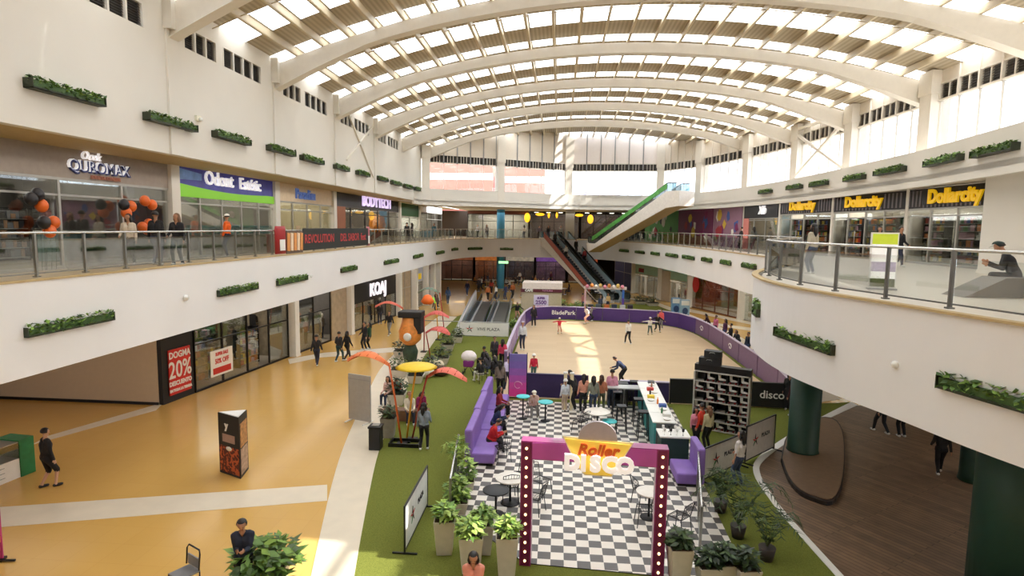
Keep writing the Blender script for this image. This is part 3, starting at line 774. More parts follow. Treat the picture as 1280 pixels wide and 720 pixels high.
sf, L = storefront(ont(.8), ont(1.0), 0, 4.3, 'dark shop front nearest the dim food hall on the left', panes=2, depth=4, lamp=20)
for s in (b[2] + .2, b[3] + .2, b[4] + .2): p = onl(s); pier(p[0] + .2, p[1], 0, 4.3, .45, WHITE, rz=rz1)
for f in (.0, .45, .76, 1.02): p = ont(f); pier(p[0] + .25, p[1], 0, 4.3, .5, WHITE, rz=rz1)
# ---- right, level two
SR = [(17.5, 10), (17.3, 17), (17.2, 23.4), (16.95, 30.4), (16.1, 36.4), (15.3, 42.6), (14.8, 49), (14.2, 56), (13, 66), (10.5, 78)]
def fr_(i, t): 
    a, c = SR[i], SR[i + 1]; return (a[0] + (c[0] - a[0]) * t, a[1] + (c[1] - a[1]) * t)
def _stripes(sp, L, s):
    n = int(L / .28)
    for k in range(n):
        x = .1 + k * (L - .2) / n; mb = MB()
        if 0.16 * L < x < .74 * L: mb.box(x, x + .1, -.07, -.05, s['z0'] + .03, s['z0'] + .16, mat('sign_grey_stripe', (120, 112, 118), var=0))
        else: mb.box(x, x + .1, -.07, -.05, s['z0'] + .08, s['z1'] - .08, mat('sign_grey_stripe', (120, 112, 118), var=0))
        mb.build('stripe', sp)
for q, (a, c, lab) in enumerate([(SR[3], SR[2], 'widest yellow Dollarcity shop front, nearest on the right gallery'), (SR[4], (16.97, 30.6), 'middle yellow Dollarcity shop front on the right gallery'), (SR[5], SR[4], 'farthest and smallest yellow Dollarcity shop front on the right gallery')]):
    L = math.hypot(c[0] - a[0], c[1] - a[1])
    sf, L = storefront(a, (c[0], c[1]), L2Z, 3.6, lab, panes=4, depth=3.6, lamp=70, door=[1] if q != 0 else None, wall=mat('store_wall_white', (190, 184, 170)),
        sign=dict(z0=2.6, z1=3.5, m=BLACK, frills=_stripes, text=[('Dollarcity', L * .46, 3.08, .86 if q == 0 else .78, YEL, dict(bold=.035, sx=.98))]))
    for k in range(4): shelf(sf, .9 + k * (L - 1.4) / 3.3, .7 + .3 * (k % 2), 1.5, 2.3, '%s shelf of packaged goods inside the %s Dollarcity front' % (['farthest', 'second farthest', 'second nearest', 'nearest'][k], ['widest', 'middle', 'smallest'][q]), seed=50 + q * 7 + k, levels=6, cols=GOODS)
for p in (SR[3], SR[4], SR[5], SR[6]): pier(p[0] + .05, p[1], L2Z, 10, .24, WALL)
pier(17.0, 21.8, L2Z, 10, 3.0, WALL, d=2.6)
sf, L = storefront(SR[6], (SR[5][0], SR[5][1] + .3), L2Z, 3.6, 'black sign shop front with a small white emblem and pink side panel', panes=3, depth=6, lamp=60, frame=FRAMEM,
    sign=dict(z0=2.4, z1=3.5, m=BLACK, text=[('Xtb', 3.6, 2.95, .8, WLET, dict(bold=.03, shear=.2))]))
mb = MB(); mb.box(.1, 1.1, -.08, -.03, 0, 2.4, mat('coral_panel', (215, 130, 120), .6)); mb.build('side_panel', sf)
def mural(a, c, label, base, cols, seed):
    L = math.hypot(c[0] - a[0], c[1] - a[1]); rz = math.atan2(c[1] - a[1], c[0] - a[0]); rnd = random.Random(seed)
    e = empty('hoarding_mural', label, 'mural', (a[0], a[1], L2Z), rz)
    mb = MB(); mb.box(0, L, -.05, .1, 0, 3.5, base); mb.build('board', e)
    for k in range(11):
        x = rnd.uniform(.6, L - .6); z = rnd.uniform(.6, 2.9); s = rnd.uniform(.25, .6); n = rnd.choice([4, 5, 7])
        a0 = rnd.uniform(0, 3)
        mb = MB(); mb.plate([(x + s * rnd.uniform(.7, 1.5) * math.cos(a0 + 2 * math.pi * j / n), max(.1, min(3.4, z + s * 1.2 * math.sin(a0 + 2 * math.pi * j / n)))) for j in range(n)], -.07 - .002 * k, -.05, cols[k % len(cols)]); mb.build('painted_shape', e)
    return e
MG = [mat('mural_' + n, c, .6, var=.05) for n, c in [('white', (225, 222, 210)), ('dark', (50, 60, 60)), ('green', (70, 150, 70)), ('red', (170, 50, 60)), ('yellow', (215, 180, 60)), ('blue', (60, 90, 160)), ('magenta', (130, 35, 90))]]
mural(SR[8], (SR[7][0], SR[7][1] + .3), 'purple and red hoarding mural with bright painted shapes on the right gallery', mat('purple_board', (120, 50, 90), .6), [MG[3], MG[0], MG[6], MG[5], MG[4], MG[6]], 3)
mural((10.9, 76.3), (SR[8][0], SR[8][1] + .3), 'green hoarding mural with white painted shapes on the right gallery', mat('green_board', (90, 160, 85), .6), [MG[0], MG[1], MG[2], MG[0], MG[3], MG[2]], 5)
mural(SR[7], (SR[6][0], SR[6][1] + .4), 'magenta and grey hoarding mural next to the black sign shop', mat('grey_violet_board', (150, 110, 130), .6), [MG[6], MG[5], MG[3], MG[0], MG[4]], 8)
# ---- right, level one
R1 = [(7.6, 80), (9.3, 72.5), (11.4, 66), (13.4, 60.3), (16.2, 52.6), (18.6, 45), (20, 36)]
MINT = mat('mint_sign_board', (175, 215, 195), .6)
sf, L = storefront(R1[0], R1[1], 0, 4.3, 'indigo blue shop front behind the escalators', panes=2, depth=4, lamp=20, solid=mat('indigo_panel', (44, 52, 96), .5, var=.2), sign=dict(z0=3.9, z1=4.25, m=mat('indigo_sign', (50, 70, 140))))
sf, L = storefront(R1[1], R1[2], 0, 4.3, 'shop front with dark framed doorway under a mint sign band', panes=4, depth=5, lamp=50, door=[1], frame=mat('beige_frame', (205, 190, 170)), sign=dict(z0=2.5, z1=4.25, m=MINT, text=[('H&M', 1.9, 2.9, .6, mat('red_letters', (150, 30, 40), var=0), dict(bold=.03))]))
sf, L = storefront(R1[2], R1[3], 0, 4.3, 'shop front with clothes display and pink balloon under a mint sign band', panes=3, depth=5, lamp=60, door=[1], frame=mat('beige_frame', (205, 190, 170)), sign=dict(z0=2.5, z1=4.25, m=MINT))
for q in range(3): mannequin(sf, 2 + q * 1.3, 1.1, CT[[1, 6, 0][q]], CT[[0, 1, 0][q]], ['mannequin in white top under the mint sign', 'mannequin in pink top under the mint sign', 'mannequin all in black under the mint sign'][q])
mb = MB(); mb.box(0, 2.0, -.1, 0, 0, 3.3, mat('beige_frame', (205, 190, 170))); mb.build('side_panel', sf)
sf, L = storefront(R1[3], R1[4], 0, 4.3, 'brown and amber shop front with a round red sign', panes=4, depth=5, lamp=40, solid=None, frame=mat('brown_frame', (110, 60, 40)), wall=mat('brown_interior', (140, 70, 45), .7, var=.3, scale=2), sign=dict(z0=3.2, z1=4.25, m=mat('rust_panel', (150, 70, 45), .6, var=.3, scale=1.5)))
mb = MB(); mb.plate([(.9 + .55 * math.cos(t * .393), 2.4 + .8 * math.sin(t * .393)) for t in range(16)], -.1, -.06, RED); mb.build('round_sign', sf)
mb = MB(); mb.plate([(.05, 1.0), (1.6, 1.0), (2.4, 3.1), (.05, 3.1)], .06, .1, mat('amber_panel', (190, 140, 40), .6)); mb.build('amber_panel', sf)
sf, L = storefront(R1[4], R1[5], 0, 4.3, 'glass shop front hung with grey vertical curtains', panes=5, depth=3, lamp=60, wall=mat('grey_curtain', (176, 172, 158), .9, var=.1, scale=4), frame=FRAMEM)
mb = MB()
for k in range(26): mb.tube([(.3 + k * (L - .6) / 26, 2.6, .1), (.3 + k * (L - .6) / 26, 2.6, 4.1)], .12, mat('grey_curtain', (176, 172, 158)), 6)
mb.build('curtain', sf)
sf, L = storefront(R1[5], R1[6], 0, 4.3, 'glass shop front half hidden behind the round balcony', panes=4, depth=3, lamp=40)
for i in range(1, 6): pier(R1[i][0] - .15, R1[i][1], 0, 4.3, .5, WHITE)
# ---- far, level two and level one
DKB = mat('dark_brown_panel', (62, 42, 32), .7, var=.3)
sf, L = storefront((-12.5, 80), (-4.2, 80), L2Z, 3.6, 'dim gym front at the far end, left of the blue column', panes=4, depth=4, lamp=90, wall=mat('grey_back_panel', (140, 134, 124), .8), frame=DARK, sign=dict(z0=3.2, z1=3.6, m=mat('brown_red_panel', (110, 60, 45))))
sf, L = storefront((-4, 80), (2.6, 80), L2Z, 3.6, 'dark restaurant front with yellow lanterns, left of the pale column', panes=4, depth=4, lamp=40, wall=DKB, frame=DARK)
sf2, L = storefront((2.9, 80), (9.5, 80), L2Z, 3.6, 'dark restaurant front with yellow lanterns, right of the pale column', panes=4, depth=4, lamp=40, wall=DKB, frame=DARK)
LAN = mat('yellow_lantern', (250, 190, 40), .5, emit=1.6, var=0)
for px, py, w, h, lab in [(659, 272, .8, 1.3, 'round'), (675, 268, 1.2, .4, 'wide'), (686, 269, .3, .8, 'slim'), (696, 269, .3, .8, 'slim'), (713, 269, .4, .6, 'slim'), (724, 269, 1.1, .4, 'wide'), (738, 274, .8, 1.2, 'round')]:
    p = Vector((0, 0, EYE)) + ray(px, py) * (79.3 / ray(px, py).y)
    mb = MB(); mb.ball((0, 0, 0), .5, LAN, 12, (w, .4, h)); mb.bar((0, 0, h * .45), (0, 0, 10.0 - p.z), .03, .03, DARK)
    tag(mb.build('hanging_lantern', loc=p), 'yellow %s lantern in the restaurant %s the pale column' % (lab, 'left of' if px < 700 else 'right of') + (', %s one of two' % ('left' if px in (686,) else 'right') if lab == 'slim' and px < 700 else ''), 'lantern')
mb = MB(); mb.lathe([(.5, 0), (.5, 3.7)], mat('sky_blue_column', (90, 180, 232), .5), 20); o = mb.build('column', loc=(-7.4, 74.5, L2Z)); struct(o)
mb = MB(); mb.lathe([(.5, 0), (.5, 4.4)], mat('sky_blue_column', (90, 180, 232), .5), 20); o = mb.build('column', loc=(-7.4, 74.8, 0)); struct(o)
pier(1.3, 74.5, L2Z, 10, 1.1, WALL)
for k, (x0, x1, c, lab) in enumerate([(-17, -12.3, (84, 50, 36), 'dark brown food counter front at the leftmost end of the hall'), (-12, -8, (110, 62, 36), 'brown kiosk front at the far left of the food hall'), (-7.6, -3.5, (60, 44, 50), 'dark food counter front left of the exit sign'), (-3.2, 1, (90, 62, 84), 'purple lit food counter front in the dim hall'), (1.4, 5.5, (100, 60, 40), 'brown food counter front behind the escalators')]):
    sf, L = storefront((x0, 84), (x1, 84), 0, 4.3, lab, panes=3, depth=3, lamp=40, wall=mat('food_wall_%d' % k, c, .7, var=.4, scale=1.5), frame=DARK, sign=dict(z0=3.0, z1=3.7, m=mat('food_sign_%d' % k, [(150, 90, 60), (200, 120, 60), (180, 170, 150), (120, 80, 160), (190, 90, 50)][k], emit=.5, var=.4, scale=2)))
e = mat('green_exit', (170, 240, 170), emit=2, var=0)
mb = MB(); mb.box(-.6, .6, -.05, .05, -.15, .15, e); mb.box(-.02, .02, -.02, .02, .15, 1.0, DARK); p = at(625, 335, 0); tag(mb.build('exit_sign', loc=(-6.9, 73.4, 3.4)), 'small green glowing exit sign hanging below the far gallery', 'sign')
# neighbouring buildings seen through the far clerestory
for (x0, x1, y, z0, z1, c, lab) in [(-21.5, -10.4, 91.5, 9.4, 17.9, (205, 120, 104), 'red striped building outside the far left clerestory'), (-8.6, -2.4, 92, 9.0, 17.2, (196, 84, 66), 'red building with white lettering block outside the far clerestory')]:
    e = empty('building', lab, 'building', (0, y, 0))
    mb = MB(); mb.box(x0, x1, 0, 4, 0, z1, mat('red_cladding', c, .7)); mb.build('wall', e)
    mb = MB(); mb.box(x0, x1, -.1, 0, z0 + 5.6, z0 + 6.6, WHITE); mb.build('white_band', e)
mb = MB(); mb.box(3, 9, 0, 5, 0, 13.4, mat('violet_grey_roof', (170, 165, 185), .8)); tag(mb.build('building', loc=(0, 90.6, 0)), 'low grey violet roofed building outside the far right clerestory', 'building')
# ------------------------------------------------------------------ people: one continuous body per pose, clothes and hair as its children
V = Vector
def ik(a, b, l1, l2, hint):
    d = b - a; L = min(d.length, (l1 + l2) * .995); d = d.normalized() if d.length > 1e-6 else V((0, 0, -1)); b2 = a + d * L
    t = (l1 * l1 - l2 * l2 + L * L) / (2 * L); h = math.sqrt(max(0, l1 * l1 - t * t))
    hv = V(hint); hv = hv - d * hv.dot(d); hv.normalize()
    return a + d * t + hv * h, b2
def capsule(mb, a, b, r1, r2, n=10):
    a = V(a); b = V(b); d = (b - a); L = d.length
    z = d.normalized() if L > 1e-6 else V((0, 0, 1)); x = z.orthogonal().normalized(); y = z.cross(x)
    vs = []; rings = []
    for (c, r, th) in [(a, r1, -70), (a, r1, -35), (a, r1, 0), (b, r2, 0), (b, r2, 35), (b, r2, 70)]:
        th = math.radians(th); rr = r * math.cos(th); off = z * r * math.sin(th)
        for k in range(n): t = 2 * math.pi * k / n; vs.append(c + off + (x * math.cos(t) + y * math.sin(t)) * rr)
    fs = [(i * n + k, i * n + (k + 1) % n, (i + 1) * n + (k + 1) % n, (i + 1) * n + k) for i in range(5) for k in range(n)]
    fs += [tuple(range(n))[::-1], tuple(range(5 * n, 6 * n))]
    mb.add(vs, fs, SKIN)
SKIN = mat('skin', (196, 148, 118), .6, var=0)
def remesh(mb, vox, ratio, smooth=4):
    me = mb.mesh('tmp'); o = bpy.data.objects.new('tmp', me); col.objects.link(o)
    r = o.modifiers.new('r', 'REMESH'); r.mode = 'VOXEL'; r.voxel_size = vox
    s = o.modifiers.new('s', 'SMOOTH'); s.iterations = smooth; s.factor = .5
    d = o.modifiers.new('d', 'DECIMATE'); d.ratio = ratio
    bpy.context.view_layer.update()
    out = bpy.data.meshes.new_from_object(o.evaluated_get(bpy.context.evaluated_depsgraph_get()))
    bpy.data.objects.remove(o); bpy.data.meshes.remove(me)
    out.polygons.foreach_set('use_smooth', [True] * len(out.polygons))
    return out
def segd(p, a, b):
    ab = b - a; t = max(0, min(1, (p - a).dot(ab) / max(1e-9, ab.length_squared))); return (p - (a + ab * t)).length
def make_pose(hip=.93, lean=0, turn=0, hands=((-.27, .05, .78), (.27, .05, .78)), feet=((-.1, 0, 0), (.1, 0, 0)), look=0, fingers=.6, knee=(0, 1, .1), elbow=(0, -1, -.2), toes=0, long=True, skirt=False, short_legs=False, hipy=0, nod=0):
    """facing +y, 1.72 m tall; lean in degrees forward; hands and feet are where the wrists and ankles' soles go"""
    le = math.radians(lean)
    P = V((0, hipy, hip)); up = V((0, math.sin(le), math.cos(le))); fw = V((0, math.cos(le), -math.sin(le)))
    W = P + up * .16; C = P + up * .36; S = P + up * .49; N = P + up * .56
    hu = V((0, math.sin(le * .5 + math.radians(nod)), math.cos(le * .5 + math.radians(nod)))); H = N + hu * .15
    hf = V((math.sin(math.radians(look)) , math.cos(math.radians(look)), -.12 - .6 * math.sin(math.radians(nod)))).normalized(); hr = hf.cross(V((0, 0, 1))).normalized()
    mb = MB(); bones = []
    def cap(a, b, r1, r2, tag_, n=10): capsule(mb, a, b, r1, r2, n); bones.append((V(a), V(b), r1, r2, tag_))
    ex = V((1, 0, 0))
    for s in (-1, 1):
        cap(P + ex * .07 * s + up * .02, P + ex * .09 * s - up * .04, .105, .1, 'low')
        cap(W + ex * .06 * s, C + ex * .09 * s, .1, .115, 'top')
        cap(C + ex * .085 * s + fw * .01, S + ex * .12 * s - up * .01, .11, .065, 'top')
        cap(S + ex * .05 * s, S + ex * .15 * s - up * .015, .058, .055, 'top')
    cap(P, W, .12, .112, 'top')
    cap(S + up * .01, H - hu * .06, .055, .05, 'neck')
    # head: skull, face, jaw, nose, ears
    cap(H + hu * .045 - hf * .02, H + hu * .035 + hf * .015, .092, .09, 'head', 14)
    cap(H - hu * .03 + hf * .03, H - hu * .065 + hf * .05, .062, .038, 'head')
    cap(H + hf * .098 + hu * .01, H + hf * .118 - hu * .02, .009, .014, 'head', 8)
    for s in (-1, 1): cap(H + hr * .09 * s + hu * .012, H + hr * .092 * s - hu * .018, .014, .011, 'head', 8)
    for s, hd in zip((-1, 1), hands):
        sh = S + ex * .168 * s - up * .02; hd = V(hd) + V((0, 0, 0))
        el, wr = ik(sh, hd, .285, .255, (elbow[0] + .25 * s, elbow[1], elbow[2]))
        cap(sh, el, .052, .038, 'top'); cap(el, wr, .038, .026, 'fore')
        d = (wr - el).normalized(); side = d.cross(fw if abs(d.dot(fw)) < .8 else up).normalized() * s
        palmn = side.cross(d).normalized()
        pc = wr + d * .05
        for q in (-1, 0, 1): cap(wr + d * .015 + palmn * .012 * q, pc + palmn * .024 * q + d * .03, .017, .015, 'hand', 8)
        for q, ln in zip((-1.5, -.5, .5, 1.5), (.062, .078, .074, .06)):
            b0 = pc + palmn * .021 * q + d * .035; c = side * -fingers
            b1 = b0 + (d + c * .3).normalized() * ln * .5; b2 = b1 + (d + c * 1.2).normalized() * ln * .5
            cap(b0, b1, .0095, .009, 'hand', 6); cap(b1, b2, .009, .008, 'hand', 6)
        tb = wr + d * .03 - palmn * .03; t1 = tb + (d * .7 - palmn * .8).normalized() * .035; t2 = t1 + (d - side * .4).normalized() * .028
        cap(tb, t1, .012, .0105, 'hand', 6); cap(t1, t2, .0105, .009, 'hand', 6)
    for s, ft in zip((-1, 1), feet):
        hp = P + ex * .09 * s - up * .05; an = V(ft) + V((0, 0, .09))
        kn, an = ik(hp, an, .43, .41, knee)
        cap(hp, kn, .085, .057, 'low'); cap(kn, an, .056, .036, 'shin')
        a = math.radians(toes) * -s
        td = V((math.sin(a), math.cos(a), 0))
        cap(an - V((0, 0, .045)) - td * .035, an - V((0, 0, .055)) + td * .07, .042, .036, 'shoe'); cap(an - V((0, 0, .055)) + td * .07, an - V((0, 0, .06)) + td * .15, .038, .03, 'shoe')
    if skirt: cap(P - up * .02, P - up * .3, .15, .2, 'low')
    body = remesh(mb, .0125, .3)
    body.name = 'person'; body.materials.clear(); body.materials.append(SKIN)
    # clothes: the body's own faces lifted off it
    def nearest(p):
        return min(bones, key=lambda b: segd(p, b[0], b[1]) - (b[2] + b[3]) / 2)[4]
    def klass(p):
        c = nearest(p)
        if c in ('top', 'low') and (p - P).length < .26: c = 'top' if (p - P).dot(up) > .04 else 'low'
        return c
    cls = [klass(f.center) for f in body.polygons]
    def shell(tags, off, name, cond=None):
        fs = [i for i, c in enumerate(cls) if c in tags and (cond is None or cond(body.polygons[i].center))]
        idx = {}; vs = []; out = []
        for i in fs:
            f = []
            for v in body.polygons[i].vertices:
                if v not in idx:
                    idx[v] = len(vs); q = body.vertices[v]; vs.append(q.co + q.normal * off)
                f.append(idx[v])
            out.append(f)
        me = bpy.data.meshes.new(name); me.from_pydata([tuple(v) for v in vs], [], out); me.polygons.foreach_set('use_smooth', [True] * len(out))
        me.materials.append(SKIN); me.update(); return me
    parts = {}
    parts['shirt'] = shell(('top', 'fore') if long else ('top',), .016, 'top')
    if short_legs:
        parts['trousers'] = shell(('low',), .018, 'shorts')
    else: parts['trousers'] = shell(('low', 'shin'), .014, 'trousers')
    parts['shoes'] = shell(('shoe',), .008, 'shoes')
    if min(f[2] for f in feet) > .05:      # quad roller skates strapped under the shoes
        f = MB()
        for ft in feet:
            x, y, z = ft; f.box(x - .035, x + .035, y - .06, y + .2, z - .022, z - .002, BLACK)
            for a in (-.02, .15):
                for c in (-.05, .05): f.tube([(x + c - .015, y + a, z - .05), (x + c + .015, y + a, z - .05)], .032, WHEELM, 10)
        parts['skates'] = f.mesh('roller_skates')
    # hair: a cap of the skull
    def headcap(off, front, low, name, extra=None):
        m2 = MB(); n = 18; vs = []; rows = 9
        c0 = H + hu * .04 - hf * .006
        for i in range(rows + 1):
            a = math.pi * .62 * i / rows
            for k in range(n):
                t = 2 * math.pi * k / n; fwd = math.cos(t); sd = math.sin(t)
                aa = min(a, math.radians(front)) if fwd > .35 else min(a, math.radians(low) + (0 if fwd < 0 else -.3 * fwd))
                vs.append(c0 + hu * (.094 + off) * math.cos(aa) * 1.06 + (hf * fwd * 1.08 + hr * sd) * (.094 + off) * math.sin(aa))
        fs = [(i * n + k, i * n + (k + 1) % n, (i + 1) * n + (k + 1) % n, (i + 1) * n + k) for i in range(rows) for k in range(n)]
        m2.add(vs, fs, SKIN, True)
        if extra: extra(m2)
        return m2.mesh(name)
    parts['hair_short'] = headcap(.012, 52, 108, 'hair')
    def tail(m2):
        back = H - hf * .075
        m2.tube([back + hu * .03, back - hu * .08 - hf * .012, back - hu * .2 - hf * .03, back - hu * .33 - hf * .02], [.07, .082, .075, .03], SKIN, 10)
        for s in (-1, 1): m2.tube([H + hr * .08 * s + hu * .03, H + hr * .09 * s - hu * .06, H + hr * .085 * s - hu * .17 - hf * .01], [.03, .036, .018], SKIN, 8)
    parts['hair_long'] = headcap(.014, 48, 112, 'hair', tail)
    def brim(m2):
        c = H + hu * .075 + hf * .085
        m2.add([c - hr * .07, c + hr * .07, c + hr * .055 + hf * .085 - hu * .02, c + hf * .1 - hu * .024, c - hr * .055 + hf * .085 - hu * .02], [(0, 1, 2, 3, 4)], SKIN)
    parts['cap'] = headcap(.02, 55, 80, 'cap', brim)
    parts['helmet'] = headcap(.034, 58, 95, 'helmet')
    f = MB()
    for s in (-1, 1): f.ball(H + hf * .094 + hr * .034 * s + hu * .018, .010, EYEM, 6)
    parts['eyes'] = f.mesh('eyes')
    f = MB(); f.tube([H + hf * .084 - hu * .048 - hr * .024, H + hf * .09 - hu * .05, H + hf * .084 - hu * .048 + hr * .024], .006, LIPM, 6); parts['mouth'] = f.mesh('mouth')
    return body, parts
WHEELM = mat('skate_wheel', (200, 190, 120), .4, var=0); EYEM = mat('dark_eye', (40, 28, 24), .3, var=0); LIPM = mat('lip', (150, 82, 74), .5, var=0)
POSES = {
 'stand': dict(),
 'stand2': dict(feet=((-.13, -.03, 0), (.12, .06, 0)), hands=((-.26, .1, .8), (.22, .22, 1.0)), look=20),
 'walk': dict(hip=.91, feet=((-.08, .3, 0), (.08, -.28, .03)), hands=((-.27, -.16, .8), (.27, .2, .86)), lean=3),
 'walk2': dict(hip=.91, feet=((-.08, -.22, .02), (.08, .26, 0)), hands=((-.25, .22, .95), (.27, -.12, .8)), lean=3),
 'shorts': dict(hip=.92, feet=((-.12, -.1, 0), (.12, .15, 0)), hands=((-.25, .05, .8), (.25, .1, .8)), short_legs=True, lean=2),
 'phone': dict(hands=((-.07, .3, 1.2), (.07, .3, 1.22)), nod=20, feet=((-.12, 0, 0), (.12, .05, 0))),
 'lean': dict(hip=.9, lean=28, hands=((-.16, .5, 1.02), (.16, .5, 1.02)), feet=((-.12, -.1, 0), (.12, .02, 0)), hipy=-.05),
 'bend': dict(hip=.88, lean=48, hands=((-.2, .55, .8), (.2, .55, .85)), feet=((-.14, -.1, 0), (.12, .12, 0)), hipy=-.08, nod=15),
 'skate': dict(hip=.84, lean=18, feet=((-.16, .28, .083), (.14, -.2, .09)), hands=((-.55, .25, 1.0), (.5, -.05, 1.05)), knee=(0, 1, .1)),
 'skate2': dict(hip=.86, lean=10, feet=((-.22, 0, .083), (.16, .12, .083)), hands=((-.7, .1, 1.28), (.7, .1, 1.25))),
 'sit': dict(hip=.5, lean=6, feet=((-.13, .45, 0), (.13, .42, 0)), hands=((-.14, .36, .62), (.14, .36, .62)), knee=(0, .6, 1)),
 'sit2': dict(hip=.5, lean=24, feet=((-.16, .4, 0), (.12, .5, 0)), hands=((-.12, .48, .72), (.12, .48, .76)), knee=(0, .6, 1), nod=25),
 'ground': dict(hip=.14, lean=10, feet=((-.18, .62, 0), (.16, .7, 0)), hands=((-.16, .38, .42), (.16, .38, .42)), knee=(0, .3, 1), nod=15),
 'hair': dict(hands=((-.1, .22, 1.28), (.2, .1, 1.5)), nod=18, look=-20, feet=((-.12, 0, 0), (.12, .05, 0)), elbow=(0, .3, -1)),
 'tee': dict(long=False, hands=((-.28, .06, .8), (.22, .24, .98)), feet=((-.12, .04, 0), (.12, -.04, 0)), look=-15),
}
_protos = {}
def proto(p):
    if p not in _protos: _protos[p] = make_pose(**POSES[p])
    return _protos[p]
_cloth = {}
def cloth(c):
    c = tuple(c)
    if c not in _cloth: _cloth[c] = mat('fabric_%d_%d_%d' % c, c, .85, var=.1, scale=9)
    return _cloth[c]
SKINS = [mat('skin_tone_%d' % i, c, .6, var=.03) for i, c in enumerate([(205, 160, 132), (188, 138, 108), (164, 116, 90)])]
HAIR = {'b': mat('black_hair', (28, 22, 20), .5, var=.1), 'n': mat('brown_hair', (70, 46, 32), .5, var=.1), 'l': mat('light_brown_hair', (120, 84, 56), .5, var=.1), 'g': mat('grey_hair', (170, 165, 160), .5)}
def person(loc, face, pose, label, top=(40, 40, 44), low=(40, 44, 60), shoes=(220, 220, 216), hair='b', head='short', h=1.7, skin=1, group=None, hat=None, sx=1.0):
    """face: heading in degrees, 0 = away from the camera along +y, 90 = towards -x"""
    body, parts = proto(pose); s = h / 1.72
    def ob(name, me, m, parent=None):
        o = bpy.data.objects.new(name, me); col.objects.link(o); o.parent = parent
        o.material_slots[0].link = 'OBJECT'; o.material_slots[0].material = m
        return o
    b = ob('person', body, SKINS[skin]); b.location = loc; b.rotation_euler = (0, 0, math.radians(face)); b.scale = (s * sx, s * sx, s)
    tag(b, label, 'person', group)
    ob('top', parts['shirt'], cloth(top), b)
    ob('shorts' if pose == 'shorts' else 'trousers', parts['trousers'], cloth(low), b)
    ob('shoes', parts['shoes'], cloth(shoes), b)
    if head in ('short', 'long'): ob('hair', parts['hair_' + head], HAIR[hair], b)
    elif head in ('cap', 'helmet'):
        ob(head, parts[head], cloth(hat or (230, 230, 230)), b)
        ob('hair', parts['hair_short'], HAIR[hair], b)
    elif head == 'caplong': ob('cap', parts['cap'], cloth(hat or (230, 230, 230)), b); ob('hair', parts['hair_long'], HAIR[hair], b)
    for k, nm in (('eyes', 'eyes'), ('mouth', 'mouth'), ('skates', 'roller_skates')):
        if k in parts: e = bpy.data.objects.new(nm, parts[k]); col.objects.link(e); e.parent = b
    return b
def skates(b, c=(225, 225, 225)):
    """quad skates under the two feet of a standing skater"""
# ------------------------------------------------------------------ hit the upright surface along a plan curve
def hit(px, py, curve, ymin=3):
    best = bk = None
    for i in range(len(curve) - 1):
        a, c = curve[i], curve[i + 1]; L = math.hypot(c[0] - a[0], c[1] - a[1])
        if L < 1e-6: continue
        d = ray(px, py); n = Vector((c[1] - a[1], -(c[0] - a[0]), 0)); den = n.x * d.x + n.y * d.y
        if abs(den) < 1e-9: continue
        t = (n.x * a[0] + n.y * a[1]) / den
        if t < ymin: continue
        P = Vector((0, 0, EYE)) + d * t; s = ((P.x - a[0]) * (c[0] - a[0]) + (P.y - a[1]) * (c[1] - a[1])) / L
        over = max(0, -s - 1e-3, s - L - 1e-3); key = (round(over, 2), t)
        if best is None or key < bk: best = (t, P, math.atan2(c[1] - a[1], c[0] - a[0])); bk = key
    return best
# ------------------------------------------------------------------ balustrades
def railing(label, pts, z, cat='railing', h=1.08, step=1.5, postm=STEEL, flip=1):
    pts = [Vector((p[0], p[1])) for p in pts]; Ls = [0]
    for i in range(1, len(pts)): Ls.append(Ls[-1] + (pts[i] - pts[i - 1]).length)
    def P(s):
        s = max(0, min(Ls[-1], s))
        for i in range(1, len(pts)):
            if s <= Ls[i] or i == len(pts) - 1: return pts[i - 1] + (pts[i] - pts[i - 1]) * ((s - Ls[i - 1]) / max(1e-9, Ls[i] - Ls[i - 1]))
    n = max(1, round(Ls[-1] / step)); o0 = P(0)
    e = empty('glass_railing', label, cat, (o0.x, o0.y, z))
    q = [P(Ls[-1] * k / n) - o0 for k in range(n + 1)]
    for k, p in enumerate(q):
        mb = MB(); mb.box(p.x - .03, p.x + .03, p.y - .03, p.y + .03, 0, h, postm); mb.box(p.x - .06, p.x + .06, p.y - .06, p.y + .06, 0, .03, postm); mb.build('post', e)
        if k < n:
            b_ = q[k + 1]; a3 = V((p.x, p.y, 0)); b3 = V((b_.x, b_.y, 0)); d = (b3 - a3).normalized() * .06
            mb = MB(); mb.bar(a3 + d + V((0, 0, .5)), b3 - d + V((0, 0, .5)), .012, .84, RAILGLASS); mb.build('glass_panel', e)
            mb = MB(); mb.bar(a3 + V((0, 0, .09)), b3 + V((0, 0, .09)), .03, .03, postm); mb.build('bottom_rail', e)
    mb = MB(); mb.tube([V((p.x, p.y, h)) for p in q], .03, mat('rail_steel', (205, 205, 200), .25, .8), 8); mb.build('handrail', e)
    return e
ins = lambda C, d: [(p[0] + d[0], p[1] + d[1]) for p in C]
EL = [p for p in EDGE if p.x < -11 and p.y < 67]
railing('long glass railing with steel posts along the left gallery edge', ins([p for p in EL if p.y > 2 and p.y < 37], (-.25, 0)), L2Z + .07)
railing('glass railing along the far part of the left gallery beside the charcoal shop', ins([p for p in EL if p.y >= 36.4], (-.25, 0)), L2Z + .07)
railing('curved glass railing at the far end of the gallery left of the escalators', ins([p for p in EDGE if p.y > 65.5 and p.x < -3.0], (0, .2)), L2Z + .07)
railing('glass railing on the right gallery below the bright murals', ins([p for p in EDGE if p.x > 4.8 and p.y < 70.5], (.25, .1)), L2Z + .07)
railing('curved glass railing with steel posts around the round balcony', ins([p for p in BALC], (.22, 0)), L2Z + .07, postm=mat('railing_grey', (120, 120, 118), .4, .6))
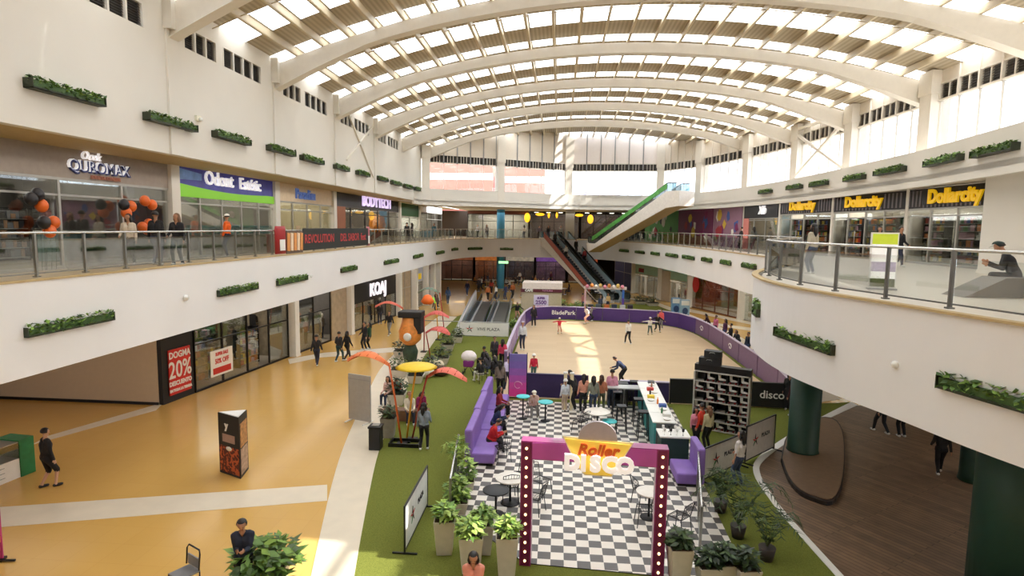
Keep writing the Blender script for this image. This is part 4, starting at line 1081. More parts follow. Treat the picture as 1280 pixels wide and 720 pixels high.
# ------------------------------------------------------------------ hedge boxes on the walls
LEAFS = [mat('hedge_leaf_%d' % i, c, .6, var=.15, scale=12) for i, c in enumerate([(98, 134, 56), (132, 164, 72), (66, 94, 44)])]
BOXM = mat('planter_box_metal', (60, 66, 50), .5, .3)
def leaves(mb, L, d, h, n, rnd, size=.09, z0=0, mats=LEAFS):
    for k in range(n):
        x = rnd.uniform(-L / 2, L / 2); y = rnd.uniform(-d / 2, d / 2); z = z0 + rnd.uniform(0, h)
        a = rnd.uniform(0, 6.28); t = rnd.uniform(-.9, .9); s = size * rnd.uniform(.7, 1.4)
        u = V((math.cos(a), math.sin(a), t)).normalized() * s; w = V((-math.sin(a), math.cos(a), rnd.uniform(-.8, .8))).normalized() * s * .5; c = V((x, y, z))
        mb.add([c - u, c + w, c + u, c - w], [(0, 1, 2, 3)], rnd.choice(mats))
def hedge(a, b, label, group=None, h=.3, seed=0):
    """a,b: the two ends of the box (from hit())"""
    rnd = random.Random(seed)
    pa, pb = a[1], b[1]; d = pb - pa; L = V((d.x, d.y, 0)).length; L = max(L, .5) * (.82 if L < 3.2 and pa.y > 30 else 1); rz = math.atan2(d.y, d.x); c = (pa + pb) / 2
    e = empty('wall_planter', label, 'planter', (c.x, c.y, (pa.z + pb.z) / 2 - .16), rz, group)
    # y local towards the wall is +y
    mb = MB(); mb.box(-L / 2, L / 2, -.26, -.0, 0, .02, BOXM); mb.box(-L / 2, -L / 2 + .015, -.26, 0, 0, .24, BOXM); mb.box(L / 2 - .015, L / 2, -.26, 0, 0, .24, BOXM)
    mb.box(-L / 2, L / 2, -.02, 0, 0, .12, BOXM); mb.box(-L / 2, L / 2, -.26, -.245, 0, .05, BOXM); mb.build('tray', e)
    mb = MB()
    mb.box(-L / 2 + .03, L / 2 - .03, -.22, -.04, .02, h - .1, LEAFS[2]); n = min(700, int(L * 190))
    leaves(mb, L - .06, .24, h - .02, n, rnd, .07, .03); mb.v = [(p[0], p[1] - .14 if i >= 8 else p[1], p[2]) for i, p in enumerate(mb.v)]
    tag(mb.build('foliage', e), kind='stuff')
    return e
WLN = [(WX, 2), (WX, 54)]
LEFTC = [tuple(p) for p in EDGE]
def flip(h_): return h_
rowUL = [(28, 100, 122, 127), (178, 146, 239, 157), (264, 167, 307, 176), (332, 184, 364, 191), (374, 196, 400, 202), (414, 206.5, 434, 212), (442, 214, 460, 219), (468, 221, 483, 226), (486, 226.5, 500, 231), (502, 231, 514, 235), (516, 234.5, 525, 238)]
nth = ['nearest', 'second', 'third', 'fourth', 'fifth', 'sixth', 'seventh', 'eighth', 'ninth', 'tenth', 'eleventh']
for k, (x0, y0, x1, y1) in enumerate(rowUL):
    hedge(hit(x0, y0, WLN), hit(x1, y1, WLN), ('nearest and largest' if k == 0 else nth[k]) + ' green hedge box on the left wall above the upper shops', 'hedge boxes on the upper left wall', seed=k)
rowLL = [(22, 411, 133, 395), (266, 365, 316, 357), (341, 352.5, 379, 346), (420, 338, 444, 333.5), (477, 328.5, 495, 325), (514, 321, 526, 318.5), (543, 316.5, 553, 314.5), (562, 312.5, 571, 310.5)]
for k, (x0, y0, x1, y1) in enumerate(rowLL):
    hedge(hit(x0, y0, LEFTC), hit(x1, y1, LEFTC), ('nearest and largest' if k == 0 else nth[k]) + ' green hedge box on the white parapet below the left gallery', 'hedge boxes on the left parapet', seed=20 + k)
for k, (x0, y0, x1, y1) in enumerate([(582, 310.5, 603, 310.5), (623, 311, 643, 311)]):
    hedge(hit(x0, y0, LEFTC), hit(x1, y1, LEFTC), ['left', 'right'][k] + ' one of two hedge boxes on the far parapet left of the escalators', 'hedge boxes on the far parapet', seed=30 + k)
rowR = [(775, 313, 789, 313.5), (795, 314.5, 809, 315.5), (815, 316.5, 828, 317.5), (835, 318.5, 850, 319.5), (856, 321, 871, 322.5), (879, 324, 895, 325.5), (903, 327, 919, 329), (930, 331, 950, 333.5)]
for k, (x0, y0, x1, y1) in enumerate(rowR):
    hedge(hit(x0, y0, LEFTC), hit(x1, y1, LEFTC), ('farthest' if k == 0 else 'nearest' if k == 7 else nth[k] + ' from the far end') .replace('nearest from', 'first from') + ' hedge box on the right parapet above the mint sign', 'hedge boxes on the right parapet', seed=40 + k)
BC = [tuple(p) for p in BALC]
for k, (x0, y0, x1, y1) in enumerate([(978, 411, 1052, 437), (1184, 472, 1300, 505)]):
    hedge(hit(x0, y0, BC), hit(x1, y1, BC), ['smaller hedge box on the far side of the round balcony', 'large hedge box cut by the right edge of the photo on the round balcony'][k], 'hedge boxes on the round balcony', seed=50 + k)
BN = [tuple(p) for p in BAND]
rowB = [(950, 240, 968, 238.5), (985, 234.5, 1006, 232.5), (1014, 230.5, 1039, 228), (1057, 223.5, 1086, 220), (1098, 215, 1134, 210.5), (1162, 203, 1206, 196), (1222, 191, 1276, 182)]
for k, (x0, y0, x1, y1) in enumerate(rowB):
    hedge(hit(x0, y0, BN), hit(x1, y1, BN), ('farthest' if k == 0 else 'nearest and largest' if k == 6 else nth[6 - k] + ' nearest') + ' hedge box on the cream band above the yellow signed shops', 'hedge boxes on the right upper band', seed=60 + k)
# bushy planter at the left end of the round balcony
# ------------------------------------------------------------------ small lamps and cameras on the walls
def wall_lamp(h_, label, s=1.0):
    P, a = h_[1], h_[2]
    e = empty('wall_light', label, 'light fixture', P, a)
    mb = MB(); mb.box(-.14 * s, .14 * s, -.1 * s, 0, -.1 * s, .1 * s, mat('fixture_cream', (230, 225, 205), .5)); mb.build('housing', e)
    mb = MB(); mb.ball((.0, -.16 * s, -.04 * s), .08 * s, mat('fixture_glass', (235, 235, 230), .2), 10); mb.build('lens', e)
wall_lamp(hit(225, 370, [LEFTC[0], LEFTC[-1]] if False else LEFTC), 'small cream light fixture on the white parapet beside the nearest hedge box', 1.3)
wall_lamp(hit(1128, 453, BC), 'small cream light fixture between the hedge boxes on the round balcony', 1.0)
wall_lamp(hit(246, 148, WLN), 'tiny cream light fixture on the left wall right of the second hedge box', .9)
wall_lamp(hit(385, 344, LEFTC), 'tiny cream light fixture on the white parapet right of the third hedge box', 1.0)
for px, py, lab in [(1257, 54, 'right hand'), (218, 16, 'left hand')]:
    p = (WX + .35, COLY[2] + .3, 14.2) if px < 600 else (16.0, 21.0, 13.9)
    e = empty('hanging_bell_light', '%s small pale flood light beside the arch foot near the camera' % lab, 'light fixture', p)
    mb = MB(); mb.lathe([(.05, .25), (.08, .2), (.16, -.05), (.2, -.2), (.18, -.2)], mat('fixture_cream', (230, 225, 205), .5), 14); mb.build('shade', e)
    mb = MB(); mb.bar((0, 0, .2), (-.3 if px < 600 else .4, 0, .3), .04, .04, STEEL); mb.build('bracket', e)
# bracing crosses
mb = MB()
for a, c in [((WX + .05, COLY[5] - 5.6, 14.6), (WX + .05, COLY[5] - .6, 11.0)), ((WX + .05, COLY[5] - .6, 14.4), (WX + .05, COLY[5] - 5.6, 11.6))]: mb.bar(a, c, .1, .1, BEAM)
struct(mb.build('trim_120'))
mb = MB(); a, c = V((*PTS[6], 0)), V((*PTS[7], 0)); dd = V((-.35, 0, 0))
mb.bar(a + dd + V((0, 0, 14.4)), c + dd + V((0, 0, 11.3)), .16, .16, BEAM); mb.bar(a + dd + V((0, 0, 11.3)), c + dd + V((0, 0, 14.4)), .16, .16, BEAM); mb.bar(a + dd + V((0, 0, 14.6)), c + dd + V((0, 0, 14.6)), .16, .16, BEAM)
struct(mb.build('trim_121'))
# banner on the left gallery railing and the red stand beside it
e = empty('railing_banner', 'long black banner with red and yellow lettering hung on the left gallery railing', 'banner', (0, 0, 0))
pa = hit(380, 306, LEFTC)[1]; pb = hit(461, 300, LEFTC)[1]; pa = V((-12.62, pa.y, L2Z + .15)); pb = V((-12.58, pb.y, L2Z + .15)); d = (pb - pa); L = d.length; rz = math.atan2(d.y, d.x)
e.location = pa + V((.0, 0, 0)); e.rotation_euler = (0, 0, rz)
mb = MB(); mb.box(0, L, -.02, .02, 0, 1.1, mat('black_banner', (38, 40, 36), .7)); cl = mb.build('cloth', e)
for s, x, c, w in [('REVOLUTION', .36, (190, 60, 60), 1.0), ('DEL SABOR', .66, (190, 60, 60), 1.0), ('fest', .9, (190, 200, 60), 1.1)]:
    mb = MB(); mb.text(s, .62, mat('banner_text_%d' % c[0], c, var=0), TXT(L * x - (L * .15 if x < .5 else 0), -.03, .55), ext=.01, bold=.01, sx=w); mb.build('lettering', cl)
for k, (px, c, lab) in enumerate([(352, (170, 40, 44), 'dark red promotional totem standing by the left gallery railing'), (462, (190, 110, 120), 'slim pink promotional totem at the right end of the black banner')]):
    p = hit(px, 300, LEFTC)[1]; e = empty('totem', lab, 'totem', (-12.62, p.y, L2Z + .1), math.pi / 2)
    w = .5 if k == 0 else .3
    mb = MB(); mb.lathe([(w, 0), (w, 1.1), (w * .9, 1.25)], mat('totem_%d' % k, c, .5), 18); mb.v = [(a[0], a[1] * .2, a[2]) for a in mb.v]; mb.build('body', e)
    mb = MB(); mb.box(-w * .5, w * .5, -w * .24, -w * .2, .15, .65, WHITE); mb.build('label_panel', e)
p0_ = hit(359, 310, LEFTC)[1]; p1_ = hit(379, 308, LEFTC)[1]
e = empty('food_banner', 'banner showing orange snack shapes between the red totem and the black banner', 'banner', (-12.6, p0_.y, L2Z + .07), math.pi / 2)
L = p1_.y - p0_.y; mb = MB(); mb.box(0, L, -.02, .02, 0, 1.05, mat('grey_brown_cloth', (110, 90, 76), .7)); mb.build('cloth', e)
for k in range(5):
    mb = MB(); x = L * (k + .5) / 5; mb.plate([(x - .15, .15), (x + .12, .12), (x + .16, .95), (x - .1, .98)], -.05, -.02, mat('snack_%d' % (k % 2), [(226, 150, 80), (236, 206, 176)][k % 2])); mb.build('snack_shape', e)
# ------------------------------------------------------------------ escalators
def escalator(name, label, top, bot, w, sidem, under=True, cat='escalator'):
    """top/bot: points at floor level of the landings; local x runs from top to bottom"""
    top = V(top); bot = V(bot); d = bot - top; L = math.hypot(d.x, d.y); rz = math.atan2(d.y, d.x); H = top.z - bot.z
    e = empty(name, label, cat, (bot.x, bot.y, bot.z), rz)      # local: bottom at x=0, top at x=-L
    def prof(o, t=.0): return [(-L - 1.2, H + o), (-L, H + o), (0, o), (1.3, o)]
    for s in (-1, 1):
        y0 = s * w / 2; pts = prof(.25) ; lo = [(1.3, -.0), (.5, -.0), (-L, H - 1.0), (-L - 1.2, H - .75)]
        mb = MB(); mb.plate(pts + lo, y0 - .09 * s if s > 0 else y0, y0 if s > 0 else y0 + .09, sidem); mb.build('side_panel', e)
        g = [(-L - 1.1, H + .25), (-L, H + .25), (0, .25), (1.2, .25), (1.3, .6), (1.2, .95), (0, .98), (-L, H + .98), (-L - 1.1, H + .95)]
        mb = MB(); mb.plate(g, y0 - .02, y0 + .02, glass('escalator_glass', (180, 200, 205), .15)); mb.build('balustrade', e)
        mb = MB(); mb.plate([(-L, H + .3), (0, .3), (0, .85), (-L, H + .85)], y0 - s * .06 - .02, y0 - s * .06 + .02, mat('pale_blue_balustrade', (168, 190, 200), .3, .2)); mb.build('inner_panel', e)
        mb = MB(); mb.tube([(-L - 1.1, y0, H + .95), (-L, y0, H + 1.0), (0, y0, 1.0), (1.2, y0, .97), (1.36, y0, .7), (1.25, y0, .35)], .045, BLACK, 8); mb.build('handrail', e)
    n = int(L / .4)
    for k in range(n):
        x = -L + L * k / n; z = H - H * k / n
        if k < 95:
            mb = MB(); mb.box(x, x + L / n, -w / 2 + .1, w / 2 - .1, z - .28, z - .02, mat('escalator_step', (74, 76, 80), .4, .5)); mb.build('step', e)
    mb = MB(); mb.box(.0, 1.3, -w / 2 + .1, w / 2 - .1, 0, .03, STEEL); mb.box(-L - 1.2, -L, -w / 2 + .1, w / 2 - .1, H - .05, H + .02, STEEL); mb.build('landing_plate', e)
    mb = MB(); mb.plate([(.5, .02), (-L, H - .98), (-L, H - .9), (.3, .02)], -w / 2 + .05, w / 2 - .05, sidem); mb.build('soffit', e)
    return e
ESIDE = mat('escalator_cladding', (222, 214, 204), .5)
D = V((6.0, -9.6, 0)).normalized(); Nn = V((-D.y, D.x, 0))      # Nn points right/back
t0 = V((-1.2, 72.2, L2Z)); b0 = V((4.6, 62.9, 0))
ea = escalator('escalator', 'left escalator of the pair, with a red lined side, rising to the far gallery', t0, b0, 1.5, ESIDE)
mb = MB(); L = math.hypot((b0 - t0).x, (b0 - t0).y)
mb.plate([(-L, L2Z + .28), (-1.0, .28 + .66), (-1.0, .95 + .66), (-L, L2Z + .95)], -.78, -.74, mat('rust_red_band', (176, 92, 76), .5)); mb.build('red_band', ea)
escalator('escalator', 'right escalator of the pair, rising to the far gallery', t0 + Nn * 2.1, b0 + Nn * 2.1, 1.5, mat('escalator_grey', (178, 182, 186), .5, .2))
# the ramped escalator to the top floor on the right
tt = V((10.4, 55.6, 11.0)); bb = V((3.2, 62.6, L2Z + .0))
ec = escalator('escalator', 'white boxed escalator with a green edge rising to the top floor on the right', tt, V((4.6, 64.0, L2Z - .4)), 1.7, mat('white_cladding', (236, 230, 222), .6))
L = math.hypot(tt.x - 4.6, tt.y - 64.0); Hh = 11.0 - L2Z + .4
for s in (-1, 1):
    mb = MB(); mb.plate([(-L, Hh + .5), (.6, .5), (.6, .95), (-L, Hh + .95)], s * .9 - .01, s * .9 + .01, mat('green_band', (90, 170, 80), .5, var=.25, scale=3)); mb.build('green_band', ec)
mb = MB(); mb.plate([(-L - 1.6, Hh - 1.1), (-L, Hh - 1.25), (1.2, -.7), (1.5, .25), (0, .25), (-L, Hh + .25), (-L - 1.6, Hh + .25)], -.95, .95, mat('white_cladding', (236, 230, 222), .6)); mb.build('truss_cladding', ec)
mb = MB(); mb.plate([(-L - 1.55, Hh - 1.14), (-L, Hh - 1.29), (1.2, -.74), (1.2, -.7), (-L, Hh - 1.25), (-L - 1.55, Hh - 1.1)], -.9, .9, SOFFIT); mb.build('soffit', ec)
# moving walkways in the left part of the hall
def walkway(x0, y0, x1, y1, w, label):
    d = V((x1 - x0, y1 - y0)); L = d.length; rz = math.atan2(d.y, d.x); e = empty('moving_walkway', label, 'moving walkway', (x0, y0, 0), rz)
    mb = MB(); mb.box(0, L, -w / 2 + .1, w / 2 - .1, .005, .08, mat('walkway_belt', (92, 90, 88), .5, .3)); mb.build('belt', e)
    mb = MB(); mb.box(-.4, 0, -w / 2, w / 2, .005, .09, STEEL); mb.box(L, L + .4, -w / 2, w / 2, .005, .09, STEEL); mb.build('landing_plate', e)
    for s in (-1, 1):
        y = s * w / 2
        mb = MB(); mb.box(0, L, y - .08, y + .08, 0, .22, mat('walkway_skirt', (200, 200, 198), .4)); mb.build('skirt', e)
        mb = MB(); mb.box(.1, L - .1, y - .015, y + .015, .22, .88, glass('blue_glass', (110, 165, 205), .12)); mb.build('balustrade', e)
        mb = MB(); mb.tube([(.1, y, .5), (0, y, .85), (.15, y, .93), (L - .15, y, .93), (L, y, .85), (L - .1, y, .5)], .05, BLACK, 8); mb.build('handrail', e)
walkway(-6.0, 41.5, -7.2, 60, 1.3, 'left of the two moving walkways with bluish glass sides')
walkway(-4.4, 41.5, -5.4, 60, 1.3, 'right of the two moving walkways with bluish glass sides')
e = empty('ramp_wall', 'white sloping side wall left of the moving walkways', 'parapet wall', (-7.1, 40.5, 0), math.atan2(19, -1.3))
mb = MB(); mb.plate([(0, 0), (19, 0), (19, 1.25), (12, 1.2), (0, .55)], -.1, .1, WHITE); mb.build('wall', e)
mb = MB(); mb.tube([(0, 0, .62), (12, 0, 1.27), (19, 0, 1.32)], .05, STEEL, 8); mb.build('handrail', e)
# white banner on the barrier at the near end of the walkways
e = empty('barrier_banner', 'white banner with a small star logo hung at the near end of the walkways', 'banner', (-5.0, 39.6, 0))
mb = MB(); mb.box(-1.7, 1.7, -.02, .02, .35, 1.25, WHITE); cl = mb.build('cloth', e)
mb = MB(); mb.tube([(-4.8, 0, 1.3), (1.7, 0, 1.3)], .03, STEEL, 6); mb.tube([(-4.8, 0, 0), (-4.8, 0, 1.3)], .03, STEEL, 6); mb.tube([(1.7, 0, 0), (1.7, 0, 1.3)], .03, STEEL, 6); mb.tube([(-1.7, 0, 0), (-1.7, 0, 1.3)], .03, STEEL, 6); mb.build('frame', e)
def star_logo(parent, x, y, z, s, cols=((40, 40, 44), (200, 60, 60), (60, 130, 80))):
    for k in range(5):
        a = math.pi / 2 + k * 2 * math.pi / 5; mb = MB()
        mb.plate([(x + s * .12 * math.cos(a - .8), z + s * .12 * math.sin(a - .8)), (x + s * math.cos(a), z + s * math.sin(a)), (x + s * .3 * math.cos(a + .7), z + s * .3 * math.sin(a + .7))], y - .01, y, mat('logo_%d' % (k % 3), cols[k % 3], var=0)); mb.build('logo_blade', parent)
star_logo(cl, -1.0, -.025, .8, .3)
mb = MB(); mb.text('VIVE PLAZA', .3, mat('logo_0', (40, 40, 44)), TXT(.3, -.03, .8), ext=.01); mb.build('lettering', cl)
# ------------------------------------------------------------------ rink barriers
PUR1 = mat('rink_purple', (72, 44, 112), .5, var=.06); PUR2 = mat('dusty_purple', (112, 84, 118), .5, var=.06); NIGHT = mat('night_purple', (46, 32, 78), .5); LAV = mat('lavender_edge', (196, 184, 208), .4)
PGRAD = mat('violet_cloth', (138, 106, 182), .6, var=.1, scale=2)
def barrier(a, b, label, m, h=1.1, th=.12, text=None, swirl=False, group=None, topm=LAV, face=-1):
    a = V((a[0], a[1], 0)); b = V((b[0], b[1], 0)); d = b - a; L = d.length; rz = math.atan2(d.y, d.x)
    e = empty('rink_barrier', label, 'rink barrier', a, rz, group)
    mb = MB(); mb.box(0, L - .03, -th / 2, th / 2, .05, h, m); mb.build('padded_panel', e)
    mb = MB(); mb.box(0, L - .03, -th / 2 - .02, th / 2 + .02, h, h + .05, topm); mb.box(0, .06, -th / 2 - .02, th / 2 + .02, 0, h, topm if topm is not LAV else m); mb.build('top_rail', e)
    M0 = TXT(L / 2, -th / 2 - .02, h * .55) if face < 0 else TXT(L / 2, th / 2 + .02, h * .55, math.pi)
    if text: mb = MB(); mb.text(text, .5, WHITE, M0, ext=.02, bold=.005); mb.build('lettering', e)
    if swirl:
        mb = MB(); y = (th / 2 + .02) * (1 if face > 0 else -1)
        mb.tube([(L / 2 + .32 * math.cos(t) * (1 - t / 12), y, h * .55 + .2 * math.sin(t) * (1 - t / 12)) for t in [k * .5 for k in range(13)]], .028, WHITE, 6); mb.build('swirl_logo', e)
    return e
def run(pts, labels, m, **kw):
    out = []
    for k in range(len(pts) - 1): out.append(barrier(pts[k], pts[k + 1], labels[k], m, **{**kw, **({} if k not in kw.get('sw', ()) else {})}))
    return out
back = [(-2.6, 46.5), (-2.2, 49.0), (-.6, 49.9), (1.6, 49.9), (3.8, 49.6), (6, 49.2), (8.2, 48.7)]
for k in range(6): barrier(back[k], back[k + 1], ['purple corner pad at the far left of the rink', 'leftmost straight purple pad behind the rink', 'purple pad with white lettering behind the rink', 'purple pad behind the rink crossed by a sunlit streak', 'plain purple pad right of the streak behind the rink', 'rightmost purple pad behind the rink'][k], PUR1, text='BladePark' if k == 2 else None)
right = [(8.2, 48.7), (9.7, 47.2), (10.45, 44.8), (10.75, 42), (10.8, 38.6), (10.8, 35.2), (10.8, 31.9), (10.75, 28.8), (10.4, 26.2)]
for k in range(8): barrier(right[k + 1], right[k], ['curved purple pad at the far right corner of the rink', 'second curved purple pad at the far right corner', 'dusty purple pad with a swirl, farthest on the right side', 'plain dusty purple pad on the right side of the rink', 'dusty purple pad with a large white swirl on the right side', 'plain dusty purple pad right behind the skate rack', 'plain dusty purple pad second nearest on the right side', 'nearest dusty purple pad ending at the black disco pad'][k], PUR1 if k < 2 else PUR2, swirl=k in (2, 4), face=1, h=1.15)
left = [(-2.75, 31.2), (-2.8, 35), (-2.8, 39), (-2.75, 43), (-2.6, 46.5)]
for k in range(4): barrier(left[k], left[k + 1], ['nearest lavender pad on the left side of the rink', 'second lavender pad on the left side of the rink', 'third lavender pad on the left side of the rink', 'farthest lavender pad on the left side of the rink'][k], mat('lavender_pad', (150, 128, 176), .5))
front = [(-1.35, 26.45), (1.5, 26.35)]
barrier(front[0], front[1], 'dark purple pad between the checkered floor and the rink', NIGHT, topm=NIGHT)
barrier((5.1, 26.3), (7.1, 26.3), 'black pad with a white skate drawing behind the bar', BLACK, topm=BLACK)
barrier((7.1, 26.3), (8.6, 26.25), 'black pad hidden behind the skate rack', BLACK, topm=BLACK)
barrier((8.6, 26.25), (10.4, 26.1), 'black pad with white disco lettering right of the skate rack', BLACK, text='disco', topm=BLACK)
barrier((2.9, 26.35), (5.1, 26.3), 'low dark pad behind the high stools', NIGHT, topm=LAV, h=.95)
# tall pink and violet banner standing at the rink entrance
p = at(646, 508)
e = empty('standing_banner', 'tall standing banner fading from violet blue to hot pink at the rink entrance', 'banner', (-1.75, 26.4, 0), math.radians(0))
for k in range(6):
    c = [(226, 60, 150), (206, 76, 160), (176, 84, 168), (146, 92, 172), (122, 98, 172), (116, 104, 170)][k]
    mb = MB(); mb.box(-.4, .4, -.04, .04, .05 + k * .33, .05 + (k + 1) * .33, mat('banner_band_%d' % k, c, .5)); mb.build('colour_band', e)
mb = MB(); mb.box(-.43, -.4, -.05, .05, 0, 2.1, DARK); mb.box(.4, .43, -.05, .05, 0, 2.1, DARK); mb.box(-.5, .5, -.2, .2, 0, .04, DARK); mb.build('frame', e)
mb = MB(); mb.tube([(.2 * math.cos(t) * (1 - t / 14), -.06, .6 + .16 * math.sin(t)) for t in [k * .5 for k in range(12)]], .02, mat('pale_pink', (240, 170, 210)), 6); mb.build('swirl_logo', e)
# violet lounge sofas
def sofa(x, y, L, rz, label, sy=1.0):
    e = empty('lounge_sofa', label, 'sofa', (x, y, .03), rz); e.scale = (1, sy, 1)
    mb = MB(); mb.box(0, L, .0, .95, .08, .42, PGRAD); mb.build('seat', e, bevel=.05)
    mb = MB(); mb.plate([(0, .1), (L, .1), (L, 1.2), (0, 1.2)], .72, .98, PGRAD); mb.build('backrest', e, bevel=.06)
    mb = MB(); mb.box(.05, L - .05, .05, .9, 0, .08, DARK); mb.build('plinth', e)
# left run: backs to -x
for k, (y0, L) in enumerate([(18.35, 2.3), (20.7, 2.3), (23.05, 2.3)]):
    sofa(-1.95 - .05 * k, y0, L, math.pi / 2, ['nearest violet sofa on the left edge of the checkered floor', 'middle violet sofa on the left edge where two guests sit', 'farthest violet sofa on the left edge beside the pink banner'][k])
sofa(3.72, 18.7, 1.2, -math.pi / 2, 'short violet sofa on the right edge behind the marquee arch', .85)
# bar counter with teal front
e = empty('bar_counter', 'long teal fronted bar with a white top on the right of the checkered floor', 'bar', (0, 0, .03))
poly = [tuple(at(*q)[:2]) for q in [(852, 607), (835, 601), (800, 520), (812, 519)]]
P1, P2 = V((3.45, 20.2)), V((3.62, 25.7)); dd = (P2 - P1); L = dd.length; e.location = (P1.x, P1.y, .03); e.rotation_euler = (0, 0, math.atan2(dd.y, dd.x))
TEAL = mat('teal_panel', (60, 150, 150), .5)
mb = MB(); mb.box(0, L, -.7, -.06, 0, 1.05, mat('bar_grey', (90, 92, 92), .5)); mb.build('body', e)
for k in range(5): mb = MB(); mb.box(L * k / 5 + .02, L * (k + 1) / 5 - .02, -.06, 0, .02, 1.04, TEAL); mb.build('front_panel', e)
for k in range(5): mb = MB(); mb.box(L * k / 5 + .02, L * (k + 1) / 5 - .02, -.74, .06, 1.06, 1.1, WHITE); mb.build('top_slab', e)
ang = e.rotation_euler.z
rnd = random.Random(4)
for k in range(14):
    q = e.matrix_basis @ V((.3 + k * .38, -.35 + rnd.uniform(-.2, .2), 1.1)); mb = MB()
    if k % 3 == 0: mb.lathe([(.1, 0), (.12, .02), (.15, .06), (.14, .06), (.1, .02)], WHITE, 14); nm, ct, lb = 'bowl', 'bowl', 'white bowl'
    elif k % 3 == 1: mb.box(-.13, .13, -.1, .1, 0, .12, GOODS[(k * 3) % 10]); nm, ct, lb = 'snack_box', 'box', 'small carton'
    else: mb.lathe([(.035, 0), (.038, .16), (.015, .2), (.015, .26)], GOODS[(k * 7) % 10], 10); nm, ct, lb = 'bottle', 'bottle', 'bottle'
    tag(mb.build(nm, loc=q), '%s standing on the white bar top, %s counting from the near end' % (lb, (nth + ['twelfth', 'thirteenth', 'fourteenth'])[k].replace('nearest', 'first')), ct, 'items on the bar top')
e = empty('service_table', 'small black cabinet with white top and glassware at the near end of the bar', 'table', (3.95, 19.45, .03))
mb = MB(); mb.box(-.45, .45, -.35, .35, 0, .95, mat('green_black', (34, 60, 54))); mb.build('cabinet', e)
mb = MB(); mb.box(-.5, .5, -.4, .4, .95, 1.0, WHITE); mb.build('table_top', e)
for k in range(7):
    mb = MB(); mb.lathe([(.03, 0), (.006, .01), (.006, .1), (.04, .13), (.045, .22)], [WHITE, BLACK][k % 2], 10); tag(mb.build('wine_glass', loc=(3.63 + (k % 4) * .2, 19.25 + (k // 4) * .3, 1.03)), 'stemmed glass on the small black cabinet at the bar end', 'glass', 'glasses on the small black cabinet')
# round cafe tables and wire chairs
def cafe_table(x, y, topm, label, h=.74, r=.33, z=.03):
    e = empty('cafe_table', label, 'table', (x, y, z))
    mb = MB(); mb.lathe([(r, h - .03), (r, h), (r - .01, h + .005)], topm, 24); mb.build('table_top', e)
    mb = MB(); mb.tube([(0, 0, .03), (0, 0, h - .03)], .03, BLACK, 8); mb.build('post', e)
    mb = MB(); mb.lathe([(r * .65, 0), (r * .65, .02), (.04, .04)], BLACK, 18); mb.build('base', e)
_ch = None
def wire_chair(x, y, rz, label, m=BLACK, z=.03, group=None):
    global _ch
    if _ch is None or _ch[1] is not m:
        e = empty('wire_chair', label, 'chair', (x, y, z), rz, group)
        mb = MB(); mb.tube([(-.21, -.2, .45), (.21, -.2, .45), (.21, .2, .45), (-.21, .2, .45)], .012, m, 6, True)
        for k in range(6): mb.tube([(-.21 + .07 * k + .03, -.2, .45), (-.21 + .07 * k + .03, .2, .45)], .006, m, 4)
        for k in range(5): mb.tube([(-.21, -.16 + .08 * k, .45), (.21, -.16 + .08 * k, .45)], .006, m, 4)
        mb.build('seat', e)
        mb = MB(); mb.tube([(-.21, -.2, .45), (-.23, -.3, .84), (0, -.34, .9), (.23, -.3, .84), (.21, -.2, .45)], .012, m, 6)
        for k in range(5): mb.tube([(-.15 + .075 * k, -.2, .45), (-.16 + .08 * k, -.32, .87)], .006, m, 4)
        for k in range(3): mb.tube([(-.215, -.225 - .03 * k, .55 + .1 * k), (.215, -.225 - .03 * k, .55 + .1 * k)], .006, m, 4)
        mb.build('backrest', e)
        for a in (-1, 1):
            for b_ in (-1, 1): mb = MB(); mb.tube([(a * .2, b_ * .19, .45), (a * .24, b_ * .24, 0)], .012, m, 6); mb.build('leg', e)
        _ch = (e, m); return e
    c = copy_tree(_ch[0]); c.location = (x, y, z); c.rotation_euler = (0, 0, rz); c['label'] = label
    if group: c['group'] = group
    elif 'group' in c: del c['group']
    return c
TT = mat('turquoise_top', (70, 200, 205), .4); WT = mat('white_top', (232, 226, 216), .4)
def gp(px, py, z=.03): q = at(px, py, z); return q.x, q.y
q = gp(655, 520, .78); cafe_table(*q[:1], q[1], TT, 'turquoise round table beside the pink standing banner') if False else None
def table_at(px, py, m, label, h=.74, **k): q = at(px, py, h + .03); cafe_table(q.x, q.y, m, label, h=h, **k)
table_at(654, 495, TT, 'turquoise topped table beside the pink standing banner', .95, r=.28)
table_at(682, 502, TT, 'turquoise topped table in front of the dark purple pad', .8, r=.3)
table_at(747, 514, WT, 'large pale round table behind the marquee sign', .76, r=.5)
table_at(762, 526, TT, 'turquoise topped table right of the pale round table', .5, r=.28)
table_at(638, 597, WT, 'pale round table left of the marquee arch, behind the wire chairs', .74, r=.42)
table_at(620, 612, BLACK, 'black round table near the left front planters', .7, r=.36)
table_at(812, 614, WT, 'pale round table inside the right leg of the marquee arch', .74, r=.36)
cc = [((636, 625), .3, 'wire chair left of the marquee arch, nearest the white planters'), ((648, 612), 2.4, 'wire chair left of the marquee arch behind the first one'), ((668, 640), 1.2, 'wire chair just inside the left leg of the marquee arch'), ((676, 618), 4.1, 'wire chair behind the one inside the left leg'), ((806, 655), 1.6, 'wire chair just inside the right leg of the marquee arch'), ((803, 632), -1.2, 'wire chair by the pale table inside the right leg'), ((725, 540), .9, 'wire chair behind the left half of the marquee sign'), ((734, 525), 2.9, 'wire chair left of the large pale table'), ((628, 575), .4, 'wire chair in front of the nearest violet sofa'), ((848, 665), .8, 'wire chair outside the right leg of the marquee arch')]
for (px, py), r_, lab in cc: q = at(px, py, .03); wire_chair(q.x, q.y, r_, lab)
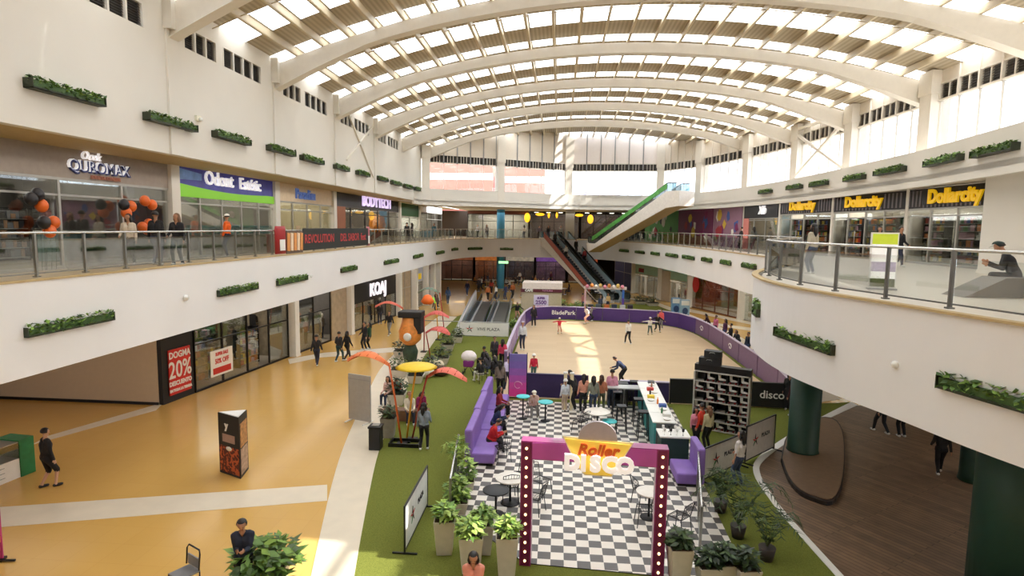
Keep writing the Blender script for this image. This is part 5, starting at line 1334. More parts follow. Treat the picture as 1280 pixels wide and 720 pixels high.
# high stools
def high_stool(x, y, label, h=1.05, proto=[None]):
    if proto[0] is None:
        e = empty('high_stool', label, 'stool', (x, y, .03), 0, None)
        mb = MB(); mb.box(-.18, .18, -.18, .18, h - .05, h, BLACK); mb.build('seat', e)
        for a in (-1, 1):
            for b_ in (-1, 1): mb = MB(); mb.bar((a * .15, b_ * .15, h - .05), (a * .2, b_ * .2, 0), .035, .035, BLACK); mb.build('leg', e)
        mb = MB(); mb.tube([(-.185, -.185, .3), (.185, -.185, .3), (.185, .185, .3), (-.185, .185, .3)], .014, BLACK, 6, True); mb.build('footrest', e); proto[0] = e
    else: e = copy_tree(proto[0]); e.location = (x, y, .03); e['label'] = label
    return e
for k, (px, py) in enumerate([(776, 540), (771, 520), (786, 516), (803, 548), (797, 530), (792, 505)]):
    q = at(px, py, .03); high_stool(q.x, q.y, ['black high stool nearest the marquee sign, left of two', 'black high stool in the middle of the left row', 'black high stool in the left row by the high table', 'black high stool nearest the bar, closest to the camera', 'black high stool second along the bar', 'farthest black high stool below the grey table'][k])
q = at(791, 482, 1.1); e = empty('high_table', 'grey topped high table against the rink barrier', 'table', (q.x - .35, q.y - .2, .03))
mb = MB(); mb.box(-1.0, 1.0, -.3, .3, 1.02, 1.07, mat('grey_top', (170, 172, 170), .4)); mb.build('table_top', e)
mb = MB(); mb.box(-.06, .06, -.06, .06, 0, 1.02, STEEL); mb.build('post', e)
e = empty('speaker', 'black floor speaker standing left of the high stools', 'speaker', (*gp(771, 505), .03)); mb = MB(); mb.box(-.45, .45, -.3, .3, 0, 1.0, BLACK); mb.build('cabinet', e)
mb = MB(); mb.lathe([(.28, 0), (.25, .02), (.05, -.03)], DARK, 20); mb.v = [(a[0], -.3 - a[2], .5 + a[1]) for a in mb.v]; mb.build('cone', e)
e = empty('popcorn_pillar', 'group marker', 'x') if False else None
# cream posts of the rink gate
for k, (px, py) in enumerate([(706, 512), (714, 513)]):
    q = at(px, py); mb = MB(); mb.box(-.07, .07, -.07, .07, 0, 1.6, mat('cream_post', (236, 222, 180), .5)); mb.lathe([(.1, 1.6), (.1, 1.66)], WHITE, 12)
    tag(mb.build('gate_post', loc=(q.x, q.y, .0)), ['left cream gate post where the guests enter the rink', 'right cream gate post where the guests enter the rink'][k], 'post')
# ------------------------------------------------------------------ skate rack
RACKG = mat('rack_grey', (182, 178, 170), .5)
p0 = at(864, 535); p1 = at(934, 548)
d = V((p1.x - p0.x, p1.y - p0.y)); L = d.length; e = empty('skate_rack', 'tall grey open shelving full of white roller skates', 'shelf', (p0.x, p0.y, 0), math.atan2(d.y, d.x)); RACKE = e
HR = 2.3; nr, nc = 6, 5
mb = MB(); mb.box(0, .06, 0, .45, 0, HR, RACKG); mb.build('side_panel', e); mb = MB(); mb.box(L - .06, L, 0, .45, 0, HR, RACKG); mb.build('side_panel', e)
for k in range(nr + 1): mb = MB(); mb.box(.06, L - .06, 0, .45, HR * k / nr + (.0 if k else .04), HR * k / nr + .035 + (.0 if k else .04), RACKG); mb.build('shelf_board', e)
for k in range(1, nc): mb = MB(); mb.box(L * k / nc - .012, L * k / nc + .012, .02, .45, .05, HR, DARK); mb.build('divider', e)
mb = MB(); mb.box(.06, L - .06, .43, .45, .05, HR, BLACK); mb.build('back_panel', e)
mb = MB(); mb.box(.0, L, .1, .45, HR + .03, HR + .28, DARK); mb.build('header', e)
_sk = None
def skate(loc, rz, label, group=None, m=None):
    global _sk
    if _sk is None:
        e = empty('roller_skate', label, 'roller skate', loc, rz, group); e.scale = (1.15, 1.15, 1.1)
        W_ = mat('skate_white', (240, 238, 234), .5)
        mb = MB(); mb.tube([(-.05, 0, .1), (-.055, 0, .18), (-.06, 0, .3)], [.05, .045, .05], W_, 8); mb.tube([(-.07, 0, .11), (.06, 0, .1), (.15, 0, .09)], [.045, .045, .03], W_, 8); mb.build('boot', e)
        mb = MB(); mb.box(-.1, .16, -.035, .035, .055, .075, BLACK); mb.build('plate', e)
        for a in (-.07, .11):
            for b_ in (-.045, .045): mb = MB(); mb.tube([(a, b_ - .015, .03), (a, b_ + .015, .03)], .03, mat('wheel_red', (150, 60, 60)), 10); mb.build('wheel', e)
        _sk = e
    else:
        e = copy_tree(_sk); e.location = loc; e.rotation_euler = (0, 0, rz); e['label'] = label
        if group: e['group'] = group
    return e
rz = RACKE.rotation_euler.z
rown = ['bottom', 'second', 'third', 'fourth', 'fifth', 'top']
coln = ['leftmost', 'second', 'middle', 'fourth', 'rightmost']
for r_ in range(nr):
    for c_ in range(nc):
        if (r_, c_) in ((3, 0), (1, 0), (2, 2), (0, 0), (0, 1), (5, 0), (1, 2)): continue
        q = RACKE.matrix_basis @ V((L * (c_ + .5) / nc - .03, .16, HR * r_ / nr + .04 + (.035 if r_ == 0 else 0)))
        skate(q, rz, 'white roller skate in the %s compartment of the %s row of the rack' % (coln[c_], rown[r_]), 'roller skates in the rack')
for k, (x, z, w) in enumerate([(.55, HR + .29, .8), (.65, HR + .58, .62)]):
    q = RACKE.matrix_basis @ V((x, .25, z)); e = empty('equipment_case', ['lower black case standing on the skate rack', 'upper black case with handle on top of the other case'][k], 'case', q, rz)
    mb = MB(); mb.box(-w / 2, w / 2, -.18, .18, 0, .27, BLACK); mb.build('shell', e); mb = MB(); mb.tube([(-.1, -.2, .18), (-.08, -.22, .22), (.08, -.22, .22), (.1, -.2, .18)], .012, STEEL, 6); mb.build('handle', e)
# ------------------------------------------------------------------ the marquee arch
MAG = mat('magenta_gloss', (150, 36, 110), .28, var=.05, coat=.3); MAG2 = mat('dark_magenta', (104, 20, 72), .35, var=.05); BULB = mat('warm_bulb', (255, 226, 160), .3, emit=3.5, var=0)
aL = at(656, 707); aR = at(822, 722); d = V((aR.x - aL.x, aR.y - aL.y)); L = d.length; HA = 2.98
e = empty('marquee_arch', 'magenta entrance arch with round light bulbs over the checkered floor', 'entrance arch', (aL.x, aL.y, .01), math.atan2(d.y, d.x)); ARCH = e
w = .13
for s, x in ((0, 0), (1, L)):
    mb = MB(); mb.box(x - w, x + w, -.02, .3, 0, HA, MAG); mb.build('leg', e)
    mb = MB(); mb.box(x - w + .03, x + w - .03, -.04, -.02, .02, HA - .02, MAG2); mb.build('front_board', e)
    for k in range(13): mb = MB(); mb.ball((x, -.06, .14 + k * (HA - .3) / 12), .032, BULB, 8); mb.build('bulb', e)
mb = MB(); mb.box(w, L - w, -.02, .3, HA - .42, HA, MAG); mb.build('crossbeam', e)
mb = MB(); mb.box(w, L - w, -.04, -.02, HA - .4, HA - .02, mat('magenta_front', (190, 84, 170), .3, var=.15, scale=1.2)); mb.build('beam_board', e)
S = empty('roller_disco_sign', 'yellow arrowhead sign with orange Roller script and big white DISCO letters', 'sign', e.matrix_basis @ V((L / 2 + .08, -.1, HA - .32)), e.rotation_euler.z)
YS = mat('sign_yellow', (250, 214, 90), .4, emit=.25, var=.04)
mb = MB(); mb.plate([(-.72, .48), (.72, .42), (.42, -.1), (.3, -.3), (-.24, -.3), (-.42, -.12)], -.06, 0, YS); mb.build('board', S)
mb = MB(); mb.plate([(-.78, .52), (.78, .46), (.46, -.12), (.33, -.35), (-.27, -.35), (-.46, -.14)], 0, .03, mat('sign_cream_edge', (250, 240, 200), .4)); mb.build('board_edge', S)
mb = MB(); n = 14; mb.plate([(.43 * math.cos(math.pi * k / n), .48 + .42 * math.sin(math.pi * k / n)) for k in range(n + 1)], -.02, .04, mat('disc_grey', (176, 166, 172), .4)); mb.build('disc', S)
mb = MB(); mb.text('Roller', .36, mat('orange_script', (226, 100, 40), .4, var=0), TXT(.0, -.08, .26, 0), ext=.04, bold=.012, shear=.25); mb.build('script_lettering', S)
for k, ch in enumerate('DISCO'):
    mb = MB(); mb.text(ch, .46, mat('disco_white', (255, 250, 250), .3, emit=.45, var=0), TXT([-.55, -.3, -.04, .27, .6][k], -.12, -.04), ext=.09, bold=.03); mb.build('letter', S)
# ------------------------------------------------------------------ planters and plants in front
CON = mat('planter_cream', (206, 198, 184), .6, var=.05); LFB = [mat('bright_leaf_%d' % i, c, .5, var=.15, scale=10) for i, c in enumerate([(140, 172, 70), (172, 196, 100), (96, 130, 56)])]
LFD = [mat('deep_leaf_%d' % i, c, .5, var=.15, scale=10) for i, c in enumerate([(56, 76, 44), (76, 98, 56), (38, 54, 34)])]
def tub(px, py, label, h=.75, w=.5, m=CON, lm=LFB, n=150, hh=.45, seed=0, size=.1, spread=1.25, z=.0, rz=.1, cat='potted plant'):
    q = at(px, py); rnd = random.Random(seed); e = empty('potted_plant', label, cat, (q.x, q.y, z + .01), rz)
    mb = MB(); b_, t = w * .36, w * .5; mb.add([(-b_, -b_, 0), (b_, -b_, 0), (b_, b_, 0), (-b_, b_, 0), (-t, -t, h), (t, -t, h), (t, t, h), (-t, t, h)], [(0, 3, 2, 1), (0, 1, 5, 4), (1, 2, 6, 5), (2, 3, 7, 6), (3, 0, 4, 7), (4, 5, 6, 7)], m); mb.build('planter', e, bevel=.01)
    mb = MB(); mb.box(-t * .9, t * .9, -t * .9, t * .9, h, h + .02, mat('soil', (60, 44, 34))); mb.build('soil', e)
    mb = MB(); k = 0
    for k in range(n):
        a = rnd.uniform(0, 6.28); r_ = rnd.random() ** .6 * w * spread * .5; z = h + .03 + rnd.random() * hh * (1 - r_ / (w * spread))
        c = V((r_ * math.cos(a), r_ * math.sin(a), z)); s = size * rnd.uniform(.7, 1.4); t_ = rnd.uniform(-.6, .6); a2 = a + rnd.uniform(-.8, .8)
        u = V((math.cos(a2), math.sin(a2), t_)).normalized() * s; v_ = V((-math.sin(a2), math.cos(a2), rnd.uniform(-.5, .5))) * s * .45
        mb.add([c - u, c - u * .2 + v_, c + u, c - u * .2 - v_], [(0, 1, 2, 3)], rnd.choice(lm))
        if k % 8 == 0: mb.tube([(0, 0, h), c], .006, lm[2], 4)
    tag(mb.build('foliage', e), kind='stuff'); return e
tub(556, 690, 'tall cream planter with bright green leaves, leftmost of the front group', seed=1, h=.85)
tub(589, 712, 'tall cream planter with bright green leaves, in front of the others', seed=2, h=.85, w=.55)
tub(604, 690, 'cream planter with bright leaves, right behind the front one', seed=3, h=.75)
tub(633, 718, 'tall cream planter with bright leaves beside the left arch leg', seed=4, h=.95)
tub(572, 640, 'bright green bush in a low planter behind the front planters', seed=5, h=.35, w=.6, hh=.8, n=260)
tub(585, 612, 'upright bright green plant beside the left glass fence', seed=6, h=.3, w=.4, hh=.9, n=120)
tub(848, 725, 'cream planter with dark green leaves beside the right arch leg', seed=7, h=.8, lm=LFD, n=170)
tub(884, 732, 'planter with dark leaves, second from the right arch leg', seed=8, h=.5, lm=LFD, n=170, m=CON)
tub(905, 728, 'planter with dark leaves, third from the right arch leg', seed=9, h=.5, lm=LFD, n=170)
tub(932, 735, 'planter with dark leaves, rightmost of the front row', seed=10, h=.5, lm=LFD, n=150)
def palm(px, py, label, n=11, R_=.8, h=.9, seed=0, lm=LFD, pot=.4, z=0):
    q = at(px, py); rnd = random.Random(seed); e = empty('palm_plant', label, 'potted plant', (q.x, q.y, z + .01))
    mb = MB(); mb.lathe([(pot * .35, 0), (pot * .5, pot * .8), (pot * .46, pot * .8)], mat('dark_pot', (56, 48, 44), .6), 16); mb.build('pot', e)
    for k in range(n):
        a = 6.28 * k / n + rnd.uniform(-.2, .2); r_ = R_ * rnd.uniform(.7, 1.1); hh = h * rnd.uniform(.7, 1.1); mb = MB(); pts = []
        for j in range(7): t = j / 6; pts.append(V((math.cos(a) * r_ * t, math.sin(a) * r_ * t, pot * .8 + hh * math.sin(t * 2.3))))
        mb.tube(pts, .008, lm[1], 4)
        sd = V((-math.sin(a), math.cos(a), 0))
        for j in range(1, 7):
            for f in (0, .5):
                p_ = pts[j] if f == 0 else (pts[j] + pts[j - 1]) / 2; dr = (pts[j] - pts[j - 1]).normalized()
                for s in (-1, 1):
                    l_ = .26 * (1 - abs(j / 6 - .5)); tip = p_ + sd * s * l_ + dr * l_ * .7 - V((0, 0, .05)); mb.add([p_, p_ + dr * .04, tip], [(0, 1, 2)], lm[(j + k) % 3])
        mb.build('frond', e)
palm(922, 672, 'large dark palm behind the right front planters', n=14, R_=1.1, h=1.2, seed=1)
palm(900, 640, 'smaller dark palm by the glass fence on the right', n=11, R_=.5, h=.8, seed=2)
palm(958, 700, 'feathery dark palm at the right end of the front plants', n=12, R_=.8, h=.9, seed=3)
palm(572, 600, 'thin green palm beside the left end of the glass fence', n=9, R_=.5, h=.9, seed=4, lm=LFB)
tub(335, 742, 'leafy green plant in a pot next to the standing phone user', seed=12, h=.55, w=.75, n=340, hh=.75, lm=[LFB[2], LFB[2], LEAFS[1], LFD[1]], size=.14, spread=2.0)
palm(800, 478, 'small dark plant on the rink side of the barrier') if False else None
# ------------------------------------------------------------------ fences of the disco enclosure
def gfence(a, b, label, h=1.1, n=3):
    a = V((*a, 0)); b = V((*b, 0)); railing(label, [(a.x + (b.x - a.x) * k / n, a.y + (b.y - a.y) * k / n) for k in range(n + 1)], .012, 'fence', h=h, step=(b - a).length / n, postm=STEEL)
gfence((-2.75, 14.9), (-3.1, 18.2), 'glass fence with steel posts on the left of the checkered floor')
gfence((3.6, 14.0), (4.55, 18.6), 'glass fence with steel posts on the right of the checkered floor')
# framed banners right
def framed(a, b, z, label, m=mat('banner_pale', (205, 200, 190), .7), h=.95):
    a = at(*a); b = at(*b); d = V((b.x - a.x, b.y - a.y)); L = d.length; e = empty('framed_banner', label, 'banner', (a.x, a.y, 0.01), math.atan2(d.y, d.x))
    mb = MB(); mb.box(.04, L - .04, -.01, .01, .12, h, m); c = mb.build('cloth', e)
    mb = MB()
    for x in (0, L): mb.bar((x, 0, 0), (x, 0, h + .05), .04, .04, BLACK); mb.bar((x, -.3, .02), (x, .3, .02), .04, .04, BLACK)
    mb.bar((0, 0, h + .03), (L, 0, h + .03), .04, .04, BLACK); mb.bar((0, 0, .1), (L, 0, .1), .04, .04, BLACK); mb.build('frame', e)
    star_logo(c, L * .3, -.015, h * .55, .22); mb = MB(); mb.text('PLAZA', .2, mat('logo_0', (40, 40, 44)), TXT(L * .65, -.02, h * .6), ext=.01); mb.build('lettering', c)
    return e
framed((879, 603), (925, 582), 0, 'pale framed banner with star logo left of the woman in white', h=1.05)
framed((931, 580), (967, 562), 0, 'pale framed banner with star logo right of the woman in white', h=1.25)
framed((506, 693), (534, 634), 0, 'leaning black framed white banner on the lawn at the front left', m=mat('banner_white', (226, 228, 226), .7), h=1.15)
# ------------------------------------------------------------------ columns under the round balcony and the low platform
GC = mat('dark_green_column', (30, 66, 54), .5, var=.05)
for (px, py, r_) in [(1007, 572, .5), (1226, 606, .42)]:
    q = at(px, py); mb = MB(); mb.lathe([(r_ + .03, .16 if px < 1100 else .0), (r_, .22), (r_, 4.4)], GC, 28); struct(mb.build('column', loc=(q.x, q.y + .3, 0)))
mb = MB(); mb.lathe([(.75, 0), (.75, 4.4)], GC, 28); struct(mb.build('column', loc=(9.55, 12.4, 0)))
pp = [tuple(at(*q)[:2]) for q in [(976, 578), (985, 603), (1000, 620), (1020, 629), (1040, 632), (1052, 612), (1056, 575), (1053, 542), (1040, 526), (1010, 528), (985, 545)]]
pp = [tuple(p) for p in smooth_curve(pp + [pp[0]], 3)][:-1]
cx_ = sum(p[0] for p in pp) / len(pp); cy_ = sum(p[1] for p in pp) / len(pp)
e = empty('low_platform', 'low rounded dark wood platform around the green column', 'platform', (cx_, cy_, .015))
mb = MB(); mb.prism([((p[0] - cx_), (p[1] - cy_)) for p in pp], .0, .12, mat('platform_edge', (40, 32, 28), .5)); mb.build('edge', e)
mb = MB(); mb.prism([((p[0] - cx_) * .96, (p[1] - cy_) * .96) for p in pp], .12, .14, mat('platform_top', (124, 98, 76), .45, var=.1)); mb.build('deck', e)
# ------------------------------------------------------------------ left foreground things
q = at(275, 590); r2 = at(301, 599); r3 = at(311, 586)
cx_, cy_ = (q.x + r2.x + r3.x) / 3, (q.y + r2.y + r3.y) / 3
tri = [(p.x - cx_, p.y - cy_) for p in (q, r2, r3)]
e = empty('triangular_totem', 'three sided black advertising totem with a food photo standing on the ochre floor', 'advertising totem', (cx_, cy_, .005))
HT = 1.95
mb = MB(); mb.prism([(x * 1.0, y * 1.0) for x, y in tri], 0, HT - .02, BLACK); mb.build('body', e)
mb = MB(); mb.prism([(x * .9, y * .9) for x, y in tri], HT - .02, HT, WHITE); mb.build('top_panel', e)
def on_edge(a, b, parts):
    a = V((*a, 0)); b = V((*b, 0)); d = b - a; L = d.length; rz = math.atan2(d.y, d.x); f = empty('poster', None, None, (a.x, a.y, 0), rz); f.parent = e
    for (x0, x1, z0, z1, m, nm) in parts:
        mb = MB(); mb.box(x0 * L, x1 * L, -.012, .0, z0, z1, m); mb.build(nm, f)
    return f, L
FOOD = _mottle('grilled_food_photo', (190, 90, 50), (90, 40, 30), 14)
f, Lf = on_edge(tri[0], tri[1], [(.05, .95, .08, .92, FOOD, 'food_photo'), (.2, .78, 1.05, 1.3, mat('menu_card', (170, 140, 130)), 'menu_card')])
mb = MB(); mb.lathe([(.03, 0), (.13, .02), (.14, .035)], WHITE, 16); mb.v = [(a[0] + Lf * .55, -.02 - a[2], .88 + a[1] * .5) for a in mb.v]; mb.build('plate_picture', f)
mb = MB(); mb.text('y', .3, WHITE, TXT(Lf * .42, -.02, 1.58), ext=.01, bold=.02); mb.build('logo', f)
on_edge(tri[1], tri[2], [(.1, .9, .1, .9, mat('pale_photo', (176, 150, 130), .6, var=.4, scale=8), 'photo'), (.1, .9, .95, 1.7, mat('noodle_photo', (180, 130, 80), .6, var=.5, scale=9), 'food_photo')])
# grey panel
q = at(436, 525); r2 = at(463, 530); e = empty('grey_panel', 'tall grey free standing panel seen from behind on the white strip', 'display panel', (q.x, q.y, .013), math.atan2(r2.y - q.y, r2.x - q.x)); L = math.hypot(r2.x - q.x, r2.y - q.y)
mb = MB(); mb.box(0, L, 0, .06, .05, 1.9, mat('panel_grey', (168, 166, 162), .5)); mb.box(0, L, -.015, 0, 1.7, 1.73, GREY); mb.build('panel', e)
mb = MB(); mb.bar((.1, -.35, .02), (.1, .3, .02), .05, .04, WHITE); mb.bar((L - .1, -.35, .02), (L - .1, .3, .02), .05, .04, WHITE); mb.build('foot', e)
# bin
q = at(470, 561); e = empty('trash_bin', 'black square litter bin beside the stone planter', 'bin', (q.x, q.y, .01))
mb = MB(); mb.box(-.2, .2, -.2, .2, 0, .78, BLACK); mb.build('body', e, bevel=.02); mb = MB(); mb.box(-.22, .22, -.22, .22, .78, .84, DARK); mb.box(-.12, .12, -.12, .12, .84, .87, STEEL); mb.build('lid', e)
tub(486, 546, 'square stone planter with a wilted bush beside the black bin', seed=20, h=.75, w=.55, m=mat('stone_grey', (150, 144, 128), .8, var=.1), lm=[LFD[0], LFD[1], mat('dry_leaf', (110, 90, 64))], n=160, hh=.5)
tub(496, 505, 'bushy planter behind the wooden bench on the lawn', seed=21, h=.5, w=.8, lm=LFD, n=220, hh=.8)
# wooden bench block
q = at(505, 525); e = empty('wooden_bench', 'brown timber box bench on the lawn behind the poles', 'bench', (q.x + .1, q.y, .01))
mb = MB()
mb.box(-.9, .9, -.25, .25, .38, .45, mat('bench_wood', (120, 84, 60), .6, var=.15)); mb.build('seat', e); mb = MB(); mb.box(-.85, .85, -.2, .2, 0, .38, mat('bench_wood', (120, 84, 60))); mb.build('body', e)
# leaf shaped canopies on poles
def pole_thing(base, tips, label, polem, kind, m, name, h):
    q = at(*base); e = empty(name, label, 'sculpture', (q.x, q.y, .01)); t = tips
    mb = MB(); mb.tube([(0, 0, 0), (t[0] * .5, t[1] * .5, h * .55), (t[0], t[1], h)], .035, polem, 8); mb.build('pole', e)
    mb = MB(); mb.box(-.18, .18, -.18, .18, 0, .05, DARK); mb.build('base_plate', e)
    if kind == 'disc':
        mb = MB(); mb.lathe([(.75, 0), (.6, .07), (.3, .12), (.02, .14)], m, 24, (t[0], t[1], h - .02)); mb.build('canopy', e)
        for k in range(8): a = k * .785; mb = MB(); mb.tube([(t[0], t[1], h - .03), (t[0] + .7 * math.cos(a), t[1] + .7 * math.sin(a), h - .02)], .01, m, 4); mb.build('rib', e)
    elif kind == 'leaf':
        dx, dy = t[2], t[3]; L = math.hypot(dx, dy); u = V((dx, dy, 0)) / L; s = V((-u.y, u.x, 0)); mb = MB(); n = 12; vs = []
        for k in range(n + 1):
            f_ = k / n; w = t[4] * math.sin(math.pi * min(1, f_ * .9 + .08)) * (f_ ** .6 + .1); c = V((t[0], t[1], h)) + u * L * f_ + V((0, 0, .35 * math.sin(math.pi * f_)))
            for g in (-1, -.5, 0, .5, 1): vs.append(c + s * w * g + V((0, 0, -.12 * g * g)))
        fs = [(i * 5 + j, i * 5 + j + 1, i * 5 + j + 6, i * 5 + j + 5) for i in range(n) for j in range(4)]
        vs2 = vs + [v_ + V((0, 0, .015)) for v_ in vs]; o_ = len(vs)
        mb.add(vs2, fs + [tuple(o_ + i for i in reversed(f_)) for f_ in fs], m, True); mb.build('leaf_canopy', e)
        for k in range(1, n, 2):
            c = V((t[0], t[1], h)) + u * L * k / n + V((0, 0, .35 * math.sin(math.pi * k / n) + .02)); w = t[4] * math.sin(math.pi * min(1, k / n * .9 + .08)) * ((k / n) ** .6 + .1)
            mb = MB(); mb.tube([c - s * w * .95 - V((0, 0, .1)), c, c + s * w * .95 - V((0, 0, .1))], .014, polem, 4); mb.build('rib', e)
    return e
ORG = mat('orange_pole', (214, 100, 40), .4); YLP = mat('yellow_pole', (226, 160, 30), .4); RDP = mat('red_pole', (176, 60, 44), .4)
YC = mat('yellow_canopy', (238, 200, 30), .5); OC = mat('orange_canopy', (240, 130, 70), .5); PC = mat('coral_net', (232, 120, 100), .6)
q1 = at(502, 556)
pole_thing((502, 556), (-.5, .2, -1.7, .5, .42), 'orange pole carrying an orange leaf canopy over the ochre floor', ORG, 'leaf', OC, 'leaf_sculpture', 2.9)
pole_thing((508, 552), (.35, .1), 'yellow pole topped by a bright yellow round canopy', YLP, 'disc', YC, 'leaf_sculpture', 2.75)
pole_thing((515, 550), (.55, .1, 1.5, -.3, .38), 'red pole carrying a coral net leaf over the lawn', RDP, 'leaf', PC, 'leaf_sculpture', 2.4)
q = at(507, 556); e = empty('pole_base', 'dark square base tray holding the three coloured poles', 'base', (q.x, q.y, .0)); mb = MB(); mb.box(-.55, .55, -.3, -.24, .01, .14, DARK); mb.box(-.55, .55, .24, .3, .01, .14, DARK); mb.build('long_rail', e); mb = MB(); mb.box(-.55, -.49, -.24, .24, .01, .14, DARK); mb.box(.49, .55, -.24, .24, .01, .14, DARK); mb.build('short_rail', e)
pole_thing((512, 432), (-.5, .1, -1.9, .3, .3), 'pole with an arched coral leaf in front of the KOAJ shop', ORG, 'leaf', PC, 'leaf_sculpture', 2.5)
pole_thing((548, 425), (-.2, .1, -.9, .2, .8), 'pole with a lime green leaf canopy among the play sculptures', YLP, 'leaf', mat('lime_canopy', (130, 220, 60), .5), 'leaf_sculpture', 2.6)
pole_thing((556, 420), (-.4, .1, -1.6, .2, .6), 'pole with a grey green leaf canopy above the play sculptures', RDP, 'leaf', mat('grey_green_canopy', (110, 130, 110), .6), 'leaf_sculpture', 3.1)
pole_thing((530, 440), (.0, .1, 1.5, .3, .95), 'pole with a big coral red leaf canopy, upper of two', RDP, 'leaf', mat('coral_red_canopy', (214, 90, 80), .6), 'leaf_sculpture', 2.2)
pole_thing((538, 448), (-.3, .1, 1.5, -.2, .85), 'pole with a coral red leaf canopy, lower of two', RDP, 'leaf', mat('coral_red_canopy', (214, 90, 80), .6), 'leaf_sculpture', 1.55)
# orange play tower
q = at(513, 452); e = empty('play_tower', 'orange and yellow carved play figure with a dark hood among the bushes', 'play structure', (q.x, q.y, .01))
mb = MB(); mb.lathe([(.35, 0), (.45, .6), (.3, 1.0)], mat('dark_green_pad', (44, 62, 44), .7, var=.3), 16); mb.build('base', e)
mb = MB(); mb.lathe([(.3, 1.0), (.62, 1.3), (.66, 1.8), (.5, 2.2), (.45, 2.6)], mat('amber_orange', (226, 140, 60), .5, var=.2, scale=5), 18); mb.build('body', e)
mb = MB(); mb.lathe([(.2, 0), (.24, .05), (.1, .1)], WHITE, 12); mb.v = [(a[0], -.62 - a[2], 1.55 + a[1]) for a in mb.v]; mb.build('round_face', e)
mb = MB(); mb.box(-.6, .75, -.5, .5, 2.6, 2.95, BLACK); mb.build('hood', e, bevel=.05); mb = MB(); mb.box(.3, .7, -.4, .4, 1.7, 2.6, BLACK); mb.build('side_box', e)
mb = MB(); mb.lathe([(.25, 2.95), (.4, 3.1), (.2, 3.45), (.05, 3.5)], mat('orange_flame', (240, 110, 30), .5), 12, (.9, .5, .35)); mb.build('orange_top', e)
rnd = random.Random(11)
for k, (px, py, sc) in enumerate([(500, 470, 1), (520, 478, .9), (536, 468, 1.1), (552, 455, 1.0), (560, 438, .9), (502, 446, 1.0), (572, 428, .8), (592, 455, .01)]):
    if sc < .1: continue
    tub(px, py, ['low dark bush at the front left of the play sculptures', 'low dark bush below the orange play figure', 'olive bush under the lower coral leaf', 'dark bush right of the coral leaves', 'dark bush at the right end of the play sculptures', 'dark bush left of the orange play figure', 'grey planter bush near the white sloping wall'][k], seed=40 + k, h=.4, w=.9 * sc, lm=LFD if k % 2 else [LFD[1], mat('olive_leaf', (110, 116, 60)), LFD[2]], n=160, hh=.8)
for k, (px, py, c) in enumerate([(545, 462, (214, 200, 170)), (533, 472, (224, 214, 190)), (551, 470, (90, 70, 54))]):
    q = at(px, py); mb = MB(); mb.ball((0, 0, .28), .42, mat('boulder_%d' % k, c, .8, var=.15), 12, (1.1, .8, .7)); tag(mb.build('boulder', loc=(q.x, q.y, 0)), ['cream boulder beside the olive bush', 'pale cream boulder at the front of the play area', 'brown boulder at the lawn edge of the play area'][k], 'rock')
# kiosk with 2500 poster
q = at(655, 391); L = 3.7; e = empty('kiosk', 'beige kiosk with a maroon band and white roof fascia behind the rink', 'kiosk', (-3.35, 53.6, .01), 0)
KB = mat('kiosk_beige', (196, 180, 154), .6)
mb = MB(); mb.box(0, L, 0, 2.4, 0, 1.9, KB); mb.build('body', e)
mb = MB(); mb.box(-.05, L, -.1, 2.4, 1.9, 2.2, mat('maroon_band', (92, 30, 44), .5)); bnd = mb.build('band', e)
mb = MB(); mb.text('CAFE', .3, WHITE, TXT(.7, -.13, 2.05), ext=.02, bold=.02); mb.build('lettering', bnd)
mb = MB(); mb.text('PASTELERIA', .18, mat('pale_pink', (240, 170, 210)), TXT(2.4, -.13, 2.05), ext=.02); mb.build('lettering', bnd)
mb = MB(); mb.box(.1, L + .05, -.1, 2.4, 2.2, 2.75, mat('kiosk_white', (236, 222, 214), .6)); mb.build('fascia', e)
mb = MB(); mb.box(1.15, 2.5, -.06, -.01, .35, 1.65, mat('poster_lilac', (226, 214, 240), .5)); ps = mb.build('poster', e)
for s, z, sz, c in [('SUPER', 1.35, .25, (120, 80, 150)), ('2500', .95, .5, (120, 30, 90)), ('COMBO', .55, .22, (200, 100, 170))]:
    mb = MB(); mb.text(s, sz, mat('poster_ink_%d' % c[0], c, var=0), TXT(1.82, -.07, z), ext=.01, bold=.02); mb.build('lettering', ps)
# party frame with balloons
q = at(742, 388); r2 = at(790, 390)
e = empty('party_frame', 'white beam frame with pastel balloons and a blue yellow post behind the rink', 'party frame', (2.4, 54.6, .01))
mb = MB(); mb.box(0, 3.9, -.1, .1, 2.2, 2.45, mat('pastel_beam', (236, 220, 212))); mb.build('beam', e)
mb = MB(); mb.box(3.5, 3.7, -.1, .1, 0, .7, YC); mb.box(3.5, 3.7, -.1, .1, .7, 1.4, mat('violet_post', (90, 60, 150))); mb.box(3.5, 3.7, -.1, .1, 1.4, 2.2, mat('blue_post', (60, 110, 190))); mb.build('post', e)
mb = MB(); mb.box(.05, .2, -.1, .1, 0, 2.2, mat('pink_post', (226, 180, 180))); mb.build('post', e)
for k in range(9):
    mb = MB(); mb.ball((.3 + k * .4, -.15, 2.45 + .1 * (k % 2)), .17, mat('balloon_%d' % (k % 4), [(236, 150, 170), (230, 140, 60), (240, 226, 214), (236, 196, 110)][k % 4], .3), 10, (1, 1, 1.15)); mb.build('balloon', e)
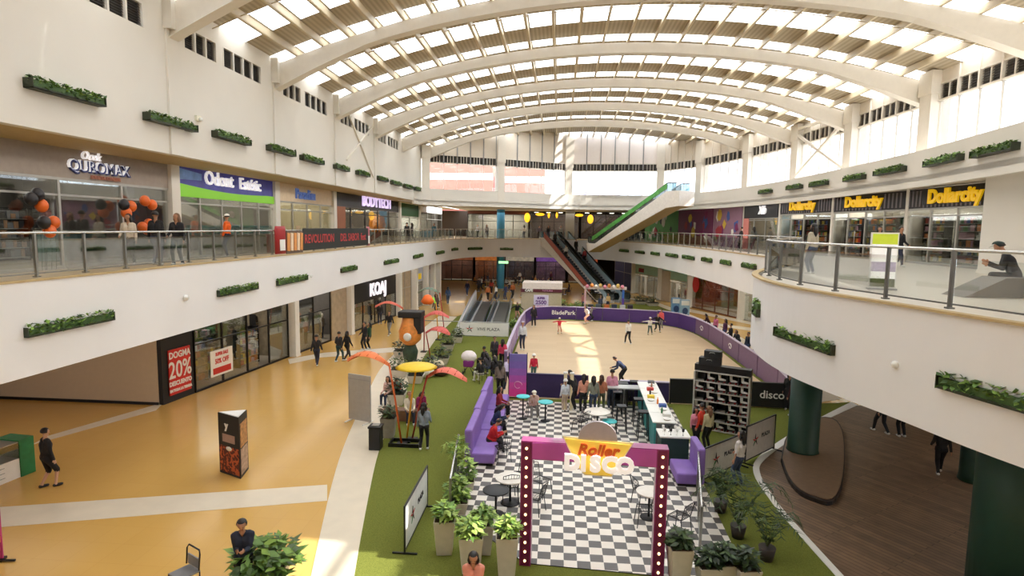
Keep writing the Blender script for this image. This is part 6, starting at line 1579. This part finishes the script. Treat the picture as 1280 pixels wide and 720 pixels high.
for k in range(6):
    x = 3.0 + k * .72; mb = MB(); c = [(60, 60, 66), (90, 96, 100), (200, 110, 50), (50, 60, 80), (190, 190, 190), (60, 50, 60)][k]
    e = empty('ride_car', ['black toy ride at the left under the party frame', 'grey toy ride under the party frame', 'orange toy ride under the party frame', 'navy toy ride under the party frame', 'white toy ride near the blue post', 'dark toy ride right of the blue post'][k], 'toy ride', (x, 53.4 + .3 * (k % 2), .01))
    m_ = mat('ride_%d' % k, c, .4); mb.box(-.28, .28, -.3, .4, .15, .5, m_); mb.box(-.24, .24, .1, .4, .5, .9, m_); mb.build('body', e, bevel=.04)
    for a in (-.26, .26):
        for b_ in (-.22, .3): mb = MB(); mb.tube([(a - .03, b_, .13), (a + .03, b_, .13)], .13, BLACK, 12); mb.build('wheel', e)
for k, (px, py, lm, lab) in enumerate([(722, 388, LFB, 'light green shrub left of the toy rides behind the rink'), (700, 385, LFB, 'light green shrub next to the beige kiosk'), (800, 380, LFD, 'dark shrub right of the party frame'), (815, 382, LFD, 'dark shrub nearest the mint sign shop'), (642, 414, LFB, 'bright shrub at the left corner of the rink'), (649, 398, LFB, 'bright shrub beside the walkway and the kiosk')]):
    tub(px, py, lab, seed=60 + k, h=.3, w=1.2 if k < 4 else .55, lm=lm, n=170, hh=.7, size=.12)
# blue vending machines
for k, (px, py) in enumerate([(844, 396), (855, 399)]):
    q = at(px, py); e = empty('vending_machine', ['left blue vending machine beside the rink corner', 'right pale blue vending machine beside the rink corner'][k], 'vending machine', (q.x, q.y, .01))
    mb = MB(); mb.box(-.38, .38, -.3, .3, 0, 1.7, mat('vend_%d' % k, [(110, 150, 190), (150, 180, 200)][k], .4)); mb.build('cabinet', e); mb = MB(); mb.box(-.34, .34, -.32, -.3, 1.25, 1.65, WHITE); mb.build('header', e)
    mb = MB(); n = 16; mb.plate([(.24 * math.cos(6.28 * j / n), .75 + .3 * math.sin(6.28 * j / n)) for j in range(n)], -.33, -.3, mat('vend_dark', (50, 70, 110))); mb.build('round_window', e)
# kiosk counter at the left edge
e = empty('glass_counter', 'glass display counter with a green end panel at the left edge', 'counter', (0, 0, 0)); a = at(0, 607); b_ = at(44, 589); d = V((b_.x - a.x, b_.y - a.y)); L = d.length
u = d / L; st = a - V((u.x, u.y, 0)) * 2.0; e.location = (st.x, st.y, .005); e.rotation_euler = (0, 0, math.atan2(d.y, d.x)); L += 2
mb = MB(); mb.box(0, L - .02, .0, .8, 0, .6, WHITE); mb.build('base', e)
for z in (.15, .3, .45): mb = MB(); mb.box(0, L - .9, -.01, 0, z, z + .015, GREY); mb.build('line', e)
mb = MB(); mb.box(0, L - .45, 0, .8, .6, 1.08, SHOPGLASS); mb.build('display_case', e); mb = MB(); mb.box(0, L - .45, 0, .8, 1.08, 1.11, STEEL); mb.build('top', e)
mb = MB(); mb.box(L - .45, L, -.03, .83, 0, 1.15, mat('counter_green', (40, 120, 70), .5, var=.2, scale=4)); mb.build('end_panel', e)
# purple banner at the very left edge
q = at(1, 700); e = empty('roll_up_banner', 'magenta and yellow roll up banner cut by the left edge', 'banner', (q.x - .32, q.y - .1, .005), .25)
mb = MB(); mb.box(-.4, .4, -.02, .02, .05, 2.0, mat('magenta_banner', (180, 50, 110), .5, var=.1)); c = mb.build('cloth', e)
for k in range(4): mb = MB(); mb.plate([(-.35, .3 + k * .35), (.38, .45 + k * .35), (.38, .6 + k * .35), (-.35, .4 + k * .35)], -.03, -.02, [YC, mat('violet_post', (90, 60, 150)), OC, mat('pale_pink', (240, 170, 210))][k]); mb.build('colour_wave', c)
mb = MB(); mb.box(-.42, .42, -.1, .1, 0, .05, DARK); mb.bar((-.0, -.02, .03), (.7, -.1, .03), .04, .04, BLACK); mb.build('foot', e)
# chair frame bottom left
q = at(245, 735); m_ = BLACK
e = empty('tubular_chair', 'black tubular framed chair at the bottom edge next to the standing phone user', 'chair', (q.x, q.y, .005), -.5)
mb = MB(); mb.tube([(-.24, -.05, .5), (-.25, -.02, .85), (-.2, 0, .92), (.2, 0, .92), (.25, -.02, .85), (.24, -.05, .5)], .017, m_, 8); mb.build('back_frame', e)
mb = MB(); mb.box(-.22, .22, -.45, .0, .44, .48, mat('grey_seat', (130, 130, 132), .7)); mb.build('seat', e, bevel=.015)
mb = MB(); mb.plate([(-.2, .52), (.2, .52), (.2, .74), (-.2, .74)], -.04, -.01, mat('grey_seat', (130, 130, 132))); mb.build('backrest', e)
for a in (-.23, .23):
    for b_ in (-.43, -.03): mb = MB(); mb.tube([(a, b_, .46), (a, b_ * 1.05, 0)], .015, m_, 6); mb.build('leg', e)
# advertising board and bench on the round balcony
q = at(1101, 362, L2Z); e = empty('poster_stand', 'lit white and green poster stand on the round balcony', 'poster stand', (q.x, q.y, L2Z + .005), -.25)
e.scale = (.72, .72, .74); mb = MB(); mb.box(-.42, .42, -.06, .06, .05, 1.95, WHITE); mb.build('frame', e)
for (z0, z1, m_, nm) in [(1.55, 1.9, mat('lime_print', (200, 215, 60), emit=.3), 'green_print'), (.95, 1.55, mat('white_print', (246, 244, 240), emit=.4, var=0), 'white_print'), (.62, .95, mat('violet_print', (190, 176, 206), var=.2, scale=8), 'lilac_print'), (.38, .62, mat('white_print', (246, 244, 240)), 'white_print'), (.1, .38, mat('olive_print', (100, 104, 66), var=.3, scale=8), 'olive_print')]:
    mb = MB(); mb.box(-.38, .38, -.08, -.06, z0, z1, m_); mb.build(nm, e)
mb = MB(); mb.box(-.45, .45, -.2, .2, 0, .05, GREY); mb.build('foot', e)
q = at(1250, 372, L2Z); e = empty('lounge_bench', 'low grey wedge shaped lounge bench where the man in the cap sits', 'bench', (q.x + .5, q.y + .3, L2Z + .005), .1)
mb = MB(); mb.plate([(-1.45, 0), (-.1, 0), (-.1, .45), (-.5, .45)], -.35, .35, mat('bench_grey', (120, 112, 102), .7)); mb.build('sloping_end', e)
mb = MB(); mb.box(-.1, 1.6, -.35, .35, 0, .45, mat('bench_grey', (120, 112, 102))); mb.build('seat', e, bevel=.02)
q = at(1272, 372, L2Z); e = empty('stroller', 'dark stroller with large wheel beside the seated man on the balcony', 'stroller', (q.x + .35, q.y - .35, L2Z + .005), .3)
for x in (-.25, .3): mb = MB(); mb.tube([(x + .22 * math.cos(t), .0, .24 + .22 * math.sin(t)) for t in [k * .449 for k in range(14)]], .022, BLACK, 6, True); mb.build('wheel', e)
mb = MB(); mb.tube([(-.25, 0, .24), (.0, 0, .6), (.35, 0, 1.0)], .018, STEEL, 6); mb.tube([(.3, 0, .24), (-.1, 0, .7)], .018, STEEL, 6); mb.build('frame', e)
mb = MB(); mb.ball((-.05, 0, .66), .28, mat('stroller_cloth', (48, 46, 50), .8), 12, (1.1, .8, .8)); mb.build('hood', e)
# big bush on the balcony's left end
q = hit(952, 400, BC) or (0, V((6.4, 18.9, 5)), 1.6)
h_ = hit(951, 385, BC); h2_ = hit(957, 392, BC)
if h_ and h2_: hedge(h_, h2_, 'bushy hedge box at the left end of the round balcony', seed=71, h=.5)
# balloons in the upper left shop
BALC2 = [mat('orange_balloon', (235, 110, 40), .3), mat('black_balloon', (36, 34, 38), .3)]
BL = ['orange balloon of the upper left shop cluster, near the left edge', 'outer black balloon of the upper left shop cluster', 'inner black balloon of the upper left shop cluster', 'right orange balloon of the lower left shop cluster', 'black balloon of the lower left shop cluster', 'bottom orange balloon of the lower left shop cluster', 'black balloon above the woman in cream', 'upper orange balloon above the woman in cream', 'lower orange balloon above the woman in cream', 'upper left orange balloon above the man in black shirt', 'upper right orange balloon above the man in black shirt', 'left orange balloon beside the man in black shirt', 'right orange balloon beside the man in black shirt', 'lowest orange balloon beside the man in black shirt']
for k, (px, py, c) in enumerate([(52, 257, 0), (39, 249, 1), (47, 243, 1), (67, 278, 0), (55, 278, 1), (62, 289, 0), (155, 256, 1), (164, 258, 0), (158, 266, 0), (181, 251, 0), (190, 256, 0), (178, 284, 0), (186, 280, 0), (184, 287, 0)]):
    q = atx(px, py, -14.6); e = empty('balloon', BL[k], 'balloon', q, 0, 'shop balloons')
    mb = MB(); mb.ball((0, 0, 0), .17, BALC2[c], 12, (1, 1, 1.15)); mb.build('envelope', e); mb = MB(); mb.tube([(0, 0, -.19), (.02, .02, -.6), (-.01, 0, L2Z + .05 - q.z)], .006, BLACK, 4); mb.build('string', e)
# ------------------------------------------------------------------ the people, where the photo shows their feet
BK, NV, WH, GY, RD, JN = (34, 32, 34), (40, 46, 66), (226, 222, 214), (130, 128, 124), (178, 44, 46), (62, 76, 104)
def put(px, py, face, pose, label, z=0.012, dz=0, **kw):
    q = at(px, py, z); return person((q.x, q.y, z + dz), face, pose, label, **kw)
# left floor
put(60, 609, -25, 'shorts', 'young man in black jersey and black shorts walking past the green counter', top=BK, low=BK, shoes=(40, 40, 44), h=1.74, skin=0)
q = at(303, 657, 1.6); person((q.x, q.y, .005), 200, 'phone', 'person in navy hooded jacket looking at a phone beside the leafy plant', top=(38, 44, 62), low=BK, h=1.72, head='short')
put(396, 457, 10, 'walk', 'person in dark coat and jeans walking beside the sports shop window', top=BK, low=NV)
put(424, 452, -15, 'walk2', 'person in black jacket, left of the pair walking together', top=BK, low=(40, 70, 80), head='short')
put(434, 450, -30, 'walk', 'person in black coat with arm out, right of the walking pair', top=BK, low=BK, h=1.65, head='long')
put(456, 437, 150, 'stand2', 'person in black with a green bag beside the KOAJ shop', top=BK, low=BK, h=1.7)
put(462, 436, 120, 'stand', 'person in dark green jacket close to the person with black coat', top=(40, 80, 56), low=BK, h=1.62, head='long')
put(487, 419, 170, 'walk', 'lone person in dark clothes in front of the KOAJ door', top=BK, low=GY, h=1.7)
put(475, 405, 30, 'stand', 'person in dark clothes inside the shadow of the KOAJ front', top=BK, low=NV, h=1.68)
# lawn, left
put(530, 562, 5, 'stand2', 'woman in grey blue top and black leggings standing on the lawn', top=(130, 140, 150), low=BK, head='long', h=1.63, hair='b')
put(512, 527, 200, 'sit', 'person in cream top sitting on the timber bench', z=.0, top=(226, 216, 196), low=NV, head='short', hair='l', h=1.6)
put(524, 522, 220, 'sit2', 'person in magenta and black sitting on the timber bench', z=.0, top=(150, 40, 90), low=BK, head='long', h=1.6)
put(486, 505, 160, 'sit', 'person in white and pink top seated behind the stone planter', top=(230, 196, 190), low=NV, h=1.6, head='long')
put(497, 500, 190, 'sit2', 'person in orange hood seated behind the stone planter', top=(200, 90, 50), low=BK, h=1.5)
for k, (px, py, f, p, t, l, lab) in enumerate([(601, 478, 40, 'sit', BK, WH, 'spectator in black with white trousers, front of the seated group by the lawn'),
    (611, 470, 30, 'sit2', (70, 66, 70), JN, 'spectator in grey jacket seated second in the lawn group'), (606, 462, 60, 'sit', BK, BK, 'spectator all in black at the back of the lawn group'),
    (620, 476, 20, 'sit2', BK, NV, 'spectator in black and navy seated near the lavender pad'), (618, 457, 200, 'stand', (60, 54, 58), BK, 'standing spectator in brown black jacket behind the lawn group'),
    (628, 462, 10, 'stand2', (200, 60, 90), BK, 'spectator in raspberry jacket standing by the lavender pad'), (634, 488, -10, 'lean', (196, 186, 214), NV, 'person in lilac top leaning on the barrier by the pink banner'),
    (625, 497, 5, 'stand', (120, 106, 96), BK, 'person in taupe jacket standing behind the pink banner'), (642, 480, -20, 'lean', (226, 226, 230), BK, 'person in white leaning over the barrier above the pink banner')]):
    put(px, py, f, p, lab, top=t, low=l, head=['short', 'long'][k % 2], h=1.62 + .02 * (k % 4), skin=k % 3)
# pram with white hood
q = at(586, 468); e = empty('pram', 'pram with white and pink hood on the lawn', 'pram', (q.x, q.y, .01))
mb = MB(); mb.ball((0, 0, .95), .42, mat('pram_white', (236, 226, 226), .6), 12, (1, .9, .8)); mb.build('hood', e); mb = MB(); mb.box(-.26, .26, -.35, .3, .45, .8, mat('pram_magenta', (130, 40, 120))); mb.build('basket', e, bevel=.06)
mb = MB(); mb.tube([(-.26, -.3, .12), (0, 0, .5), (.26, -.3, .12)], .02, BLACK, 6); mb.tube([(-.26, .35, .12), (0, 0, .5), (.26, .35, .12)], .02, BLACK, 6); mb.build('frame', e)
for a in (-.27, .27):
    for b_ in (-.3, .35): mb = MB(); mb.tube([(a - .02, b_, .12), (a + .02, b_, .12)], .12, BLACK, 12); mb.build('wheel', e)
# rink
RZ = .05
SEATS = [0]
def skater(px, py, f, p, lab, **kw):
    b = put(px, py, f, p, lab, z=RZ, dz=.0, **kw)
    return b
skater(646, 400, 200, 'skate', 'skater in black bending at the far left corner of the rink', top=BK, low=(196, 150, 120), h=1.6)
skater(667, 408, 180, 'stand2', 'skater in black standing at the far left corner of the rink', top=BK, low=BK, h=1.65, head='long')
skater(653, 437, 170, 'stand', 'tall figure in white shirt and dark trousers at the left of the rink', top=(200, 204, 208), low=NV, h=1.75, head='helmet', hat=(190, 180, 196))
skater(699, 417, 190, 'skate2', 'small child skater in red top and white helmet', top=(206, 50, 70), low=(200, 150, 130), h=1.2, head='helmet', hat=(236, 232, 226))
skater(734, 405, 120, 'skate', 'skater in white top and bare legs leaning on the far pad', top=(226, 216, 214), low=(214, 160, 136), h=1.6, head='long')
skater(738, 402, 240, 'skate2', 'child skater in grey and black beside the leaning skater', top=GY, low=BK, h=1.35, head='helmet', hat=(40, 40, 44))
skater(785, 430, 20, 'walk', 'skater in white shirt and black trousers in the middle of the rink', top=WH, low=BK, h=1.62)
skater(812, 418, 175, 'skate2', 'child skater all in white with arms spread', top=WH, low=(70, 90, 84), h=1.3, head='helmet', hat=(236, 232, 226))
skater(821, 415, 190, 'skate', 'skater in black and white right of the child with spread arms', top=BK, low=BK, h=1.5)
skater(826, 411, 150, 'stand2', 'skater with coral sleeve at the far right of the rink', top=(214, 90, 90), low=GY, h=1.5)
skater(667, 476, 10, 'stand', 'child in crimson top and white helmet near the dark purple pad', top=(190, 30, 60), low=(60, 100, 100), h=1.35, head='helmet', hat=(240, 238, 232))
# at the gate
put(718, 512, 60, 'lean', 'person in black bending to help at the rink gate', z=.03, top=BK, low=BK, h=1.74)
put(706, 514, 20, 'stand', 'child in white and blue at the rink gate', z=.03, top=(200, 206, 214), low=(190, 170, 150), h=1.35, head='helmet', hat=WH)
put(729, 516, 10, 'stand2', 'person in black with a peach bag in the queue', z=.03, top=(214, 150, 126), low=BK, h=1.62, head='long')
put(741, 518, 5, 'stand', 'woman in camouflage grey green jacket in the queue', z=.03, top=(130, 134, 120), low=JN, h=1.6, head='long', hair='b')
put(751, 516, -10, 'stand2', 'person with orange brown jacket in the queue behind the woman in grey green', z=.03, top=(186, 120, 90), low=(90, 96, 80), h=1.58, head='long', hair='n')
put(764, 512, 5, 'stand', 'man in pink shirt and jeans at the rink gate', z=.03, top=(204, 140, 160), low=JN, h=1.72)
put(778, 480, 90, 'bend', 'skater in navy jacket bending over the barrier', z=RZ, top=(44, 54, 84), low=BK, h=1.6)
put(666, 520, 190, 'sit2', 'person in red and white jacket sitting at the turquoise table', z=.03, top=(216, 180, 170), low=GY, h=1.6, head='cap', hat=(226, 214, 196))
# on the sofas
person((-2.3, 21.3, .0), -85, 'sit2', 'person in navy jacket sitting on the middle violet sofa', top=(44, 54, 84), low=BK, h=1.68, head='long')
person((-2.25, 19.6, .0), -80, 'sit2', 'person in bright red jacket sitting on the nearest violet sofa', top=(196, 34, 34), low=BK, h=1.66)
person((-2.35, 23.6, .0), -95, 'sit', 'person in dark red top on the farthest violet sofa', top=(140, 36, 40), low=BK, h=1.62, head='long')
# behind the bar
put(875, 560, 60, 'stand2', 'attendant in red orange shirt behind the bar', top=(204, 60, 40), low=BK, h=1.6)
put(868, 556, 200, 'stand', 'customer in pink and white top beside the attendant', top=(226, 150, 170), low=BK, h=1.35, head='long')
put(884, 562, 30, 'stand', 'person in beige coat facing the skate rack', top=(196, 184, 146), low=BK, h=1.55, head='long', hair='l')
put(923, 606, 45, 'tee', 'woman in white top and blue jeans leaning on the framed banners', top=(220, 214, 208), low=JN, shoes=BK, h=1.66, head='long', hair='b')
# right of the rink
side = [(868, 413, (60, 30, 40), 'spectator in maroon at the far corner of the right barrier'), (875, 416, (220, 120, 150), 'spectator in pink top behind the right barrier'), (882, 422, (90, 50, 80), 'spectator in plum jacket behind the right barrier'), (889, 430, BK, 'spectator in black, left of the two in striped black'), (897, 434, (60, 62, 66), 'spectator in dark striped top behind the right barrier'), (908, 439, (50, 56, 70), 'spectator in slate jacket behind the right barrier'), (921, 449, (100, 84, 60), 'spectator in olive brown jacket behind the right barrier'), (931, 455, (150, 140, 130), 'spectator in light grey behind the right barrier'), (938, 462, (70, 46, 34), 'spectator with brown coat behind the right barrier'), (949, 452, (40, 90, 170), 'spectator in bright blue jacket by the white strip'), (952, 467, (160, 120, 80), 'spectator in tan coat next to the blue jacket'), (962, 482, BK, 'spectator all in black near the end of the right barrier'), (973, 494, (60, 44, 40), 'spectator in dark brown at the end of the right barrier')]
for k, (px, py, t, lab) in enumerate(side):
    yy = [45.2, 43.6, 41.6, 39.4, 38.2, 36.6, 34.4, 33.2, 32.0, 33.8, 30.6, 28.9, 27.6][k]; q_ = V((11.45 + (.9 if k == 9 else .12 * (k % 3)), yy, .012))
    person(q_, 80 + (k * 37) % 50, ['lean', 'stand', 'stand', 'stand2'][k % 4] if k not in (9,) else 'stand', lab, top=t, low=[BK, NV, JN][k % 3], head=['long', 'short'][k % 2], h=1.5 + .04 * (k % 4), skin=k % 3)
put(985, 512, 150, 'stand', 'person in black coat between the barrier end and the green column', top=BK, low=BK, h=1.62, head='long')
put(991, 520, 20, 'stand2', 'person in dark maroon beside the green column', top=(70, 30, 34), low=BK, h=1.6, head='long')
put(1101, 541, 10, 'walk', 'person seen from the waist down in dark trousers under the balcony, left one', z=.016, top=BK, low=(36, 40, 46), h=1.72)
put(1127, 546, 0, 'stand', 'person seen from the waist down in black trousers under the balcony, right one', z=.016, top=BK, low=(24, 24, 28), h=1.7)
put(1174, 592, -20, 'walk2', 'person in black walking beside the far green column', z=.016, top=BK, low=(26, 26, 30), h=1.6)
# level two, left
Z2 = L2Z
put(163, 331, 200, 'stand2', 'woman in cream jacket and black trousers at the left gallery railing', z=Z2, top=(214, 200, 180), low=BK, head='long', h=1.66)
put(197, 331, 10, 'stand', 'man in black shirt and blue jeans at the left gallery railing', z=Z2, top=BK, low=(50, 60, 90), h=1.76)
put(223, 331, 190, 'stand2', 'woman in black jacket by the gallery column', z=Z2, top=BK, low=(80, 90, 100), head='long', h=1.7, hair='l')
q = atx(283, 322, -14.2); person((-14.3, q.y + .3, Z2), 100, 'stand2', 'woman in bright orange jacket with green scarf in front of the dental clinic', top=(235, 100, 30), low=NV, head='cap', hat=(236, 232, 224), h=1.78)
put(495, 305, 150, 'lean', 'person in black leaning by the charcoal shop railing', z=Z2, top=BK, low=BK) if False else None
for k, (x, y, c, lab) in enumerate([(-13.6, 52, BK, 'person in black near the orange display on the left gallery'), (-13.9, 55, (70, 60, 60), 'person in dark brown on the left gallery behind the first'), (-13.5, 63, (60, 110, 130), 'person in teal jacket at the far corner of the gallery'), (-9.3, 75.5, (160, 150, 150), 'person in grey at the far gallery left of the blue column'), (-10.6, 76.5, (200, 196, 200), 'person in white at the far gallery corner'), (-4.5, 76, (230, 226, 220), 'person in white shirt between blue and pale columns'), (-2.6, 76.5, (90, 80, 90), 'person in grey violet left of the pale column'), (-1.4, 75, BK, 'person in black next to the escalator top'), (.2, 74.3, (180, 176, 170), 'person in light grey at the escalator top')]):
    person((x, y, Z2), [0, 90, 180, 220, 150, 30, 10, 200, 170][k], ['stand', 'walk', 'stand2'][k % 3], lab, top=c, low=[BK, NV][k % 2], head=['short', 'long'][k % 2], h=1.68)
# level two, right and the balcony
for k, (px, py, c, lab) in enumerate([(1021, 330, (220, 170, 150), 'person in pale pink top walking past the middle shop'), (1043, 331, (40, 40, 44), 'person in black walking past the middle shop'), (974, 330, (170, 160, 140), 'person in beige at the left end of the balcony'), (915, 306, BK, 'person in black outside the black sign shop'), (928, 307, (90, 90, 84), 'person in dark grey outside the black sign shop')]):
    q = at(px, py + 8, Z2) if k < 3 else at(px, py, Z2)
    if k == 3: q = V((13.9, 46.5, Z2))
    if k == 4: q = V((14.2, 44.5, Z2))
    if k == 0: q = V((14.2, 27.5, Z2))
    if k == 1: q = V((14.6, 26.6, Z2))
    if k == 2: q = V((8.6, 20.8, Z2))
    person(q, [170, 200, 30, 90, 10][k], ['walk', 'walk2', 'stand', 'stand2', 'stand'][k], lab, top=c, low=[BK, NV, (60, 70, 90)][k % 3], head=['long', 'short'][k % 2], h=1.66)
q = at(1262, 372, L2Z); person((q.x + .38, q.y + .42, L2Z - .03), 60, 'sit2', 'man in black cap and dark jacket sitting on the grey lounge bench', top=BK, low=(60, 56, 54), head='cap', hat=(30, 44, 40), h=1.78)
# escalators and food hall
for k, (f, o, c, lab) in enumerate([(.35, 0, (200, 196, 190), 'person in white riding the left escalator'), (.25, 2.1, BK, 'person in black riding the right escalator near the top'), (.42, 2.1, (160, 60, 60), 'person in red riding the right escalator midway'), (.12, 0, (70, 70, 74), 'person in dark grey stepping off the left escalator top')]):
    p = t0 + (b0 - t0) * f + Nn * o; person((p.x, p.y, p.z + .02), -150 if k % 2 else 30, 'stand', lab, top=c, low=BK, h=1.66)
for k, (x, y, c) in enumerate([(-7.4, 61.6, (190, 110, 60)), (-6.6, 62.4, (220, 216, 210)), (-5.6, 62.6, (60, 70, 110)), (-5.0, 64.5, (180, 100, 50)), (-3.9, 66, BK), (-3.4, 63.5, (150, 70, 50)), (-9.5, 70, (60, 54, 60)), (-9.4, 71.5, (200, 200, 200)), (-10.3, 66, (40, 40, 60)), (-2.4, 70, (90, 60, 60)), (-1.2, 72, (226, 220, 214)), (-11, 58, (60, 80, 110)), (-11.6, 55, BK), (-10.9, 52, (90, 70, 70))]):
    person((x, y, .0), (k * 67) % 360, ['walk', 'stand', 'stand2', 'walk2'][k % 4], ['person in orange brown coat', 'person in white shirt', 'person in indigo jacket', 'person in amber jacket', 'person in black', 'person in rust jacket', 'person in dark violet grey', 'person in pale grey hoodie', 'person in dark navy', 'person in wine red', 'person in off white shirt', 'person in steel blue shirt', 'person in black jacket', 'person in dusty brown'][k] + [' at the far end of the walkways', ' behind the far end of the walkways', ' in the dim food hall', ' by the toy shop columns'][0 if k < 2 else 1 if k < 6 else 2 if k < 11 else 3], top=c, low=[BK, NV, JN][k % 3], head=['short', 'long'][k % 2], h=1.62 + .03 * (k % 4), skin=k % 3)
for k, (px, py, c, lab) in enumerate([(835, 376, (228, 226, 224), 'person in white walking by the mint sign shop'), (700, 388, BK, 'vendor in black between the kiosk and the shrubs'), (760, 388, (226, 190, 130), 'person in pale yellow by the toy rides'), (750, 391, (70, 80, 100), 'person in slate by the toy rides'), (728, 388, (190, 120, 110), 'person in salmon by the foot of the escalator')]):
    put(px, py, k * 70, ['walk', 'stand', 'stand2', 'stand', 'walk2'][k], lab, top=c, low=[(210, 206, 200), BK, NV, BK, JN][k], h=1.6, head=['short', 'long'][k % 2])
q = at(592, 699, 1.5); person((q.x, q.y, .01), 185, 'phone', 'woman in salmon top with long dark hair at the bottom edge', top=(226, 150, 130), low=BK, head='long', h=1.62)

# chairs under the seated guests who are not on the sofas or the timber bench
for px, py, f, z, lab in [(601, 478, 40, .01, 'black wire chair under the spectator with white trousers'), (611, 470, 30, .01, 'black wire chair under the spectator in grey jacket'), (606, 462, 60, .01, 'black wire chair under the spectator at the back of the lawn group'), (620, 476, 20, .01, 'black wire chair under the spectator near the lavender pad'),
    (486, 505, 160, .01, 'black wire chair under the person in white and pink'), (497, 500, 190, .01, 'black wire chair under the person in orange hood'), (666, 520, 190, .03, 'black wire chair at the turquoise table')]:
    q = at(px, py, .012); wire_chair(q.x, q.y, math.radians(f), lab, z=z)

# tables and more guests in the dim food hall
FT = [('beside the blue column', -6.2, 77.0), ('left of the blue column', -9.2, 76.2), ('in front of the purple lit counter', -1.4, 77.6), ('in front of the orange kiosk front', -10.8, 79.4), ('behind the beige kiosk', -2.0, 66.5), ('right of the exit sign', -4.3, 79.2), ('near the foot of the escalators', .6, 69.0), ('deep in the hall by the grey counter', -6.8, 81.2)]
for k, (lab, x, y) in enumerate(FT): cafe_table(x, y, [WT, mat('brown_top', (120, 84, 60), .5)][k % 2], ['pale', 'brown'][k % 2] + ' round food hall table ' + lab, r=.45, z=0)
for k, (x, y, c, lab) in enumerate([(-6.9, 76.6, (190, 186, 180), 'person in pale grey seated beside the blue column'), (-5.6, 77.6, BK, 'person in black seated across the blue column table'), (-9.9, 76.0, (120, 60, 50), 'person in brick red seated left of the blue column'), (-8.5, 76.6, (220, 216, 206), 'person in white seated left of the blue column'), (-2.1, 77.4, (80, 60, 100), 'person in violet seated at the purple lit counter table'), (-.7, 77.9, (50, 56, 66), 'person in slate seated at the purple lit counter table'),
    (-11.4, 79.0, (200, 140, 70), 'person in amber seated by the orange kiosk front'), (-10.1, 79.8, BK, 'person in black seated by the orange kiosk front'), (-2.7, 66.3, (180, 90, 60), 'person in terracotta seated behind the beige kiosk'), (-4.9, 79.0, (210, 200, 190), 'person in cream seated right of the exit sign'), (-3.6, 79.6, NV, 'person in navy seated right of the exit sign'), (1.3, 68.8, (70, 50, 46), 'person in brown seated near the foot of the escalators')]):
    b = person((x, y, 0), [-90, 90][k % 2], 'sit', lab, top=c, low=[BK, NV][k % 2], head=['short', 'long'][(k // 2) % 2], h=1.64)
    wire_chair(x, y, math.radians([-90, 90][k % 2]), 'wire chair under the ' + lab.replace(' seated', ''), z=0)
for k, (x, y, c, lab) in enumerate([(-7.8, 68.2, (170, 60, 50), 'person in red walking into the food hall'), (-5.8, 70.4, (225, 222, 215), 'person in white walking into the food hall'), (-4.2, 72.2, (60, 90, 70), 'person in dark green in the middle of the food hall'), (-2.9, 74.6, (210, 150, 80), 'person in yellow brown in the middle of the food hall'), (-8.2, 79.2, (50, 60, 100), 'person in blue at the food counters'), (-5.4, 82.6, (230, 228, 224), 'person in white at the grey food counter'), (-1.0, 82.4, (90, 40, 60), 'person in wine at the purple food counter'), (-10.0, 82.6, (130, 100, 80), 'person in tan at the orange food counter')]):
    person((x, y, 0), (k * 83) % 360, ['walk', 'walk2', 'stand', 'stand2'][k % 4], lab, top=c, low=[BK, JN, NV][k % 3], head=['long', 'short'][k % 2], h=1.6 + .03 * (k % 4), skin=k % 3)
